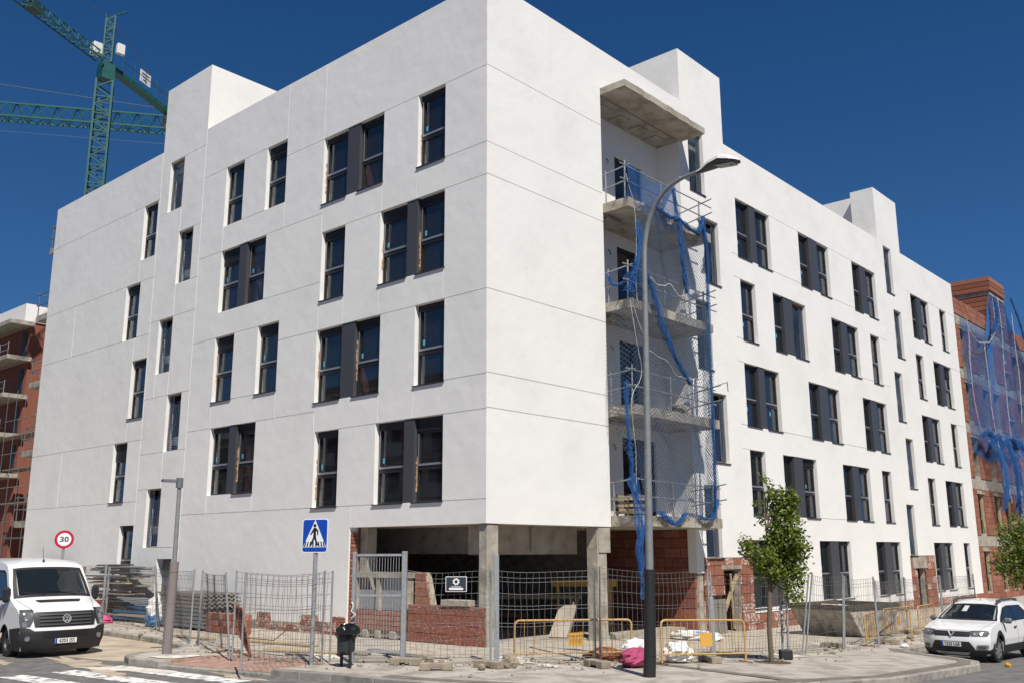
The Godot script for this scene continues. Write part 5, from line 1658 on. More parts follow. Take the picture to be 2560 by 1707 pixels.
# a sheet of diamond netting laid on the surface f(a, b), a and b from 0 to 1
func net_sheet(f: Callable, w: float, h: float, cell: float, r: float, sub := 2) -> MB:
	var mb := MB.new()
	var nu := int(w / cell); var nv := int(h / cell)
	for sgn in [1, -1]:
		for s in range(-nv, nu + nv + 1):
			var pts := []
			for j in nv * sub + 1:
				var a: float = (s + sgn * float(j) / sub) / nu
				if a < 0.0 or a > 1.0:
					if pts.size() > 1: mb.path(pts, r, 3)
					pts = []
					continue
				pts.append(f.call(a, float(j) / (nv * sub)))
			if pts.size() > 1: mb.path(pts, r, 3)
	return mb

func bundle(pts: Array, r: float, strands: int, sd: int, rr := 0.0055) -> MB:
	# netting gathered into a loose cord
	var mb := MB.new()
	var r2 := RandomNumberGenerator.new()
	r2.seed = sd
	var cv := Curve3D.new()
	for i in pts.size():
		var tg: Vector3 = (pts[mini(i + 1, pts.size() - 1)] - pts[maxi(i - 1, 0)]) * 0.17
		cv.add_point(pts[i], -tg, tg)
	var L := cv.get_baked_length()
	var n := maxi(6, int(L / 0.08))
	for k in strands:
		var ph := r2.randf() * TAU; var q := []
		var tw := r2.randf_range(-3.0, 3.0); var am := r2.randf_range(0.2, 1.0)
		for i in n + 1:
			var s := float(i) / n
			var p := cv.sample_baked(L * s)
			var w: float = r * am * (0.65 + 0.35 * sin(s * 9.0 + ph * 2.0))
			q.append(p + Vector3(cos(ph + tw * s * 3.0) * w * 0.5, sin(s * 37.0 + ph) * 0.02, sin(ph + tw * s * 3.0) * w) + Vector3(r2.randfn(), r2.randfn(), r2.randfn()) * r * 0.22)
		mb.path(q, rr * r2.randf_range(0.5, 1.2), 3)
	return mb

# netting hanging in narrow pleats along a line
func pleat(pts: Array, width: float, folds: float, sd: float) -> MB:
	var cv := Curve3D.new()
	for i in pts.size():
		var tg: Vector3 = (pts[mini(i + 1, pts.size() - 1)] - pts[maxi(i - 1, 0)]) * 0.17
		cv.add_point(pts[i], -tg, tg)
	var L := cv.get_baked_length()
	var f := func(a: float, b: float) -> Vector3:
		var q := cv.sample_baked(L * b)
		var w: float = width * (0.55 + 0.3 * sin(b * 5.0 + sd) + 0.15 * sin(b * 19.0 + sd * 3.0))
		var s := (a - 0.5) * w
		return q + Vector3(0.045 * sin(a * folds * TAU + 1.5 * sin(b * 9.0 + sd)), 0.03 * sin(a * 11.0 + b * 40.0), s + 0.025 * sin(b * 33.0 + a * 7.0 + sd))
	return net_sheet(f, width * 2.6, L, 0.062, 0.0056)

func balcony_nets():
	# main sheet in front of the balconies, with a wing on the near side
	var t := thing("safety_net", "blue safety net draped down the front of the corner balconies", "safety net", Vector3(0.9, 3.3, -7.2))
	var o0 := Vector3(0.9, 3.3, -7.2)
	var zl := func(y: float) -> float:
		if y > 9.6: return -5.12
		if y > 6.0: return lerpf(-4.4, -5.05, clampf((y - 8.9) / 0.8, 0.0, 1.0))
		return lerpf(-5.15, -4.4, clampf((y - 3.7) / 2.3, 0.0, 1.0))
	var f := func(a0: float, b0: float) -> Vector3:
		var b := b0 + 0.008 * sin(a0 * 17.0 + b0 * 9.0) + 0.006 * sin(a0 * 31.0 - b0 * 23.0)
		var a := clampf(a0 + 0.022 * sin(b0 * 21.0 + a0 * 6.0) * sin(a0 * PI) + 0.012 * sin(b0 * 47.0 + 2.0) * sin(a0 * PI), 0.0, 1.0)
		var y := lerpf(12.55, 3.32, b)
		var l: float = zl.call(y)
		var z := lerpf(l, -9.05 - 0.1 * sin(b * 9.0), a)
		var top := 0.55 * sin(PI * clampf((a - 0.30) / 0.7, 0.0, 1.0)) * exp(-b * 9.0)
		var x := 0.99 + 0.07 * sin(a * 5.0 + b * 7.0) + 0.05 * sin(a * 15.0 - b * 11.0)
		if z > -4.95: x -= (z + 4.95) * 1.3
		z = minf(z, -4.9 + (z + 4.9) * 0.3) if z > -4.9 else z
		return Vector3(x, y - top * 0.6, z) - o0
	obj("sheet", net_sheet(f, 4.4, 9.3, 0.125, 0.0062), M.net_cord, t)
	# doubled, bluer netting on the top rail
	var g := func(a: float, b: float) -> Vector3:
		var z := lerpf(-4.85, -7.45, a)
		var y := lerpf(13.28 - 0.12 * sin(a * PI), 12.2 - 0.45 * a, b)
		return Vector3(0.93 + 0.06 * sin(a * 8.0 + b * 4.0), y, z) - o0
	obj("top_fold", net_sheet(g, 2.6, 1.1, 0.1, 0.0085), M.net_blue, t)
	# blue folds along the wing
	var wng := func(a: float, b: float) -> Vector3:
		var y := lerpf(11.2, 9.4, b)
		return Vector3(0.97, y, lerpf(-5.2 + 0.75 * b * b, -5.75, a)) - o0
	obj("side_fold", net_sheet(wng, 0.6, 1.8, 0.1, 0.0085), M.net_blue, t)
	var rgt := func(a: float, b: float) -> Vector3:
		return Vector3(1.0 - 0.7 * a, lerpf(9.0, 3.6, b), -9.1 - 0.55 * a + 0.04 * sin(b * 20)) - o0
	obj("side_fold", net_sheet(rgt, 0.6, 5.4, 0.1, 0.0078), M.net_blue, t)
	for q in [
		[[Vector3(1.03, 13.15, -7.2), Vector3(1.05, 12.3, -7.35), Vector3(1.03, 11.4, -7.55), Vector3(1.03, 10.5, -7.65), Vector3(1.02, 9.95, -7.75)], 0.10, 34, 201],
		[[Vector3(1.04, 10.2, -5.5), Vector3(1.06, 9.6, -5.85), Vector3(1.05, 8.7, -6.3), Vector3(1.04, 7.8, -7.0), Vector3(1.04, 7.2, -7.7)], 0.10, 30, 202],
		[[Vector3(1.0, 12.35, -6.2), Vector3(1.08, 12.15, -6.8), Vector3(1.05, 12.25, -7.4), Vector3(1.08, 12.05, -8.1), Vector3(1.05, 12.2, -8.6), Vector3(1.0, 12.75, -8.95)], 0.13, 30, 203],
		[[Vector3(1.02, 12.75, -8.95), Vector3(1.04, 11.2, -9.0), Vector3(1.03, 9.5, -8.95), Vector3(1.03, 7.2, -8.9), Vector3(1.04, 5.0, -8.85), Vector3(1.03, 3.5, -8.8)], 0.05, 14, 204],
		[[Vector3(0.95, 4.3, -4.65), Vector3(1.0, 3.9, -4.7), Vector3(1.06, 3.45, -4.8), Vector3(1.08, 3.0, -4.8), Vector3(1.06, 2.4, -4.75), Vector3(1.06, 1.9, -4.75), Vector3(1.05, 1.45, -4.85), Vector3(1.05, 1.2, -4.9)], 0.17, 60, 205],
		[[Vector3(1.0, 11.6, -5.3), Vector3(1.02, 10.9, -5.25), Vector3(1.03, 10.2, -5.05), Vector3(0.98, 9.7, -4.9), Vector3(0.9, 9.5, -4.85)], 0.12, 20, 208],
		[[Vector3(0.9, 10.05, -4.95), Vector3(0.6, 9.75, -4.9), Vector3(0.3, 9.8, -4.92), Vector3(0.15, 10.1, -4.95)], 0.08, 20, 209],
		[[Vector3(0.9, 6.9, -4.6), Vector3(0.92, 6.0, -4.55), Vector3(0.95, 5.0, -4.6), Vector3(0.98, 4.2, -4.66)], 0.06, 20, 210],
		[[Vector3(1.02, 12.6, -8.7), Vector3(1.0, 11.9, -9.1), Vector3(0.7, 11.5, -9.5), Vector3(0.4, 11.2, -9.9)], 0.1, 20, 211],
		[[Vector3(0.98, 3.45, -5.9), Vector3(1.02, 3.25, -6.2), Vector3(1.02, 3.12, -6.55), Vector3(1.02, 3.28, -6.9), Vector3(0.98, 3.45, -7.2)], 0.13, 32, 206],
		[[Vector3(0.98, 3.4, -7.9), Vector3(1.02, 3.3, -8.3), Vector3(1.02, 3.4, -8.7), Vector3(1.0, 3.9, -8.95)], 0.10, 26, 207]]:
		var pts := []
		for p in q[0]: pts.append(p - o0)
		obj("gathered_fold", pleat(pts, q[1] * 3.0, 3.0, q[3] * 0.37), M.net_blue, t)
	# white cords
	for q in [
		[Vector3(0.95, 12.95, -4.8), Vector3(1.0, 12.0, -5.1), Vector3(1.0, 11.0, -5.15), Vector3(1.0, 9.9, -5.05), Vector3(1.0, 9.2, -5.1)],
		[Vector3(1.0, 9.2, -4.75), Vector3(1.02, 8.2, -4.95), Vector3(1.03, 7.2, -5.15), Vector3(1.0, 6.5, -4.7), Vector3(1.02, 5.9, -4.65), Vector3(1.02, 5.0, -4.75), Vector3(1.0, 4.1, -4.75)],
		[Vector3(1.05, 9.0, -4.85), Vector3(1.08, 8.3, -5.2), Vector3(1.05, 7.9, -5.5), Vector3(1.06, 7.7, -6.4), Vector3(1.05, 7.35, -7.0), Vector3(1.05, 7.4, -8.0), Vector3(1.05, 7.6, -8.8)],
		[Vector3(1.0, 10.15, -5.6), Vector3(1.04, 9.9, -6.2), Vector3(1.05, 10.05, -6.8), Vector3(1.04, 9.8, -7.3), Vector3(1.03, 10.1, -8.0)]]:
		var pts := []
		for p in q: pts.append(p - o0)
		obj("cord", bundle(pts, 0.02, 2, 301, 0.0065), M.rope, t)

# ---------------------------------------------------------------- brick building next door
func brick_neighbour():
	var t := thing("brick_building", "unfinished red brick block hung with blue nets beyond the white block", "building", Vector3(-0.1, -0.4, -37.4))
	var o0 := Vector3(-0.1, -0.4, -37.4)
	var core := MB.new()
	var holes := []
	for k in 5:
		var top: float = [14.42, 11.42, 8.42, 5.38, 2.38][k]
		for q in [[-39.5, -38.45], [-42.6, -41.55], [-44.75, -43.5], [-50.0, -48.8], [-52.4, -51.3], [-54.8, -53.6], [-57.6, -56.4]]: holes.append([q[0], q[1], top - 2.1, top])
	for k in 5: holes.append([-47.5, -46.5, [16.0, 13.1, 10.1, 7.1, 4.1][k] - 2.1, [16.0, 13.1, 10.1, 7.1, 4.1][k]])
	# core wall cut round the openings, in cells
	var us := [-60.0, -37.4]; var vs := [-0.4, 16.1]
	for h in holes: us.append(h[0]); us.append(h[1]); vs.append(h[2]); vs.append(h[3])
	us = uniq(us); vs = uniq(vs)
	for i in us.size() - 1:
		for j in vs.size() - 1:
			var cu: float = (us[i] + us[i + 1]) * 0.5; var cv: float = (vs[j] + vs[j + 1]) * 0.5
			var hole := false
			for h in holes:
				if cu > h[0] and cu < h[1] and cv > h[2] and cv < h[3]: hole = true
			if not hole: core.box(Vector3(-0.4, vs[j], us[i]) - o0, Vector3(-0.14, vs[j + 1], us[i + 1]) - o0)
	var wall := obj("wall", core, M.mortar, t)
	# the bricks: the nearest ones each a piece, the others joined
	var rest := []
	for k in 4: rest.append(MB.new())
	var single := 0
	var list := []
	var v := -0.4
	var j := 0
	while v < 16.05:
		var band: bool = false
		for y in [2.75, 5.75, 8.75, 11.75, 14.75]:
			if v > y - 0.16 and v < y + 0.2: band = true
		var u := -60.0 + (0.25 if j % 2 == 1 else 0.0)
		while u < -37.42:
			var b := minf(u + 0.5, -37.42)
			var a := u
			u += 0.5
			if band: continue
			var pieces := [[a, b]]
			for h in holes:
				if v + 0.29 > h[2] and v < h[3] - 0.02:
					var nx := []
					for p in pieces:
						if p[1] <= h[0] or p[0] >= h[1]: nx.append(p); continue
						if p[0] < h[0]: nx.append([p[0], h[0]])
						if p[1] > h[1]: nx.append([h[1], p[1]])
					pieces = nx
			for p in pieces:
				if p[1] - p[0] > 0.05: list.append([p[0], p[1], v])
		v += 0.3
		j += 1
	list.sort_custom(func(p, q): return p[1] - p[2] * 0.25 > q[1] - q[2] * 0.25)
	for p in list:
		var c := Vector3(-0.14, p[2] + 0.15, (p[0] + p[1]) * 0.5) - o0
		var s := Vector3(0.08 + rng.randf() * 0.008, 0.285, p[1] - p[0] - 0.016)
		var mi := rng.randi() % 4
		if single < 300:
			var mb := MB.new()
			mb.obox(c, s)
			obj("brick", mb, M["brick%d" % [0, 1, 2, 0][mi]], wall)
			single += 1
		else: rest[mi].obox(c, s)
	for k in 4:
		var o := obj("brickwork", rest[k], M["brick%d" % [0, 1, 2, 0][k]], wall)
		o.set_meta("kind", "stuff")
	# bands of concrete at the floors
	for y in [2.75, 5.75, 8.75, 11.75, 14.75]:
		var mb := MB.new()
		mb.box(Vector3(-0.16, y - 0.14, -60.0) - o0, Vector3(-0.112, y + 0.2, -37.42) - o0)
		obj("floor_edge", mb, M.concrete, t)
	for h in holes:
		var mb := MB.new()
		mb.box(Vector3(-0.12, h[3] - 0.02, h[0] - 0.15) - o0, Vector3(-0.06, h[3] + 0.06, h[1] + 0.15) - o0)
		obj("lintel", mb, M.concrete, t)
		if h[3] < 6.0:
			mb = MB.new()
			mb.box(Vector3(-0.3, h[2], h[0]) - o0, Vector3(-0.2, h[3], h[0] + 0.08) - o0)
			mb.bar(Vector3(-0.18, h[2], h[0] + 0.12) - o0, Vector3(-0.18, h[2] + 0.8, h[0] + 0.5) - o0, 0.05)
			obj("opening_frame", mb, M.wood_pale, t)
	# tower and body
	var tw := MB.new()
	tw.box(Vector3(-7.0, 16.12, -48.1) - o0, Vector3(-0.1, 17.7, -45.1) - o0)
	tw.box(Vector3(-7.1, 17.96, -48.2) - o0, Vector3(0.0, 18.75, -45.0) - o0)
	obj("stair_tower", tw, M.brick0, t)
	for y in [17.7]:
		var mb := MB.new()
		mb.box(Vector3(-7.05, y, -48.15) - o0, Vector3(-0.05, y + 0.26, -45.05) - o0)
		obj("ring_beam", mb, M.concrete, t)
	# courses on the tower
	for j2 in 9:
		if j2 >= 5 and j2 < 6: continue
		var mb := MB.new()
		var y := 16.15 + j2 * 0.3
		mb.box(Vector3(-7.0, y, -48.12) - o0, Vector3(-0.06 + 0.1 * float(j2 > 5), y + 0.26, -45.06 + 0.1 * float(j2 > 5)) - o0)
		obj("brick_course", mb, M["brick%d" % (j2 % 3)], t)
	var bd := MB.new()
	bd.box(Vector3(-13.0, -0.4, -60.0) - o0, Vector3(-12.7, 16.0, -37.5) - o0)
	bd.box(Vector3(-12.7, 15.7, -60.0) - o0, Vector3(-0.42, 16.0, -37.5) - o0)
	bd.box(Vector3(-12.7, -0.4, -60.3) - o0, Vector3(-0.42, 16.0, -60.01) - o0)
	for y in [2.6, 5.6, 8.6, 11.6, 14.6]: bd.box(Vector3(-12.7, y, -60.0) - o0, Vector3(-0.42, y + 0.25, -37.5) - o0)
	bd.box(Vector3(-4.2, -0.4, -60.0) - o0, Vector3(-4.0, 15.7, -37.5) - o0)
	obj("carcass", bd, M.brick3, t)
	# nets hung on it
	var n := thing("safety_net", "large blue safety net covering the unfinished brick block", "safety net", Vector3(0.35, 7.0, -46.0))
	var n0 := Vector3(0.35, 7.0, -46.0)
	var f := func(a: float, b: float) -> Vector3:
		var z := lerpf(-38.3, -58.0, a)
		var top := 15.0
		if z < -44.4 and z > -48.4: top = 17.6
		elif z <= -48.4: top = lerpf(17.0, 15.0, clampf((-48.4 - z) / 2.5, 0.0, 1.0))
		elif z < -43.0: top = lerpf(15.0, 17.6, (-43.0 - z) / 1.4)
		var y := lerpf(top, 7.6 - 0.4 * sin(a * 11.0), b)
		return Vector3(0.0 + 0.05 * sin(a * 23.0) * b + 0.05 * sin(a * 9.0 + b * 4.0), y, z) - n0
	obj("sheet", net_sheet(f, 19.5, 8.5, 0.17, 0.0085, 1), M.net_blue, n)
	var f2 := func(a: float, b: float) -> Vector3:
		var z := lerpf(-39.4 - 1.5 * b, -45.4, a)
		return Vector3(0.35 + 0.35 * sin(b * PI) + 0.2 * sin(a * 14.0), lerpf(8.6 - 0.2 * sin(a * 9.0), 4.4 + 0.8 * absf(sin(a * 4.0)), b), z) - n0
	obj("sheet", net_sheet(f2, 6.0, 4.2, 0.12, 0.010, 1), M.net_blue, n)
	var sw := []
	for k in 12: sw.append(Vector3(0.4 + 0.1 * sin(k * 1.0), 8.5 + 0.25 * sin(k * 2.1), -38.9 - k * 0.75) - n0)
	obj("gathered_fold", bundle(sw, 0.3, 40, 411, 0.009), M.net_blue, n)
	obj("gathered_fold", bundle([Vector3(0.5, 8.5, -43.2) - n0, Vector3(0.7, 7.0, -43.3) - n0, Vector3(0.6, 5.5, -43.7) - n0, Vector3(0.5, 3.4, -44.0) - n0], 0.22, 40, 412, 0.009), M.net_blue, n)
	obj("gathered_fold", bundle([Vector3(0.3, 17.3, -44.3) - n0, Vector3(0.5, 16.4, -44.1) - n0, Vector3(0.5, 15.6, -43.7) - n0, Vector3(0.4, 14.9, -43.1) - n0], 0.2, 30, 413, 0.009), M.net_blue, n)
	obj("gathered_fold", bundle([Vector3(0.35, 18.0, -48.2) - n0, Vector3(0.45, 16.6, -49.3) - n0, Vector3(0.4, 15.0, -50.6) - n0, Vector3(0.4, 13.4, -51.6) - n0], 0.12, 20, 414, 0.009), M.net_cord, n)
	for q in [[[Vector3(0.3, 17.5, -45.3), Vector3(0.35, 15.4, -45.3), Vector3(0.3, 13.0, -45.0), Vector3(0.3, 10.5, -44.8), Vector3(0.35, 8.2, -44.6)]], [[Vector3(0.3, 17.0, -48.2), Vector3(0.3, 14.6, -48.2), Vector3(0.35, 12.6, -48.0), Vector3(0.3, 10.0, -47.6)]], [[Vector3(0.3, 15.0, -38.5), Vector3(0.3, 13.9, -38.6), Vector3(0.3, 12.3, -38.3), Vector3(0.3, 10.4, -38.3), Vector3(0.4, 8.7, -38.6)]], [[Vector3(0.3, 14.4, -38.5), Vector3(0.45, 13.8, -39.6), Vector3(0.45, 14.0, -41.2), Vector3(0.3, 14.3, -42.6), Vector3(0.4, 15.2, -43.6), Vector3(0.3, 17.4, -44.2)]], [[Vector3(0.3, 14.0, -41.4), Vector3(0.35, 12.0, -41.3), Vector3(0.3, 9.8, -41.5), Vector3(0.4, 7.3, -42.0), Vector3(0.5, 5.0, -42.6)]], [[Vector3(0.4, 8.2, -45.2), Vector3(0.6, 7.4, -46.6), Vector3(0.6, 6.6, -48.5), Vector3(0.4, 6.3, -50.5)]]]:
		var pts := []
		for p in q[0]: pts.append(p - n0)
		obj("cord", bundle(pts, 0.06, 3, 431, 0.010), M.rope, n)
	var o := obj("waste_chute", bundle([Vector3(0.5, 8.3, -47.2), Vector3(0.6, 6.6, -47.4), Vector3(0.6, 4.8, -47.9), Vector3(0.6, 2.2, -48.6)], 0.2, 30, 441, 0.05), M.yellow_plate)
	tag(o, "ochre cloth chute hanging down the brick block beside the blue net", "chute")

# ---------------------------------------------------------------- brick building far behind
func far_building():
	var t := thing("brick_building", "distant red brick apartment shell with concrete balconies beyond the site", "building", Vector3(-62, 0, -12))
	var o0 := Vector3(-62, 0, -12)
	var mb := MB.new()
	mb.box(Vector3(-90, 0, -26) - o0, Vector3(-60.6, 19.9, -12.6) - o0)
	obj("wall", mb, M.brick1, t)
	mb = MB.new()
	mb.box(Vector3(-60.59, 0, -28) - o0, Vector3(-44, 18.6, -15.2) - o0)
	obj("wall", mb, M.mortar, t)
	mb = MB.new()
	mb.box(Vector3(-90, 20.2, -26) - o0, Vector3(-61.0, 21.6, -12.2) - o0)
	obj("parapet", mb, M.stucco, t)
	for y in [19.9, 17.15, 14.2, 11.2, 8.2]:
		mb = MB.new()
		mb.box(Vector3(-90, y - 0.2, -12.7) - o0, Vector3(-60.2, y + 0.12, -10.9) - o0)
		obj("balcony_slab", mb, M.concrete, t)
		mb = MB.new()
		mb.box(Vector3(-60.58, y - 0.55, -15.21) - o0, Vector3(-44, y - 0.3, -15.1) - o0)
		obj("floor_edge", mb, M.concrete, t)
		if y < 19:
			mb = MB.new()
			for h in [0.5, 1.0]: mb.tube(Vector3(-80, y + h, -11.0) - o0, Vector3(-60.3, y + h, -11.0) - o0, 0.03, 5)
			for k in 9: mb.tube(Vector3(-60.4 - k * 1.6, y, -11.0) - o0, Vector3(-60.4 - k * 1.6, y + 1.1, -11.0) - o0, 0.03, 5)
			obj("guard_rail", mb, M.galv, t)
			mb = MB.new()
			mb.box(Vector3(-61.9, y + 0.12, -12.62) - o0, Vector3(-61.2, y + 2.3, -12.55) - o0)
			obj("door_opening", mb, M.frame, t)
			mb = MB.new()
			for k in 12: mb.box(Vector3(-90, y + 0.2 + k * 0.22, -12.61) - o0, Vector3(-62.0, y + 0.37 + k * 0.22, -12.57) - o0)
			obj("brick_course", mb, M.brick1, t)
	for y in [15.7, 12.7, 9.7, 6.7, 3.7]:
		mb = MB.new()
		mb.box(Vector3(-58.9, y - 0.14, -15.1) - o0, Vector3(-46, y + 0.1, -12.9) - o0)
		obj("balcony_slab", mb, M.concrete, t)
		mb = MB.new()
		for h in [0.5, 1.0]: mb.tube(Vector3(-58.8, y + h, -13.0) - o0, Vector3(-46, y + h, -13.0) - o0, 0.03, 5)
		for k in 8: mb.tube(Vector3(-58.7 + k * 1.4, y, -13.0) - o0, Vector3(-58.7 + k * 1.4, y + 1.15, -13.0) - o0, 0.03, 5)
		obj("guard_rail", mb, M.galv, t)
		mb = MB.new()
		mb.box(Vector3(-58.3, y + 0.1, -15.19) - o0, Vector3(-56.6, y + 2.2, -15.11) - o0)
		obj("door_opening", mb, M.frame, t)
	for q in [[-59.9, 15.9], [-59.9, 9.6], [-59.9, 12.6]]:
		mb = MB.new()
		mb.box(Vector3(q[0], q[1], -15.19) - o0, Vector3(q[0] + 0.9, q[1] + 1.0, -15.12) - o0)
		obj("window_opening", mb, M.frame, t)
	for k in 30:
		mb = MB.new()
		mb.box(Vector3(-60.58, 3.4 + k * 0.5, -15.19) - o0, Vector3(-44, 3.82 + k * 0.5, -15.15) - o0)
		obj("brick_course", mb, [M.brick1, M.brick1, M.brick1, M.brick3][rng.randi() % 4], t)
	# scaffolding before it
	var s := thing("scaffold", "grey tube scaffold standing before the distant brick shell", "scaffold", Vector3(-58.5, 0, -12))
	for k in 4:
		mb = MB.new()
		mb.tube(Vector3(0.6 + 1.6 * k, 0, 1.5), Vector3(0.6 + 1.6 * k, 14.0, 1.5), 0.022, 5)
		obj("upright", mb, M.galv_dark, s)
	for y in [4.6, 7.0, 9.4, 11.8]:
		mb = MB.new()
		mb.tube(Vector3(0.4, y, 1.5), Vector3(6.0, y, 1.5), 0.03, 5)
		mb.obox(Vector3(3.2, y - 1.1, 0.8), Vector3(5.2, 0.08, 1.2))
		obj("deck", mb, M.wood_grey if k_odd(y) else M.galv_dark, s)

func k_odd(y: float) -> bool: return int(y) % 2 == 1

# ---------------------------------------------------------------- tower cranes
func truss(a: Vector3, b: Vector3, up: Vector3, w: float, h: float, n: int, r: float, br: float, tri_section: bool) -> Array:
	# returns [chords, braces] of a lattice boom from a to b
	var ch := MB.new(); var bc := MB.new()
	var d := b - a
	var side := d.cross(up).normalized()
	var c := []
	if tri_section: c = [side * w * 0.5, -side * w * 0.5, up * h]
	else: c = [side * w * 0.5 - up * h * 0.5, side * w * 0.5 + up * h * 0.5, -side * w * 0.5 + up * h * 0.5, -side * w * 0.5 - up * h * 0.5]
	for o in c: ch.bar(a + o, b + o, r, r, up if absf(up.dot(d.normalized())) < 0.9 else side)
	var m: int = c.size()
	for i in n:
		var p := a + d * (float(i) / n); var q := a + d * (float(i + 1) / n); var mid := a + d * ((i + 0.5) / n)
		for k in m:
			var o1: Vector3 = c[k]; var o2: Vector3 = c[(k + 1) % m]
			bc.bar(p + o1, mid + o2, br); bc.bar(mid + o2, q + o1, br)
			if not tri_section or k == 0: bc.bar(p + o1, p + o2, br)
	return [ch, bc]

func cranes():
	# crane with its mast in view
	var base := Vector3(-50.25, 0.0, -11.97)
	var t := thing("tower_crane", "green lattice tower crane with mast in view and raised jib", "tower crane", base, "", Basis())
	var ma := truss(Vector3.ZERO, Vector3(0, 36.6, 0), Vector3(0.46, 0, -0.89), 1.12, 1.12, 27, 0.14, 0.075, false)
	obj("mast", ma[0], M.crane, t)
	obj("mast_lattice", ma[1], M.crane, t)
	var hd := truss(Vector3(0, 38.2, 0), Vector3(0, 42.0, 0), Vector3(0.46, 0, -0.89), 0.62, 0.62, 4, 0.1, 0.055, false)
	hd[0].obox(Vector3(0, 37.4, 0), Vector3(0.95, 1.3, 0.95)); hd[0].bar(Vector3(-0.3, 42.1, 0), Vector3(0.8, 42.5, -0.8), 0.1)
	obj("head", hd[0], M.crane, t)
	obj("head_lattice", hd[1], M.crane, t)
	var jd := Vector3(3.87, 0.0, 7.38).normalized()
	var j := truss(Vector3(0, 38.0, 0) + jd * 0.8, Vector3(0, 38.0, 0) + jd * 30.0, Vector3.UP, 0.75, 0.8, 30, 0.075, 0.045, true)
	obj("jib", j[0], M.crane, t)
	obj("jib_lattice", j[1], M.crane, t)
	var cj := MB.new()
	cj.bar(Vector3(0, 38.0, 0), Vector3(0, 37.9, 0) - jd * 9.0, 0.7, 0.32)
	for k in 6: cj.tube(Vector3(0, 38.0, 0) - jd * (1.2 + k * 1.4) + Vector3(0.3, 0, -0.3), Vector3(0, 39.6, 0) - jd * (1.2 + k * 1.4) + Vector3(0.3, 0, -0.3), 0.03, 4)
	cj.bar(Vector3(0.3, 39.0, -0.3) - jd * 1.2, Vector3(0.3, 39.0, -0.3) - jd * 9.0, 0.04)
	obj("counter_jib", cj, M.crane, t)
	var cw := MB.new()
	cw.obox(Vector3(0, 37.2, 0) - jd * 8.3, Vector3(0.8, 1.0, 1.0), Basis.looking_at(jd))
	obj("counterweight", cw, M.concrete, t)
	var cb := MB.new()
	cb.bevel(Vector3(-0.75, 39.4, 0.55), Vector3(0.7, 0.9, 0.7), 0.05)
	obj("control_box", cb, M.crane_white, t)
	cb = MB.new()
	cb.bevel(Vector3(0.85, 39.2, -0.55), Vector3(0.35, 0.85, 0.6), 0.05)
	obj("winch_box", cb, M.crane_white, t)
	var sg := MB.new()
	var sx := -jd
	sg.obox(Vector3(0, 39.3, 0) - jd * 4.6, Vector3(0.06, 1.0, 1.3), Basis.looking_at(jd))
	var so := obj("sign", sg, M.crane_white, t)
	var sb := MB.new()
	for k in 3: sb.obox(Vector3(0.045, 39.55 - k * 0.25, 0.02) - jd * 4.6, Vector3(0.03, 0.09, 0.9 - 0.2 * k), Basis.looking_at(jd))
	obj("lettering", sb, M.sign_dark, so)
	var tr := MB.new()
	tr.obox(Vector3(0, 38.15, 0) + jd * 7.6, Vector3(0.8, 0.35, 1.0), Basis.looking_at(jd)); tr.obox(Vector3(0, 38.5, 0) + jd * 7.6, Vector3(0.5, 0.4, 0.6), Basis.looking_at(jd))
	obj("trolley", tr, M.crane_dark, t)
	var cb2 := MB.new()
	cb2.tube(Vector3(0, 42.0, 0), Vector3(0, 38.4, 0) - jd * 8.5, 0.025, 4)
	cb2.tube(Vector3(0, 42.0, 0), Vector3(0, 39.1, 0) + jd * 20.0, 0.02, 4)
	obj("cable", cb2, M.galv_dark, t)
	# second crane: only its level jib shows behind the first
	var p0 := Vector3(-80.5, 40.4, 1.2); var p1 := Vector3(-56.0, 40.4, -31.9)
	var d := (p1 - p0).normalized()
	# a mast well outside the picture to the left
	var m0 := p0 - d * 8.0
	t = thing("tower_crane", "second green tower crane whose level jib passes behind the first mast", "tower crane", Vector3(m0.x, 0, m0.z))
	var q0 := Vector3(0, 40.4, 0)
	var jj := truss(q0 + d * 0.8, q0 + d * 52.0, Vector3.UP, 1.3, 1.5, 30, 0.14, 0.085, true)
	obj("jib", jj[0], M.crane, t)
	obj("jib_lattice", jj[1], M.crane, t)
	var mm := truss(Vector3.ZERO, Vector3(0, 45.5, 0), Vector3(0.59, 0, -0.8), 1.6, 1.6, 28, 0.17, 0.09, false)
	obj("mast", mm[0], M.crane, t)
	obj("mast_lattice", mm[1], M.crane, t)
	var cc := MB.new()
	cc.bar(q0, q0 - d * 12.0, 1.3, 0.5)
	cc.obox(q0 - d * 11.0 - Vector3(0, 1.0, 0), Vector3(1.6, 2.0, 1.8), Basis.looking_at(d))
	obj("counter_jib", cc, M.crane, t)
	var ca := MB.new()
	ca.tube(Vector3(0, 45.4, 0), q0 + d * 46.0 + Vector3(0, 1.6, 0), 0.03, 4)
	ca.tube(q0 + Vector3(0, 0.0, 0) + d * 2.0 - Vector3(0, 1.2, 0), q0 + d * 50.0 - Vector3(0, 1.3, 0), 0.02, 4)
	obj("cable", ca, M.galv_dark, t)
	var tz := MB.new()
	tz.bar(q0 + d * 17.6 + Vector3(0, 1.5, 0), q0 + d * 18.6 + Vector3(0, 0.1, 0), 0.12); tz.obox(q0 + d * 18.0 + Vector3(0, 1.55, 0), Vector3(0.6, 0.2, 1.0), Basis.looking_at(d))
	obj("winch", tz, M.galv, t)

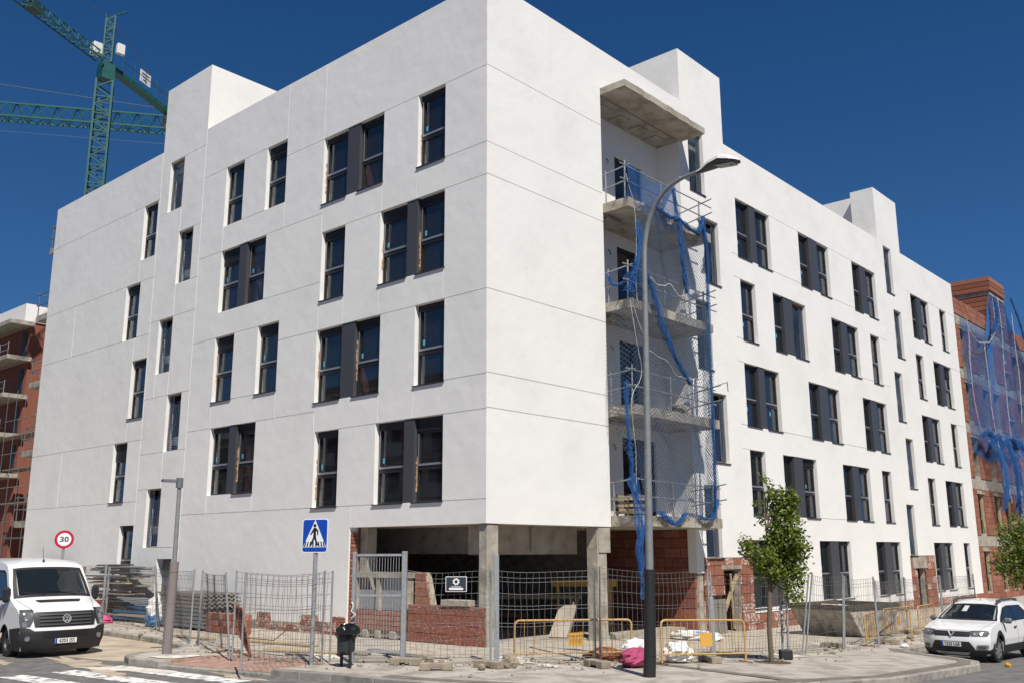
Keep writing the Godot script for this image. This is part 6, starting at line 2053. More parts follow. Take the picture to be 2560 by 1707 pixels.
# ---------------------------------------------------------------- trees
func leaf_mesh() -> ArrayMesh:
	var mb := MB.new()
	var o := [Vector3(0, 0, 0), Vector3(0.45, 0.18, 0.05), Vector3(0.5, 0.5, 0.1), Vector3(0.22, 0.62, 0.02), Vector3(0, 1.0, 0.08), Vector3(-0.22, 0.62, 0.02), Vector3(-0.5, 0.5, 0.1), Vector3(-0.45, 0.18, 0.05)]
	var c := Vector3(0, 0.4, -0.04)
	for i in o.size(): mb.tri(c, o[i], o[(i + 1) % o.size()], Vector3(0, 0, 1))
	return mb.mesh()

func tree(called: String, label: String, at: Vector3, blobs: Array, trunk: Array, limbs: Array, leaves: int, leaf: float, sd: int, group: String):
	var t := thing(called, label, "tree", at, group)
	var r2 := RandomNumberGenerator.new()
	r2.seed = sd
	var mb := MB.new()
	mb.path(trunk, 0.055, 10, 0.03)
	obj("trunk", mb, M.bark, t)
	mb = MB.new()
	for l in limbs: mb.path(l, 0.02, 6, 0.006)
	obj("branches", mb, M.bark, t)
	# leaves: collected in four tones
	var tot := 0.0
	for b in blobs: tot += b[1] * b[1] * b[1] * b[2]
	var o := [Vector3(0, 0, 0), Vector3(0.42, 0.2, 0.06), Vector3(0.5, 0.55, 0.12), Vector3(0, 1.0, 0.1), Vector3(-0.5, 0.55, 0.12), Vector3(-0.42, 0.2, 0.06)]
	var mm := []
	for k in 4: mm.append(MB.new())
	for b in blobs:
		var n := int(leaves * b[1] * b[1] * b[1] * b[2] / tot)
		# leaves sit in small clusters on twigs inside the lobe
		var cl := maxi(3, n / 7)
		for c in cl:
			var dd: Vector3 = Vector3(r2.randfn(), r2.randfn(), r2.randfn()).normalized() * pow(r2.randf(), 0.45) * b[1]
			var cc: Vector3 = b[0] + dd
			for k in 7:
				var p: Vector3 = cc + Vector3(r2.randfn(), r2.randfn(), r2.randfn()) * leaf * 0.75
				var s := leaf * r2.randf_range(0.65, 1.25)
				var nrm: Vector3 = (Vector3(r2.randfn(), r2.randfn() + 0.9, r2.randfn()) + dd.normalized() * 0.5).normalized()
				var dwn := Vector3(r2.randfn(), -0.9, r2.randfn())
				dwn = (dwn - nrm * dwn.dot(nrm)).normalized()
				var sx: Vector3 = dwn.cross(nrm)
				var q := []
				for v in o: q.append(p + (sx * v.x + dwn * v.y + nrm * v.z) * s)
				var m: MB = mm[[0, 0, 1, 1, 2, 3][r2.randi() % 6]]
				var mid := (p + dwn * 0.5 * s)
				m.tri(q[0], q[1], q[2], nrm); m.tri(q[0], q[2], q[3], nrm); m.tri(q[0], q[3], q[4], nrm); m.tri(q[0], q[4], q[5], nrm)
	var cr := obj("crown", mm[0], M.leaf0, t)
	cr.set_meta("kind", "stuff")
	for k in [1, 2, 3]:
		var s := obj("leaf_clump", mm[k], M["leaf%d" % k], cr)
		s.set_meta("kind", "stuff")
	return t

func trees():
	# lobes measured across (to the right), up, and given some depth
	var rt := Vector3(0.747, 0, -0.664)
	var fw := Vector3(-0.664, 0, -0.747)
	var S := 372.0
	var L := []
	for q in [[740, 50, 55, 0.7], [765, 130, 65, 0.8], [850, 180, 105, 1.0], [930, 200, 105, 1.0], [880, 310, 140, 1.0], [720, 345, 60, 0.6], [690, 230, 45, 0.45], [900, 450, 150, 1.0], [800, 480, 105, 1.0], [610, 560, 85, 1.0], [690, 640, 130, 1.0], [850, 620, 175, 1.1], [985, 600, 100, 1.0], [1065, 590, 42, 0.8], [770, 740, 110, 0.9], [930, 750, 120, 0.9], [900, 890, 85, 0.85], [985, 920, 50, 0.8], [555, 520, 55, 0.8], [660, 780, 50, 0.6], [980, 320, 60, 0.9]]:
		var u: float = (q[0] - 720) / S; var h: float = 3.78 - (q[1]) / S
		L.append([rt * u + Vector3(0, h, 0) + fw * (sin(q[0] * 0.7 + q[1]) * 0.18), q[2] / S * 0.9, q[3]])
	var tr := [Vector3(0, -0.02, 0), rt * -0.01 + Vector3(0, 0.6, 0), rt * 0.03 + Vector3(0, 1.2, 0), rt * 0.07 + Vector3(0, 1.7, 0), rt * 0.22 + Vector3(0, 2.4, 0), rt * 0.3 + Vector3(0, 3.1, 0)]
	var lb := []
	for b in L: lb.append([rt * 0.07 + Vector3(0, clampf(b[0].y - 0.6, 1.35, 2.9), 0) if b[0].y > 1.6 else rt * 0.05 + Vector3(0, 1.6, 0), (b[0] + rt * 0.1 + Vector3(0, clampf(b[0].y, 1.5, 3.0), 0)) * 0.5, b[0]])
	tree("street_tree", "young leafy street tree with a thin stem before the skip", on_walk(5.98, -2.08), L, tr, lb, 6800, 0.062, 77, "young street trees")
	var pit := MB.new()
	pit.lathe(on_walk(5.98, -2.1), [[0.0, 0.012], [0.34, 0.01], [0.38, 0.004]], 14)
	var po := obj("tree_pit", pit, M.soil)
	po.set_meta("kind", "structure")
	# steel tube guard beside the stem
	var gd := thing("tree_guard", "grey twin tube guard tied with tape in a black foot beside the young tree", "tree guard", on_walk(5.75, -3.05))
	for x in [0.0, 0.12]:
		var mb := MB.new()
		mb.tube(rt * x, rt * (x + 0.03) + Vector3(0, 1.15, 0), 0.026, 8)
		obj("tube", mb, M.galv, gd)
	var mb := MB.new()
	mb.bevel(rt * 0.06 + Vector3(0, 0.1, 0), Vector3(0.26, 0.2, 0.2), 0.02, Basis(Vector3.UP, 0.7))
	obj("foot", mb, M.lamp_black, gd)
	mb = MB.new()
	mb.path([rt * 0.0 + Vector3(0, 1.05, 0.05), rt * 0.1 + Vector3(0, 0.9, 0.07), rt * 0.02 + Vector3(0, 0.78, 0.06), rt * 0.12 + Vector3(0, 0.66, 0.07), rt * 0.03 + Vector3(0, 0.55, 0.06)], 0.018, 5)
	obj("tape", mb, M.rope, gd)
	# tree at the edge of the view, beyond the car
	var L2 := []
	for q in [[0.0, 2.5, 0.6], [-0.5, 2.2, 0.5], [-0.15, 3.1, 0.45], [-0.75, 1.9, 0.35], [-0.55, 2.9, 0.35], [0.4, 2.8, 0.6], [0.5, 2.1, 0.6], [-0.4, 1.55, 0.35], [0.1, 1.75, 0.5], [-0.75, 3.35, 0.2], [-0.2, 3.55, 0.25], [0.4, 3.4, 0.4], [-1.0, 2.3, 0.2], [0.9, 2.5, 0.5], [0.3, 1.3, 0.3]]:
		L2.append([rt * q[0] + Vector3(0, q[1], 0) + fw * sin(q[0] * 9.0 + q[1] * 5.0) * 0.25, q[2], 1.0])
	var lb2 := []
	for b in L2: lb2.append([Vector3(0, clampf(b[0].y - 0.6, 1.2, 2.6), 0), b[0] * 0.6 + Vector3(0, 0.9, 0), b[0]])
	tree("street_tree", "young leafy street tree beyond the white car before the brick block", on_walk(6.25, -20.6), L2, [Vector3(0, -0.02, 0), Vector3(0.02, 1.0, 0), Vector3(-0.02, 2.0, 0), Vector3(0.03, 3.2, 0)], lb2, 8000, 0.075, 78, "young street trees")

# ---------------------------------------------------------------- vehicles
# A body is drawn as a side outline swept across its width. Local axes: +x forward, +y up, +z to the vehicle's right.
class VB:
	var line := []          # Vector2 outline from the front bottom over the roof to the rear bottom
	var widths := []        # [height, half width]
	var pull := 0.15        # how far the corners of the nose fall back
	var crown := 0.06       # how far the roof falls at its edges
	var xm := -1.0          # nothing is pulled back behind this
	func smooth(n: int):
		for k in n:
			var o := [line[0]]
			for i in line.size() - 1:
				o.append(line[i].lerp(line[i + 1], 0.25)); o.append(line[i].lerp(line[i + 1], 0.75))
			o.append(line[-1])
			line = o
		# long straight runs get more points
		var d := [line[0]]
		for i in line.size() - 1:
			var k := maxi(1, int(ceil(line[i].distance_to(line[i + 1]) / 0.07)))
			for j in k: d.append(line[i].lerp(line[i + 1], (j + 1.0) / k))
		line = d
	func half(y: float) -> float:
		for i in widths.size() - 1:
			if y <= widths[i + 1][0]:
				return lerpf(widths[i][1], widths[i + 1][1], clampf((y - widths[i][0]) / (widths[i + 1][0] - widths[i][0]), 0.0, 1.0))
		return widths[-1][1]
	func pt(p: Vector2, t: float, off := 0.0) -> Vector3:
		var a := absf(t)
		var x := p.x
		if x > xm: x -= pull * pow(a, 3.2) * clampf((x - xm) / 0.8, 0.0, 1.0)
		else: x += pull * 0.7 * pow(a, 3.5) * clampf((xm - 1.6 - x) / 0.8, 0.0, 1.0)
		return Vector3(x, p.y - crown * pow(a, 3.0) * smoothstep(0.9, 1.3, p.y), t * half(p.y))
	func at_y(y: float) -> Vector2:
		for i in line.size() - 1:
			if line[i].y <= y and line[i + 1].y >= y and line[i + 1].y > line[i].y:
				return line[i].lerp(line[i + 1], (y - line[i].y) / (line[i + 1].y - line[i].y))
		return line[0]
	func nrm(y: float, t: float) -> Vector3:
		var e := 0.012
		var a := pt(at_y(y - e), t); var b := pt(at_y(y + e), t)
		var c := pt(at_y(y), t - 0.02); var d := pt(at_y(y), t + 0.02)
		var k := (b - a).cross(d - c)
		if k.length_squared() < 1e-14: return Vector3.RIGHT
		k = k.normalized()
		return k if k.x + k.y > 0 else -k
	func on(y: float, t: float, off: float) -> Vector3:
		return pt(at_y(y), t) + nrm(y, t) * off

func shell(vb, cut: Array, nt := 26) -> MB:
	var mb := MB.new()
	var P := []; var N := []
	var m: int = vb.line.size()
	for i in m:
		var row := []
		for j in nt + 1:
			var u: float = -1.0 + 2.0 * j / nt
			u = signf(u) * (1.0 - pow(1.0 - absf(u), 1.5))
			row.append(vb.pt(vb.line[i], u))
		P.append(row)
	for i in m:
		var row := []
		for j in nt + 1:
			var a: Vector3 = P[mini(i + 1, m - 1)][j] - P[maxi(i - 1, 0)][j]
			var b: Vector3 = P[i][mini(j + 1, nt)] - P[i][maxi(j - 1, 0)]
			var k := a.cross(b)
			if k.length_squared() < 1e-14: k = Vector3.UP
			row.append(-k.normalized() if k.dot(P[i][j] - Vector3(-1.6, 0.7, 0)) < 0 else k.normalized())
		N.append(row)
	for i in m - 1:
		for j in nt:
			# the windscreen opening
			var my: float = (vb.line[i].y + vb.line[i + 1].y) * 0.5
			if my > cut[0] and my < cut[1] and vb.line[i].x > cut[3] and j >= cut[2] and j < nt - cut[2]: continue
			mb.squad(P[i][j], P[i + 1][j], P[i + 1][j + 1], P[i][j + 1], N[i][j], N[i + 1][j], N[i + 1][j + 1], N[i][j + 1])
	return mb

func flank(vb, poly: PackedVector2Array, sgn: float, off := 0.0) -> MB:
	# a side surface: an outline in (x, y) laid on the flank
	var mb := MB.new()
	var y := -0.1
	while y < 2.4:
		var y1 := y + 0.08
		for piece in Geometry2D.intersect_polygons(poly, PackedVector2Array([Vector2(-9, y), Vector2(9, y), Vector2(9, y1), Vector2(-9, y1)])):
			var idx := Geometry2D.triangulate_polygon(piece)
			for i in range(0, idx.size(), 3):
				var q := []
				for k in 3:
					var p: Vector2 = piece[idx[i + k]]
					var w: Vector3 = vb.pt(p, sgn)
					q.append(Vector3(w.x, w.y, w.z + sgn * off))
				mb.tri(q[0], q[1], q[2], Vector3(0, 0, sgn))
		y = y1
	return mb

# a panel on the nose: rows of [height, t from, t to]
func nose(vb, rows: Array, off: float, nt := 10, ns := 4) -> MB:
	var mb := MB.new()
	for i in rows.size() - 1:
		for s in ns:
			var a: float = float(s) / ns; var b: float = float(s + 1) / ns
			var ra := [lerpf(rows[i][0], rows[i + 1][0], a), lerpf(rows[i][1], rows[i + 1][1], a), lerpf(rows[i][2], rows[i + 1][2], a)]
			var rb := [lerpf(rows[i][0], rows[i + 1][0], b), lerpf(rows[i][1], rows[i + 1][1], b), lerpf(rows[i][2], rows[i + 1][2], b)]
			for k in nt:
				var q := []
				for w in [[ra, k], [ra, k + 1], [rb, k + 1], [rb, k]]:
					q.append(vb.on(w[0][0], lerpf(w[0][1], w[0][2], float(w[1]) / nt), off))
				mb.quad(q[0], q[1], q[2], q[3], Vector3(1, 0.3, 0))
	return mb

func arch_notch(cx: float, r: float, y0: float, n := 14) -> Array:
	var o := []
	for k in n + 1:
		var a := PI * k / n
		o.append(Vector2(cx - cos(a) * r, maxf(y0, 0.30 + sin(a) * r)))
	return o

func wheel(parent, at: Vector3, r: float, w: float, sgn: float, steel: bool):
	var mb := MB.new()
	var ax := Vector3(0, 0, sgn)
	mb.lathe(at, [[r * 0.62, -w * 0.5], [r * 0.96, -w * 0.5], [r, -w * 0.36], [r, w * 0.36], [r * 0.95, w * 0.5], [r * 0.66, w * 0.5], [r * 0.62, w * 0.42]], 32, ax)
	mb.lathe(at, [[r * 0.62, -w * 0.5], [0.0, -w * 0.48]], 24, ax)
	var t := obj("wheel", mb, M.tyre, parent)
	mb = MB.new()
	if steel:
		mb.lathe(at, [[r * 0.66, w * 0.44], [r * 0.6, w * 0.47], [r * 0.56, w * 0.28], [r * 0.40, w * 0.24], [r * 0.30, w * 0.36], [r * 0.18, w * 0.40], [0.0, w * 0.40]], 28, ax)
		for k in 8:
			var d := Vector3(cos(TAU * k / 8.0), sin(TAU * k / 8.0), 0)
			mb.tube(at + d * r * 0.24 + ax * w * 0.36, at + d * r * 0.24 + ax * w * 0.44, 0.013, 6)
	else:
		mb.lathe(at, [[r * 0.68, w * 0.46], [r * 0.62, w * 0.48], [r * 0.6, w * 0.3]], 28, ax)
		for k in 8:
			var d := Vector3(cos(TAU * k / 8.0 + 0.2), sin(TAU * k / 8.0 + 0.2), 0)
			mb.bar(at + d * r * 0.1 + ax * w * 0.42, at + d * r * 0.64 + ax * w * 0.44, 0.05, 0.03, ax)
		mb.lathe(at, [[r * 0.17, w * 0.3], [r * 0.16, w * 0.47], [0.0, w * 0.48]], 16, ax)
	obj("rim", mb, M.rim_dark if steel else M.rim_silver, t)
	mb = MB.new()
	mb.lathe(at, [[r * 0.6, w * 0.1], [0.0, w * 0.08]], 20, ax)
	obj("brake_disc", mb, M.grey_plastic, t)

func number_plate(parent, txt: String, at: Vector3, tilt: float):
	var bs := Basis(Vector3.BACK, tilt) * Basis(Vector3.UP, PI * 0.5)   # local z looks forward
	var mb := MB.new()
	mb.obox(Vector3(0, 0, 0), Vector3(0.47, 0.105, 0.012))
	var p := obj("number_plate", mb, M.plate, parent)
	p.transform = Transform3D(bs, at)
	mb = MB.new()
	mb.obox(Vector3(-0.212, 0, 0.007), Vector3(0.042, 0.101, 0.004))
	obj("country_band", mb, M.plate_blue, p)
	var tx := place("number", text_mesh(txt, 0.076, 0.003, "Droid Sans", true), M.sign_black, p)
	tx.transform = Transform3D(Basis.from_scale(Vector3(0.86, 1, 1)), Vector3(0.022, 0.0, 0.008))

# dashboard, steering wheel, seats and a closed back behind the windscreen
func cabin(parent, x: float, dash_y: float, seat_x: float, w: float, head_y: float, gap: float):
	var mb := MB.new()
	mb.bevel(Vector3(x - 0.12, dash_y - 0.12, 0), Vector3(0.36, 0.26, w * 2.0), 0.06)
	obj("dashboard", mb, M.seat, parent)
	mb = MB.new()
	var c := Vector3(x - 0.32, dash_y + 0.06, -gap)
	var ax := Vector3(-0.86, 0.5, 0).normalized()
	var u := Vector3(0, 0, 1); var w2 := ax.cross(u)
	var pts := []
	for k in 21: pts.append(c + (u * cos(TAU * k / 20.0) + w2 * sin(TAU * k / 20.0)) * 0.18)
	mb.path(pts, 0.016, 6)
	mb.bar(c - u * 0.17, c + u * 0.17, 0.03)
	obj("steering_wheel", mb, M.black_plastic, parent)
	for s in [-1.0, 1.0]:
		mb = MB.new()
		mb.bevel(Vector3(seat_x, (dash_y + head_y) * 0.5 - 0.22, s * gap), Vector3(0.16, head_y - dash_y + 0.3, 0.44), 0.05, Basis(Vector3.BACK, 0.15))
		mb.bevel(Vector3(seat_x - 0.1, head_y + 0.02, s * gap), Vector3(0.1, 0.18, 0.25), 0.04)
		obj("seat", mb, M.seat, parent)
	mb = MB.new()
	mb.obox(Vector3(seat_x - 0.45, (head_y + 0.35) * 0.5 + 0.1, 0), Vector3(0.03, head_y - 0.3, w * 1.9))
	obj("bulkhead", mb, M.grey_plastic, parent)

func van():
	# front axle in the middle of the measured tyre contacts
	var fw := Vector3(0.999, 0, 0.035).normalized()
	var t := thing("delivery_van", "white delivery van with black bumper and grille parked in the bay", "van", Vector3(-7.72, road_y(6.4), 6.5), "", Basis(fw, Vector3.UP, fw.cross(Vector3.UP)))
	var vb := VB.new()
	vb.line = [Vector2(0.88, 0.15), Vector2(0.92, 0.20), Vector2(0.95, 0.35), Vector2(0.95, 0.54), Vector2(0.93, 0.62), Vector2(0.90, 0.76), Vector2(0.86, 0.90), Vector2(0.80, 1.00), Vector2(0.55, 1.12), Vector2(0.24, 1.26), Vector2(0.18, 1.30), Vector2(-0.42, 1.88), Vector2(-0.52, 1.96), Vector2(-0.75, 2.06), Vector2(-1.3, 2.13), Vector2(-2.4, 2.15), Vector2(-3.9, 2.13), Vector2(-4.12, 2.0), Vector2(-4.2, 1.2), Vector2(-4.2, 0.4), Vector2(-4.05, 0.26)]
	vb.widths = [[0.2, 0.86], [0.4, 0.92], [1.1, 0.93], [1.3, 0.915], [2.0, 0.845], [2.2, 0.82]]
	vb.pull = 0.22; vb.crown = 0.045; vb.xm = -0.6
	vb.smooth(2)
	obj("body", shell(vb, [1.31, 1.90, 4, -0.6]), M.van_white, t)
	# flanks with wheel arches
	for sgn in [-1.0, 1.0]:
		var poly := []
		for p in vb.line: poly.append(p)
		for q in arch_notch(-3.1, 0.40, 0.26): poly.append(q)
		for q in arch_notch(0.0, 0.40, 0.26): poly.append(q)
		obj("side_panel", flank(vb, PackedVector2Array(poly), sgn), M.van_white, t)
		# bumper corners and black lower cladding
		obj("bumper_corner", flank(vb, PackedVector2Array([Vector2(0.44, 0.15), Vector2(0.93, 0.15), Vector2(0.97, 0.35), Vector2(0.96, 0.66), Vector2(0.36, 0.60), Vector2(0.43, 0.40)]), sgn, 0.013), M.black_plastic, t)
		var cl := [Vector2(-2.65, 0.27), Vector2(-0.42, 0.27), Vector2(-0.42, 0.52), Vector2(-2.65, 0.52)]
		obj("sill_cladding", flank(vb, PackedVector2Array(cl), sgn, 0.012), M.black_plastic, t)
		var ar := MB.new()
		for k in 14:
			var a0 := PI * k / 14.0; var a1 := PI * (k + 1) / 14.0
			for e in [[0.40, 0.45]]:
				var q := []
				for w in [[a0, e[0]], [a1, e[0]], [a1, e[1]], [a0, e[1]]]:
					var p := Vector2(-cos(w[0]) * w[1], 0.30 + sin(w[0]) * w[1])
					var v3: Vector3 = vb.pt(p, sgn)
					q.append(Vector3(v3.x, v3.y, v3.z + sgn * 0.012))
				ar.quad(q[0], q[1], q[2], q[3], Vector3(0, 0, sgn))
		obj("arch_trim", ar, M.van_white, t)
		# door window, door handle, mirror, moulding
		var gw := [Vector2(-1.38, 1.30), Vector2(-0.22, 1.30), Vector2(-0.12, 1.36), Vector2(-0.58, 1.80), Vector2(-0.72, 1.87), Vector2(-1.38, 1.87)]
		obj("door_window", flank(vb, PackedVector2Array(gw), sgn, 0.008), M.car_glass, t)
		var gs := [Vector2(-1.44, 1.25), Vector2(-0.15, 1.25), Vector2(-0.02, 1.33), Vector2(-0.58, 1.86), Vector2(-0.72, 1.92), Vector2(-1.44, 1.92)]
		obj("window_seal", flank(vb, PackedVector2Array(gs), sgn, 0.004), M.black_plastic, t)
		var st := [Vector2(-1.2, 0.58), Vector2(-0.55, 0.58), Vector2(-0.20, 1.16), Vector2(-0.45, 1.16)]
		obj("grey_stripe", flank(vb, PackedVector2Array(st), sgn, 0.006), M.van_grey, t)
		var mr := MB.new()
		mr.bevel(Vector3(-0.05, 1.34, sgn * 1.0), Vector3(0.12, 0.34, 0.17), 0.05)
		mr.bar(Vector3(-0.12, 1.25, sgn * 0.9), Vector3(-0.04, 1.28, sgn * 1.05), 0.06)
		obj("mirror", mr, M.black_plastic, t)
		wheel(t, Vector3(0, 0.315, sgn * 0.80), 0.315, 0.2, sgn, true)
		wheel(t, Vector3(-3.1, 0.315, sgn * 0.80), 0.315, 0.2, sgn, true)
		var wl := MB.new()
		for cx in [0.0, -3.1]:
			for k in 12:
				var a0 := PI * k / 12.0; var a1 := PI * (k + 1) / 12.0
				wl.quad(Vector3(cx - cos(a0) * 0.41, 0.30 + sin(a0) * 0.41, sgn * 0.9), Vector3(cx - cos(a1) * 0.41, 0.30 + sin(a1) * 0.41, sgn * 0.9), Vector3(cx - cos(a1) * 0.41, 0.30 + sin(a1) * 0.41, sgn * 0.5), Vector3(cx - cos(a0) * 0.41, 0.30 + sin(a0) * 0.41, sgn * 0.5))
		obj("wheel_well", wl, M.black_plastic, t).set_meta("kind", "stuff")
		# lamps
		var hl := obj("headlight", nose(vb, [[0.665, sgn * 0.80, sgn * 0.99], [0.78, sgn * 0.74, sgn * 1.0], [0.92, sgn * 0.71, sgn * 1.0], [1.03, sgn * 0.72, sgn * 0.97]], 0.008, 8), M.black_plastic, t)
		for q in [[0.72, 0.90, 0.055], [0.84, 0.86, 0.06], [0.94, 0.89, 0.045]]:
			var lp := MB.new()
			var c: Vector3 = vb.on(q[0], sgn * q[1], 0.0)
			lp.lathe(c, [[0.0, 0.014], [q[2] * 0.6, 0.018], [q[2], 0.032], [q[2] * 1.1, 0.02]], 18, vb.nrm(q[0], sgn * q[1]))
			obj("reflector", lp, M.lamp_inside, hl)
		obj("headlight_glass", nose(vb, [[0.635, sgn * 0.815, sgn * 0.975], [0.78, sgn * 0.755, sgn * 0.99], [0.92, sgn * 0.735, sgn * 0.985], [1.025, sgn * 0.775, sgn * 0.925]], 0.04, 8), M.lens, hl)
		var fg := MB.new()
		fg.lathe(vb.on(0.42, sgn * 0.84, 0.0), [[0.0, 0.02], [0.045, 0.02], [0.055, 0.03], [0.06, 0.01]], 16, vb.nrm(0.42, sgn * 0.84))
		obj("fog_lamp", fg, M.lamp_inside, t)
	# nose
	var bp := obj("bumper", nose(vb, [[0.155, -0.97, 0.97], [0.35, -1.0, 1.0], [0.52, -1.0, 1.0], [0.575, -0.98, 0.98]], 0.014, 24), M.black_plastic, t)
	for s in [-1.0, 1.0]: obj("bumper_shoulder", nose(vb, [[0.57, s * 0.70, s * 1.0], [0.63, s * 0.80, s * 1.0], [0.66, s * 0.95, s * 1.0]], 0.0145, 8), M.black_plastic, bp)
	obj("air_inlet", nose(vb, [[0.43, -0.50, 0.50], [0.50, -0.53, 0.53], [0.565, -0.48, 0.48]], 0.02, 10), M.sign_black, bp)
	var gl := obj("grille", nose(vb, [[0.655, -0.70, 0.70], [0.80, -0.73, 0.73], [0.945, -0.72, 0.72], [0.97, -0.68, 0.68]], 0.012, 16), M.black_plastic, t)
	for y in [0.70, 0.77, 0.84, 0.905]:
		obj("slat", nose(vb, [[y - 0.014, -0.60, 0.60], [y + 0.014, -0.60, 0.60]], 0.034, 14, 1), M.grey_plastic, gl)
	var em := MB.new()
	var ec: Vector3 = vb.on(0.81, 0.0, 0.035); var en: Vector3 = vb.nrm(0.81, 0.0)
	em.lathe(ec, [[0.095, 0.0], [0.095, 0.014], [0.078, 0.014], [0.078, 0.0]], 28, en)
	var ex := Vector3(0, 0, -1); var ey := en.cross(ex).normalized()
	if ey.y < 0: ey = -ey
	for s in [-1.0, 1.0]:
		em.bar(ec + ex * 0.035 * s + ey * 0.07 + en * 0.008, ec + ey * 0.005 + en * 0.008, 0.014, 0.012)
		em.bar(ec + ex * 0.068 * s + ey * 0.03 + en * 0.008, ec + ex * 0.032 * s - ey * 0.068 + en * 0.008, 0.014, 0.012)
		em.bar(ec + ex * 0.032 * s - ey * 0.068 + en * 0.008, ec - ey * 0.008 + en * 0.008, 0.014, 0.012)
	obj("emblem", em, M.chrome, gl)
	number_plate(bp, "4203 JSS", vb.on(0.355, 0.0, 0.03) + Vector3(0.0, 0, 0.0), 0.0)
	for s in [-1.0, 1.0]: obj("bonnet_seam", nose(vb, [[1.0, s * 0.70, s * 0.712], [1.12, s * 0.80, s * 0.812], [1.25, s * 0.90, s * 0.912]], 0.003, 1), M.grey_plastic, t)
	obj("bonnet_vent", nose(vb, [[1.165, -0.46, 0.46], [1.185, -0.52, 0.52], [1.215, -0.54, 0.54]], 0.012, 12, 2), M.black_plastic, t)
	var ws := obj("windscreen", nose(vb, [[1.29, -0.93, 0.93], [1.6, -0.925, 0.925], [1.925, -0.89, 0.89]], 0.010, 16), M.car_glass, t)
	var sl := nose(vb, [[1.285, -0.94, 0.94], [1.335, -0.94, 0.94]], 0.014, 16, 1)
	for q in [nose(vb, [[1.885, -0.90, 0.90], [1.93, -0.89, 0.89]], 0.014, 16, 1), nose(vb, [[1.3, -0.94, -0.85], [1.6, -0.935, -0.85], [1.93, -0.90, -0.82]], 0.014, 2), nose(vb, [[1.3, 0.85, 0.94], [1.6, 0.85, 0.935], [1.93, 0.82, 0.90]], 0.014, 2)]:
		sl.v.append_array(q.v); sl.n.append_array(q.n); sl.uv.append_array(q.uv)
	obj("seal", sl, M.black_plastic, ws)
	cabin(t, 0.05, 1.20, -0.95, 0.75, 1.75, 0.42)
	for k in 2:
		var wp := MB.new()
		var a: Vector3 = vb.on(1.31, -0.5 + 0.75 * k, 0.03); var b: Vector3 = vb.on(1.40, -0.5 + 0.75 * k + 0.55, 0.03)
		wp.bar(a, b, 0.015)
		obj("wiper", wp, M.black_plastic, t)
	var an := MB.new()
	an.path([vb.pt(Vector2(-0.75, 2.06), 0.0), vb.pt(Vector2(-0.75, 2.06), 0.0) + Vector3(-0.12, 0.34, 0)], 0.006, 5)
	an.lathe(vb.pt(Vector2(-0.75, 2.06), 0.0), [[0.03, 0.0], [0.02, 0.05], [0.0, 0.06]], 10)
	obj("aerial", an, M.black_plastic, t)

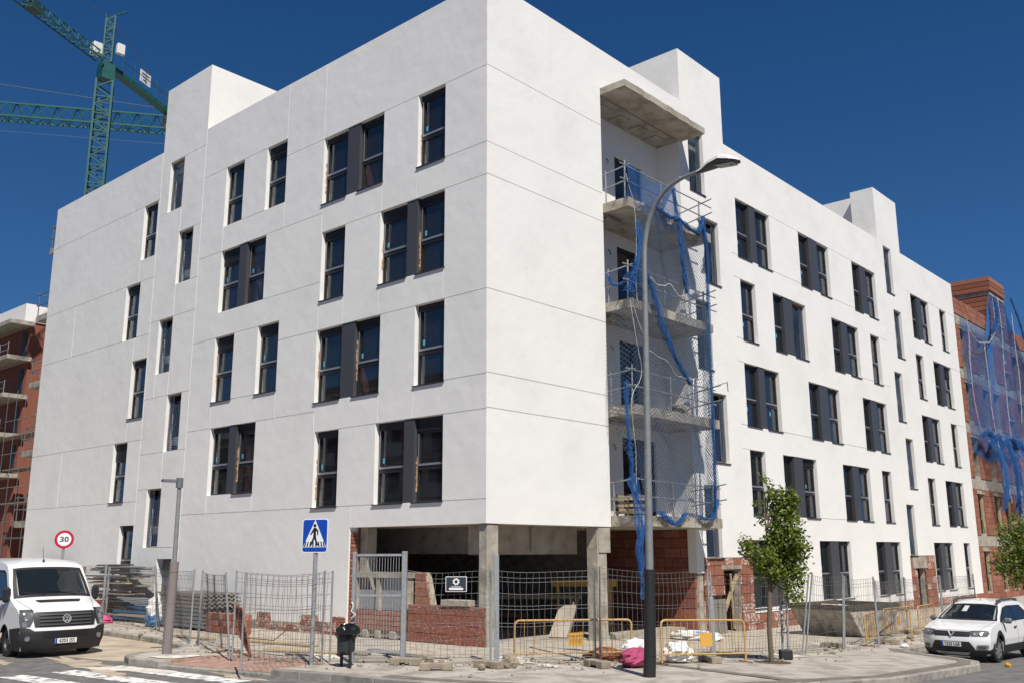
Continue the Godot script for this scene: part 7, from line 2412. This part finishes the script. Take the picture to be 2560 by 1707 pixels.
func car():
	var fw := Vector3(-0.07, 0, 0.997).normalized()
	var t := thing("parked_car", "white hatchback with black cladding and roof bars parked at the kerb", "car", Vector3(7.72, road_y(-8.55), -8.55), "", Basis(fw, Vector3.UP, fw.cross(Vector3.UP)).scaled(Vector3(0.94, 0.94, 0.94)))
	var vb := VB.new()
	vb.line = [Vector2(0.70, 0.19), Vector2(0.73, 0.24), Vector2(0.77, 0.34), Vector2(0.79, 0.50), Vector2(0.77, 0.64), Vector2(0.72, 0.76), Vector2(0.62, 0.83), Vector2(0.30, 0.90), Vector2(-0.12, 0.955), Vector2(-0.24, 0.975), Vector2(-0.30, 1.0), Vector2(-0.88, 1.32), Vector2(-1.0, 1.385), Vector2(-1.35, 1.45), Vector2(-1.9, 1.47), Vector2(-2.45, 1.44), Vector2(-2.78, 1.36), Vector2(-3.02, 0.98), Vector2(-3.10, 0.75), Vector2(-3.10, 0.45), Vector2(-3.0, 0.26)]
	vb.widths = [[0.15, 0.74], [0.3, 0.80], [0.55, 0.835], [0.80, 0.82], [0.95, 0.795], [1.40, 0.635], [1.5, 0.59]]
	vb.pull = 0.30; vb.crown = 0.05; vb.xm = -0.5
	vb.smooth(2)
	obj("body", shell(vb, [1.0, 1.33, 4, -1.0]), M.van_white, t)
	for sgn in [-1.0, 1.0]:
		var poly := []
		for p in vb.line: poly.append(p)
		for q in arch_notch(-2.28, 0.375, 0.22): poly.append(q)
		for q in arch_notch(0.0, 0.375, 0.22): poly.append(q)
		obj("side_panel", flank(vb, PackedVector2Array(poly), sgn), M.van_white, t)
		obj("sill_cladding", flank(vb, PackedVector2Array([Vector2(-1.95, 0.20), Vector2(-0.34, 0.20), Vector2(-0.36, 0.40), Vector2(-1.93, 0.40)]), sgn, 0.012), M.black_plastic, t)
		for cx in [0.0, -2.28]:
			var ar := MB.new()
			for k in 16:
				var a0 := PI * (k - 1.0) / 14.0; var a1 := PI * (k - 0.0) / 14.0
				var q := []
				for w in [[a0, 0.365], [a1, 0.365], [a1, 0.475], [a0, 0.475]]:
					var p := Vector2(cx - cos(w[0]) * w[1], maxf(0.2, 0.30 + sin(w[0]) * w[1]))
					var v3: Vector3 = vb.pt(p, sgn)
					q.append(Vector3(v3.x, v3.y, v3.z + sgn * 0.014))
				ar.quad(q[0], q[1], q[2], q[3], Vector3(0, 0, sgn))
			obj("arch_cladding", ar, M.black_plastic, t)
		obj("window_seal", flank(vb, PackedVector2Array([Vector2(-2.72, 0.96), Vector2(-0.42, 0.935), Vector2(-0.34, 0.97), Vector2(-0.98, 1.33), Vector2(-1.3, 1.375), Vector2(-2.3, 1.36), Vector2(-2.6, 1.2)]), sgn, 0.004), M.black_plastic, t)
		obj("door_window", flank(vb, PackedVector2Array([Vector2(-1.42, 0.975), Vector2(-0.52, 0.965), Vector2(-1.02, 1.29), Vector2(-1.3, 1.335), Vector2(-1.42, 1.34)]), sgn, 0.010), M.screen, t)
		obj("door_window", flank(vb, PackedVector2Array([Vector2(-2.25, 0.99), Vector2(-1.50, 0.975), Vector2(-1.50, 1.34), Vector2(-2.2, 1.32)]), sgn, 0.010), M.screen, t)
		# door seams and handles
		obj("bumper_corner", flank(vb, PackedVector2Array([Vector2(0.36, 0.19), Vector2(0.71, 0.19), Vector2(0.79, 0.34), Vector2(0.40, 0.40)]), sgn, 0.013), M.black_plastic, t)
		for x in [-0.45, -1.46, -2.0]:
			obj("door_seam", flank(vb, PackedVector2Array([Vector2(x - 0.006, 0.34), Vector2(x + 0.006, 0.34), Vector2(x + 0.006, 0.95), Vector2(x - 0.006, 0.95)]), sgn, 0.002), M.grey_plastic, t)
		for x in [-1.30, -2.12]:
			var dh := MB.new()
			dh.bevel(vb.pt(Vector2(x, 0.80), sgn) + Vector3(0, 0, sgn * 0.02), Vector3(0.15, 0.035, 0.035), 0.012)
			obj("door_handle", dh, M.black_plastic, t)
		var mr := MB.new()
		mr.bevel(Vector3(-0.55, 0.99, sgn * 0.93), Vector3(0.1, 0.14, 0.2), 0.045)
		mr.bar(Vector3(-0.52, 0.95, sgn * 0.76), Vector3(-0.55, 0.97, sgn * 0.88), 0.05)
		obj("mirror", mr, M.galv_dark, t)
		wheel(t, Vector3(0, 0.32, sgn * 0.725), 0.32, 0.2, sgn, false)
		wheel(t, Vector3(-2.28, 0.32, sgn * 0.725), 0.32, 0.2, sgn, false)
		var wl := MB.new()
		for cx in [0.0, -2.28]:
			for k in 12:
				var a0 := PI * k / 12.0; var a1 := PI * (k + 1) / 12.0
				wl.quad(Vector3(cx - cos(a0) * 0.36, 0.30 + sin(a0) * 0.36, sgn * 0.8), Vector3(cx - cos(a1) * 0.36, 0.30 + sin(a1) * 0.36, sgn * 0.8), Vector3(cx - cos(a1) * 0.36, 0.30 + sin(a1) * 0.36, sgn * 0.45), Vector3(cx - cos(a0) * 0.36, 0.30 + sin(a0) * 0.36, sgn * 0.45))
		obj("wheel_well", wl, M.black_plastic, t).set_meta("kind", "stuff")
		# roof bar
		var rb := MB.new()
		var zz: float = sgn * 0.545
		rb.path([Vector3(-0.98, 1.36, zz), Vector3(-1.08, 1.44, zz), Vector3(-1.3, 1.47, zz), Vector3(-2.1, 1.47, zz), Vector3(-2.35, 1.44, zz), Vector3(-2.45, 1.36, zz)], 0.027, 8)
		for xx in [-1.12, -2.3]: rb.bevel(Vector3(xx, 1.43, zz), Vector3(0.26, 0.09, 0.05), 0.02)
		obj("roof_bar", rb, M.grey_plastic, t)
		# lamps
		var hl := obj("headlight", nose(vb, [[0.655, sgn * 0.56, sgn * 0.93], [0.72, sgn * 0.52, sgn * 0.985], [0.775, sgn * 0.50, sgn * 0.96], [0.79, sgn * 0.60, sgn * 0.88]], 0.006, 10), M.black_plastic, t)
		for q in [[0.715, 0.66, 0.05], [0.72, 0.80, 0.055]]:
			var lp := MB.new()
			lp.lathe(vb.on(q[0], sgn * q[1], 0.0), [[0.0, 0.010], [q[2] * 0.6, 0.012], [q[2], 0.022], [q[2] * 1.1, 0.012]], 16, vb.nrm(q[0], sgn * q[1]))
			obj("reflector", lp, M.lamp_inside, hl)
		obj("headlight_glass", nose(vb, [[0.65, sgn * 0.555, sgn * 0.935], [0.72, sgn * 0.515, sgn * 0.99], [0.778, sgn * 0.495, sgn * 0.965], [0.793, sgn * 0.60, sgn * 0.88]], 0.028, 10), M.lens, hl)
		var fs := obj("fog_lamp", nose(vb, [[0.345, sgn * 0.72, sgn * 0.93], [0.40, sgn * 0.68, sgn * 0.97], [0.46, sgn * 0.70, sgn * 0.95]], 0.014, 8), M.rim_silver, t)
		obj("fog_lens", nose(vb, [[0.365, sgn * 0.74, sgn * 0.88], [0.40, sgn * 0.71, sgn * 0.91], [0.432, sgn * 0.74, sgn * 0.89]], 0.02, 6), M.grey_plastic, fs)
	var bp := obj("bumper", nose(vb, [[0.195, -0.97, 0.97], [0.29, -1.0, 1.0], [0.335, -1.0, 1.0]], 0.014, 22), M.black_plastic, t)
	obj("lower_grille", nose(vb, [[0.33, -0.66, 0.66], [0.40, -0.62, 0.62], [0.53, -0.50, 0.50]], 0.010, 14), M.black_plastic, t)
	obj("skid_plate", nose(vb, [[0.225, -0.46, 0.46], [0.285, -0.52, 0.52]], 0.03, 12, 2), M.rim_silver, bp)
	var gl := obj("grille", nose(vb, [[0.645, -0.52, 0.52], [0.70, -0.54, 0.54], [0.765, -0.52, 0.52]], 0.008, 14), M.black_plastic, t)
	for y in [0.675, 0.71, 0.742]:
		obj("slat", nose(vb, [[y - 0.006, -0.48, 0.48], [y + 0.006, -0.48, 0.48]], 0.018, 12, 1), M.grey_plastic, gl)
	var em := MB.new()
	var ec: Vector3 = vb.on(0.70, 0.0, 0.024); var en: Vector3 = vb.nrm(0.70, 0.0)
	var ex := Vector3(0, 0, -1); var ey := en.cross(ex).normalized()
	if ey.y < 0: ey = -ey
	em.bar(ec - ex * 0.07 + ey * 0.045, ec - ex * 0.012 - ey * 0.05, 0.028, 0.02); em.bar(ec + ex * 0.07 + ey * 0.045, ec + ex * 0.012 - ey * 0.05, 0.028, 0.02)
	em.bar(ec - ex * 0.02 - ey * 0.05, ec + ex * 0.02 - ey * 0.05, 0.02)
	em.bar(ec - ex * 0.07 + ey * 0.05, ec - ex * 0.035 + ey * 0.05, 0.02); em.bar(ec + ex * 0.07 + ey * 0.05, ec + ex * 0.035 + ey * 0.05, 0.02)
	obj("emblem", em, M.chrome, gl)
	for s in [-1.0, 1.0]: obj("bonnet_seam", nose(vb, [[0.80, s * 0.74, s * 0.752], [0.88, s * 0.84, s * 0.85], [0.965, s * 0.90, s * 0.91]], 0.003, 1), M.grey_plastic, t)
	obj("bonnet_seam", nose(vb, [[0.785, -0.5, 0.5], [0.791, -0.5, 0.5]], 0.004, 12, 1), M.grey_plastic, t)
	number_plate(bp, "7225 LGS", vb.on(0.465, 0.0, 0.028), 0.0)
	var ws := obj("windscreen", nose(vb, [[0.985, -0.95, 0.95], [1.2, -0.945, 0.945], [1.35, -0.90, 0.90]], 0.008, 16), M.car_glass, t)
	var sl := nose(vb, [[0.98, -0.95, 0.95], [1.01, -0.95, 0.95]], 0.012, 16, 1)
	for q in [nose(vb, [[1.325, -0.90, 0.90], [1.355, -0.89, 0.89]], 0.012, 16, 1), nose(vb, [[0.985, -0.955, -0.89], [1.2, -0.95, -0.89], [1.355, -0.90, -0.85]], 0.012, 2), nose(vb, [[0.985, 0.89, 0.955], [1.2, 0.89, 0.95], [1.355, 0.85, 0.90]], 0.012, 2)]:
		sl.v.append_array(q.v); sl.n.append_array(q.n); sl.uv.append_array(q.uv)
	obj("seal", sl, M.black_plastic, ws)
	cabin(t, -0.42, 0.90, -1.2, 0.62, 1.22, 0.34)
	obj("inspection_sticker", nose(vb, [[1.17, 0.12, 0.30], [1.30, 0.12, 0.30]], 0.016, 3, 2), M.paper, ws)
	for k in 2:
		var wp := MB.new()
		wp.bar(vb.on(1.0, -0.6 + 0.7 * k, 0.025), vb.on(1.05, -0.6 + 0.7 * k + 0.6, 0.025), 0.013)
		obj("wiper", wp, M.black_plastic, t)
	var an := MB.new()
	an.path([vb.pt(Vector2(-1.35, 1.43), 0.0), vb.pt(Vector2(-1.35, 1.43), 0.0) + Vector3(-0.1, 0.06, 0)], 0.008, 5)
	obj("aerial", an, M.black_plastic, t)

# ---------------------------------------------------------------- buildings across the side street, mirrored in the glass
func opposite_building():
	var t := thing("apartment_building", "pale apartment block with balconies across the side street", "building", Vector3(-40, 0.1, 34))
	var o0 := Vector3(-40, 0.1, 34)
	var mb := MB.new()
	mb.box(Vector3(-78, 0.1, 31.0) - o0, Vector3(-17, 15.2, 44.0) - o0)
	obj("wall", mb, M.stucco, t)
	for k in 5:
		var y := 0.9 + k * 2.95
		mb = MB.new()
		mb.box(Vector3(-78, y + 2.2, 29.6) - o0, Vector3(-19, y + 2.42, 30.99) - o0)
		obj("balcony_slab", mb, M.concrete, t)
		for i in 14:
			mb = MB.new()
			var x := -76.0 + i * 4.1
			mb.box(Vector3(x, y, 30.94) - o0, Vector3(x + (2.2 if (i + k) % 2 == 0 else 1.2), y + 1.9, 30.995) - o0)
			obj("window", mb, M.frame, t)
			if (i + k) % 2 == 0 and k > 0:
				mb = MB.new()
				mb.box(Vector3(x - 0.6, y - 0.5, 29.6) - o0, Vector3(x + 2.6, y + 0.45, 29.7) - o0)
				obj("balcony_front", mb, M.stucco, t)
	# and one across the main street
	var t2 := thing("apartment_building", "grey apartment block across the main street facing the long white facade", "building", Vector3(42, -0.3, -40))
	var q0 := Vector3(42, -0.3, -40)
	mb = MB.new()
	mb.box(Vector3(37, -0.3, -110) - q0, Vector3(50, 14.5, -18) - q0)
	obj("wall", mb, M.concrete, t2)
	for k in 5:
		for i in 22:
			mb = MB.new()
			var z := -108.0 + i * 4.1
			mb.box(Vector3(36.95, 0.6 + k * 2.85, z) - q0, Vector3(36.995, 2.4 + k * 2.85, z + 1.5) - q0)
			obj("window", mb, M.frame, t2)

func _ready():
	rng.seed = 20240611
	# camera
	var cam := Camera3D.new()
	cam.name = "camera"
	add_child(cam)
	var pitch := 0.218158461; var yaw := 0.726661483; var roll := -0.00396082
	var F := Vector3(-sin(yaw) * cos(pitch), sin(pitch), -cos(yaw) * cos(pitch))
	var Rt := Vector3(cos(yaw), 0, -sin(yaw))
	var U := Rt.cross(F)
	var R2 := Rt * cos(roll) + U * sin(roll)
	var U2 := -Rt * sin(roll) + U * cos(roll)
	cam.transform = Transform3D(Basis(R2, U2, -F), Vector3(15.4868587, 2.37368502, 16.4850725))
	cam.fov = 39.4498
	cam.near = 0.1
	cam.far = 2000.0
	cam.current = true
	# sky
	var we := WorldEnvironment.new()
	we.name = "world_environment"
	var env := Environment.new()
	env.background_mode = Environment.BG_SKY
	var sky := Sky.new()
	var sm := ProceduralSkyMaterial.new()
	sm.sky_top_color = lin(0.006, 0.041, 0.145)
	sm.sky_horizon_color = lin(0.078, 0.235, 0.53)
	sm.sky_curve = 0.19
	sm.ground_bottom_color = lin(0.16, 0.145, 0.125)
	sm.ground_horizon_color = lin(0.20, 0.20, 0.20)
	sm.sun_angle_max = 2.0
	sm.energy_multiplier = 1.0
	sky.sky_material = sm
	env.sky = sky
	env.tonemap_mode = Environment.TONE_MAPPER_LINEAR
	env.tonemap_exposure = 1.09
	env.sdfgi_enabled = true
	env.ssao_enabled = true
	env.ssil_enabled = true
	we.environment = env
	add_child(we)
	# sun
	var sun := DirectionalLight3D.new()
	sun.name = "sun"
	add_child(sun)
	sun.basis = Basis.looking_at(-Vector3(0.87, 1.25, 0.48).normalized())
	sun.light_energy = 1.6
	sun.light_color = Color(1.0, 0.975, 0.935)
	sun.light_angular_distance = 0.5
	sun.shadow_enabled = true
	make_materials()
	build_ground()
	build_block()
	brick_neighbour()
	far_building()
	opposite_building()
	cranes()
	street_lamp()
	small_lamp()
	crossing_sign()
	speed_sign()
	litter_bin()
	fences()
	barriers()
	skip_bin()
	sacks()
	stacks()
	balcony_rails()
	balcony_nets()
	van()
	car()
	trees()
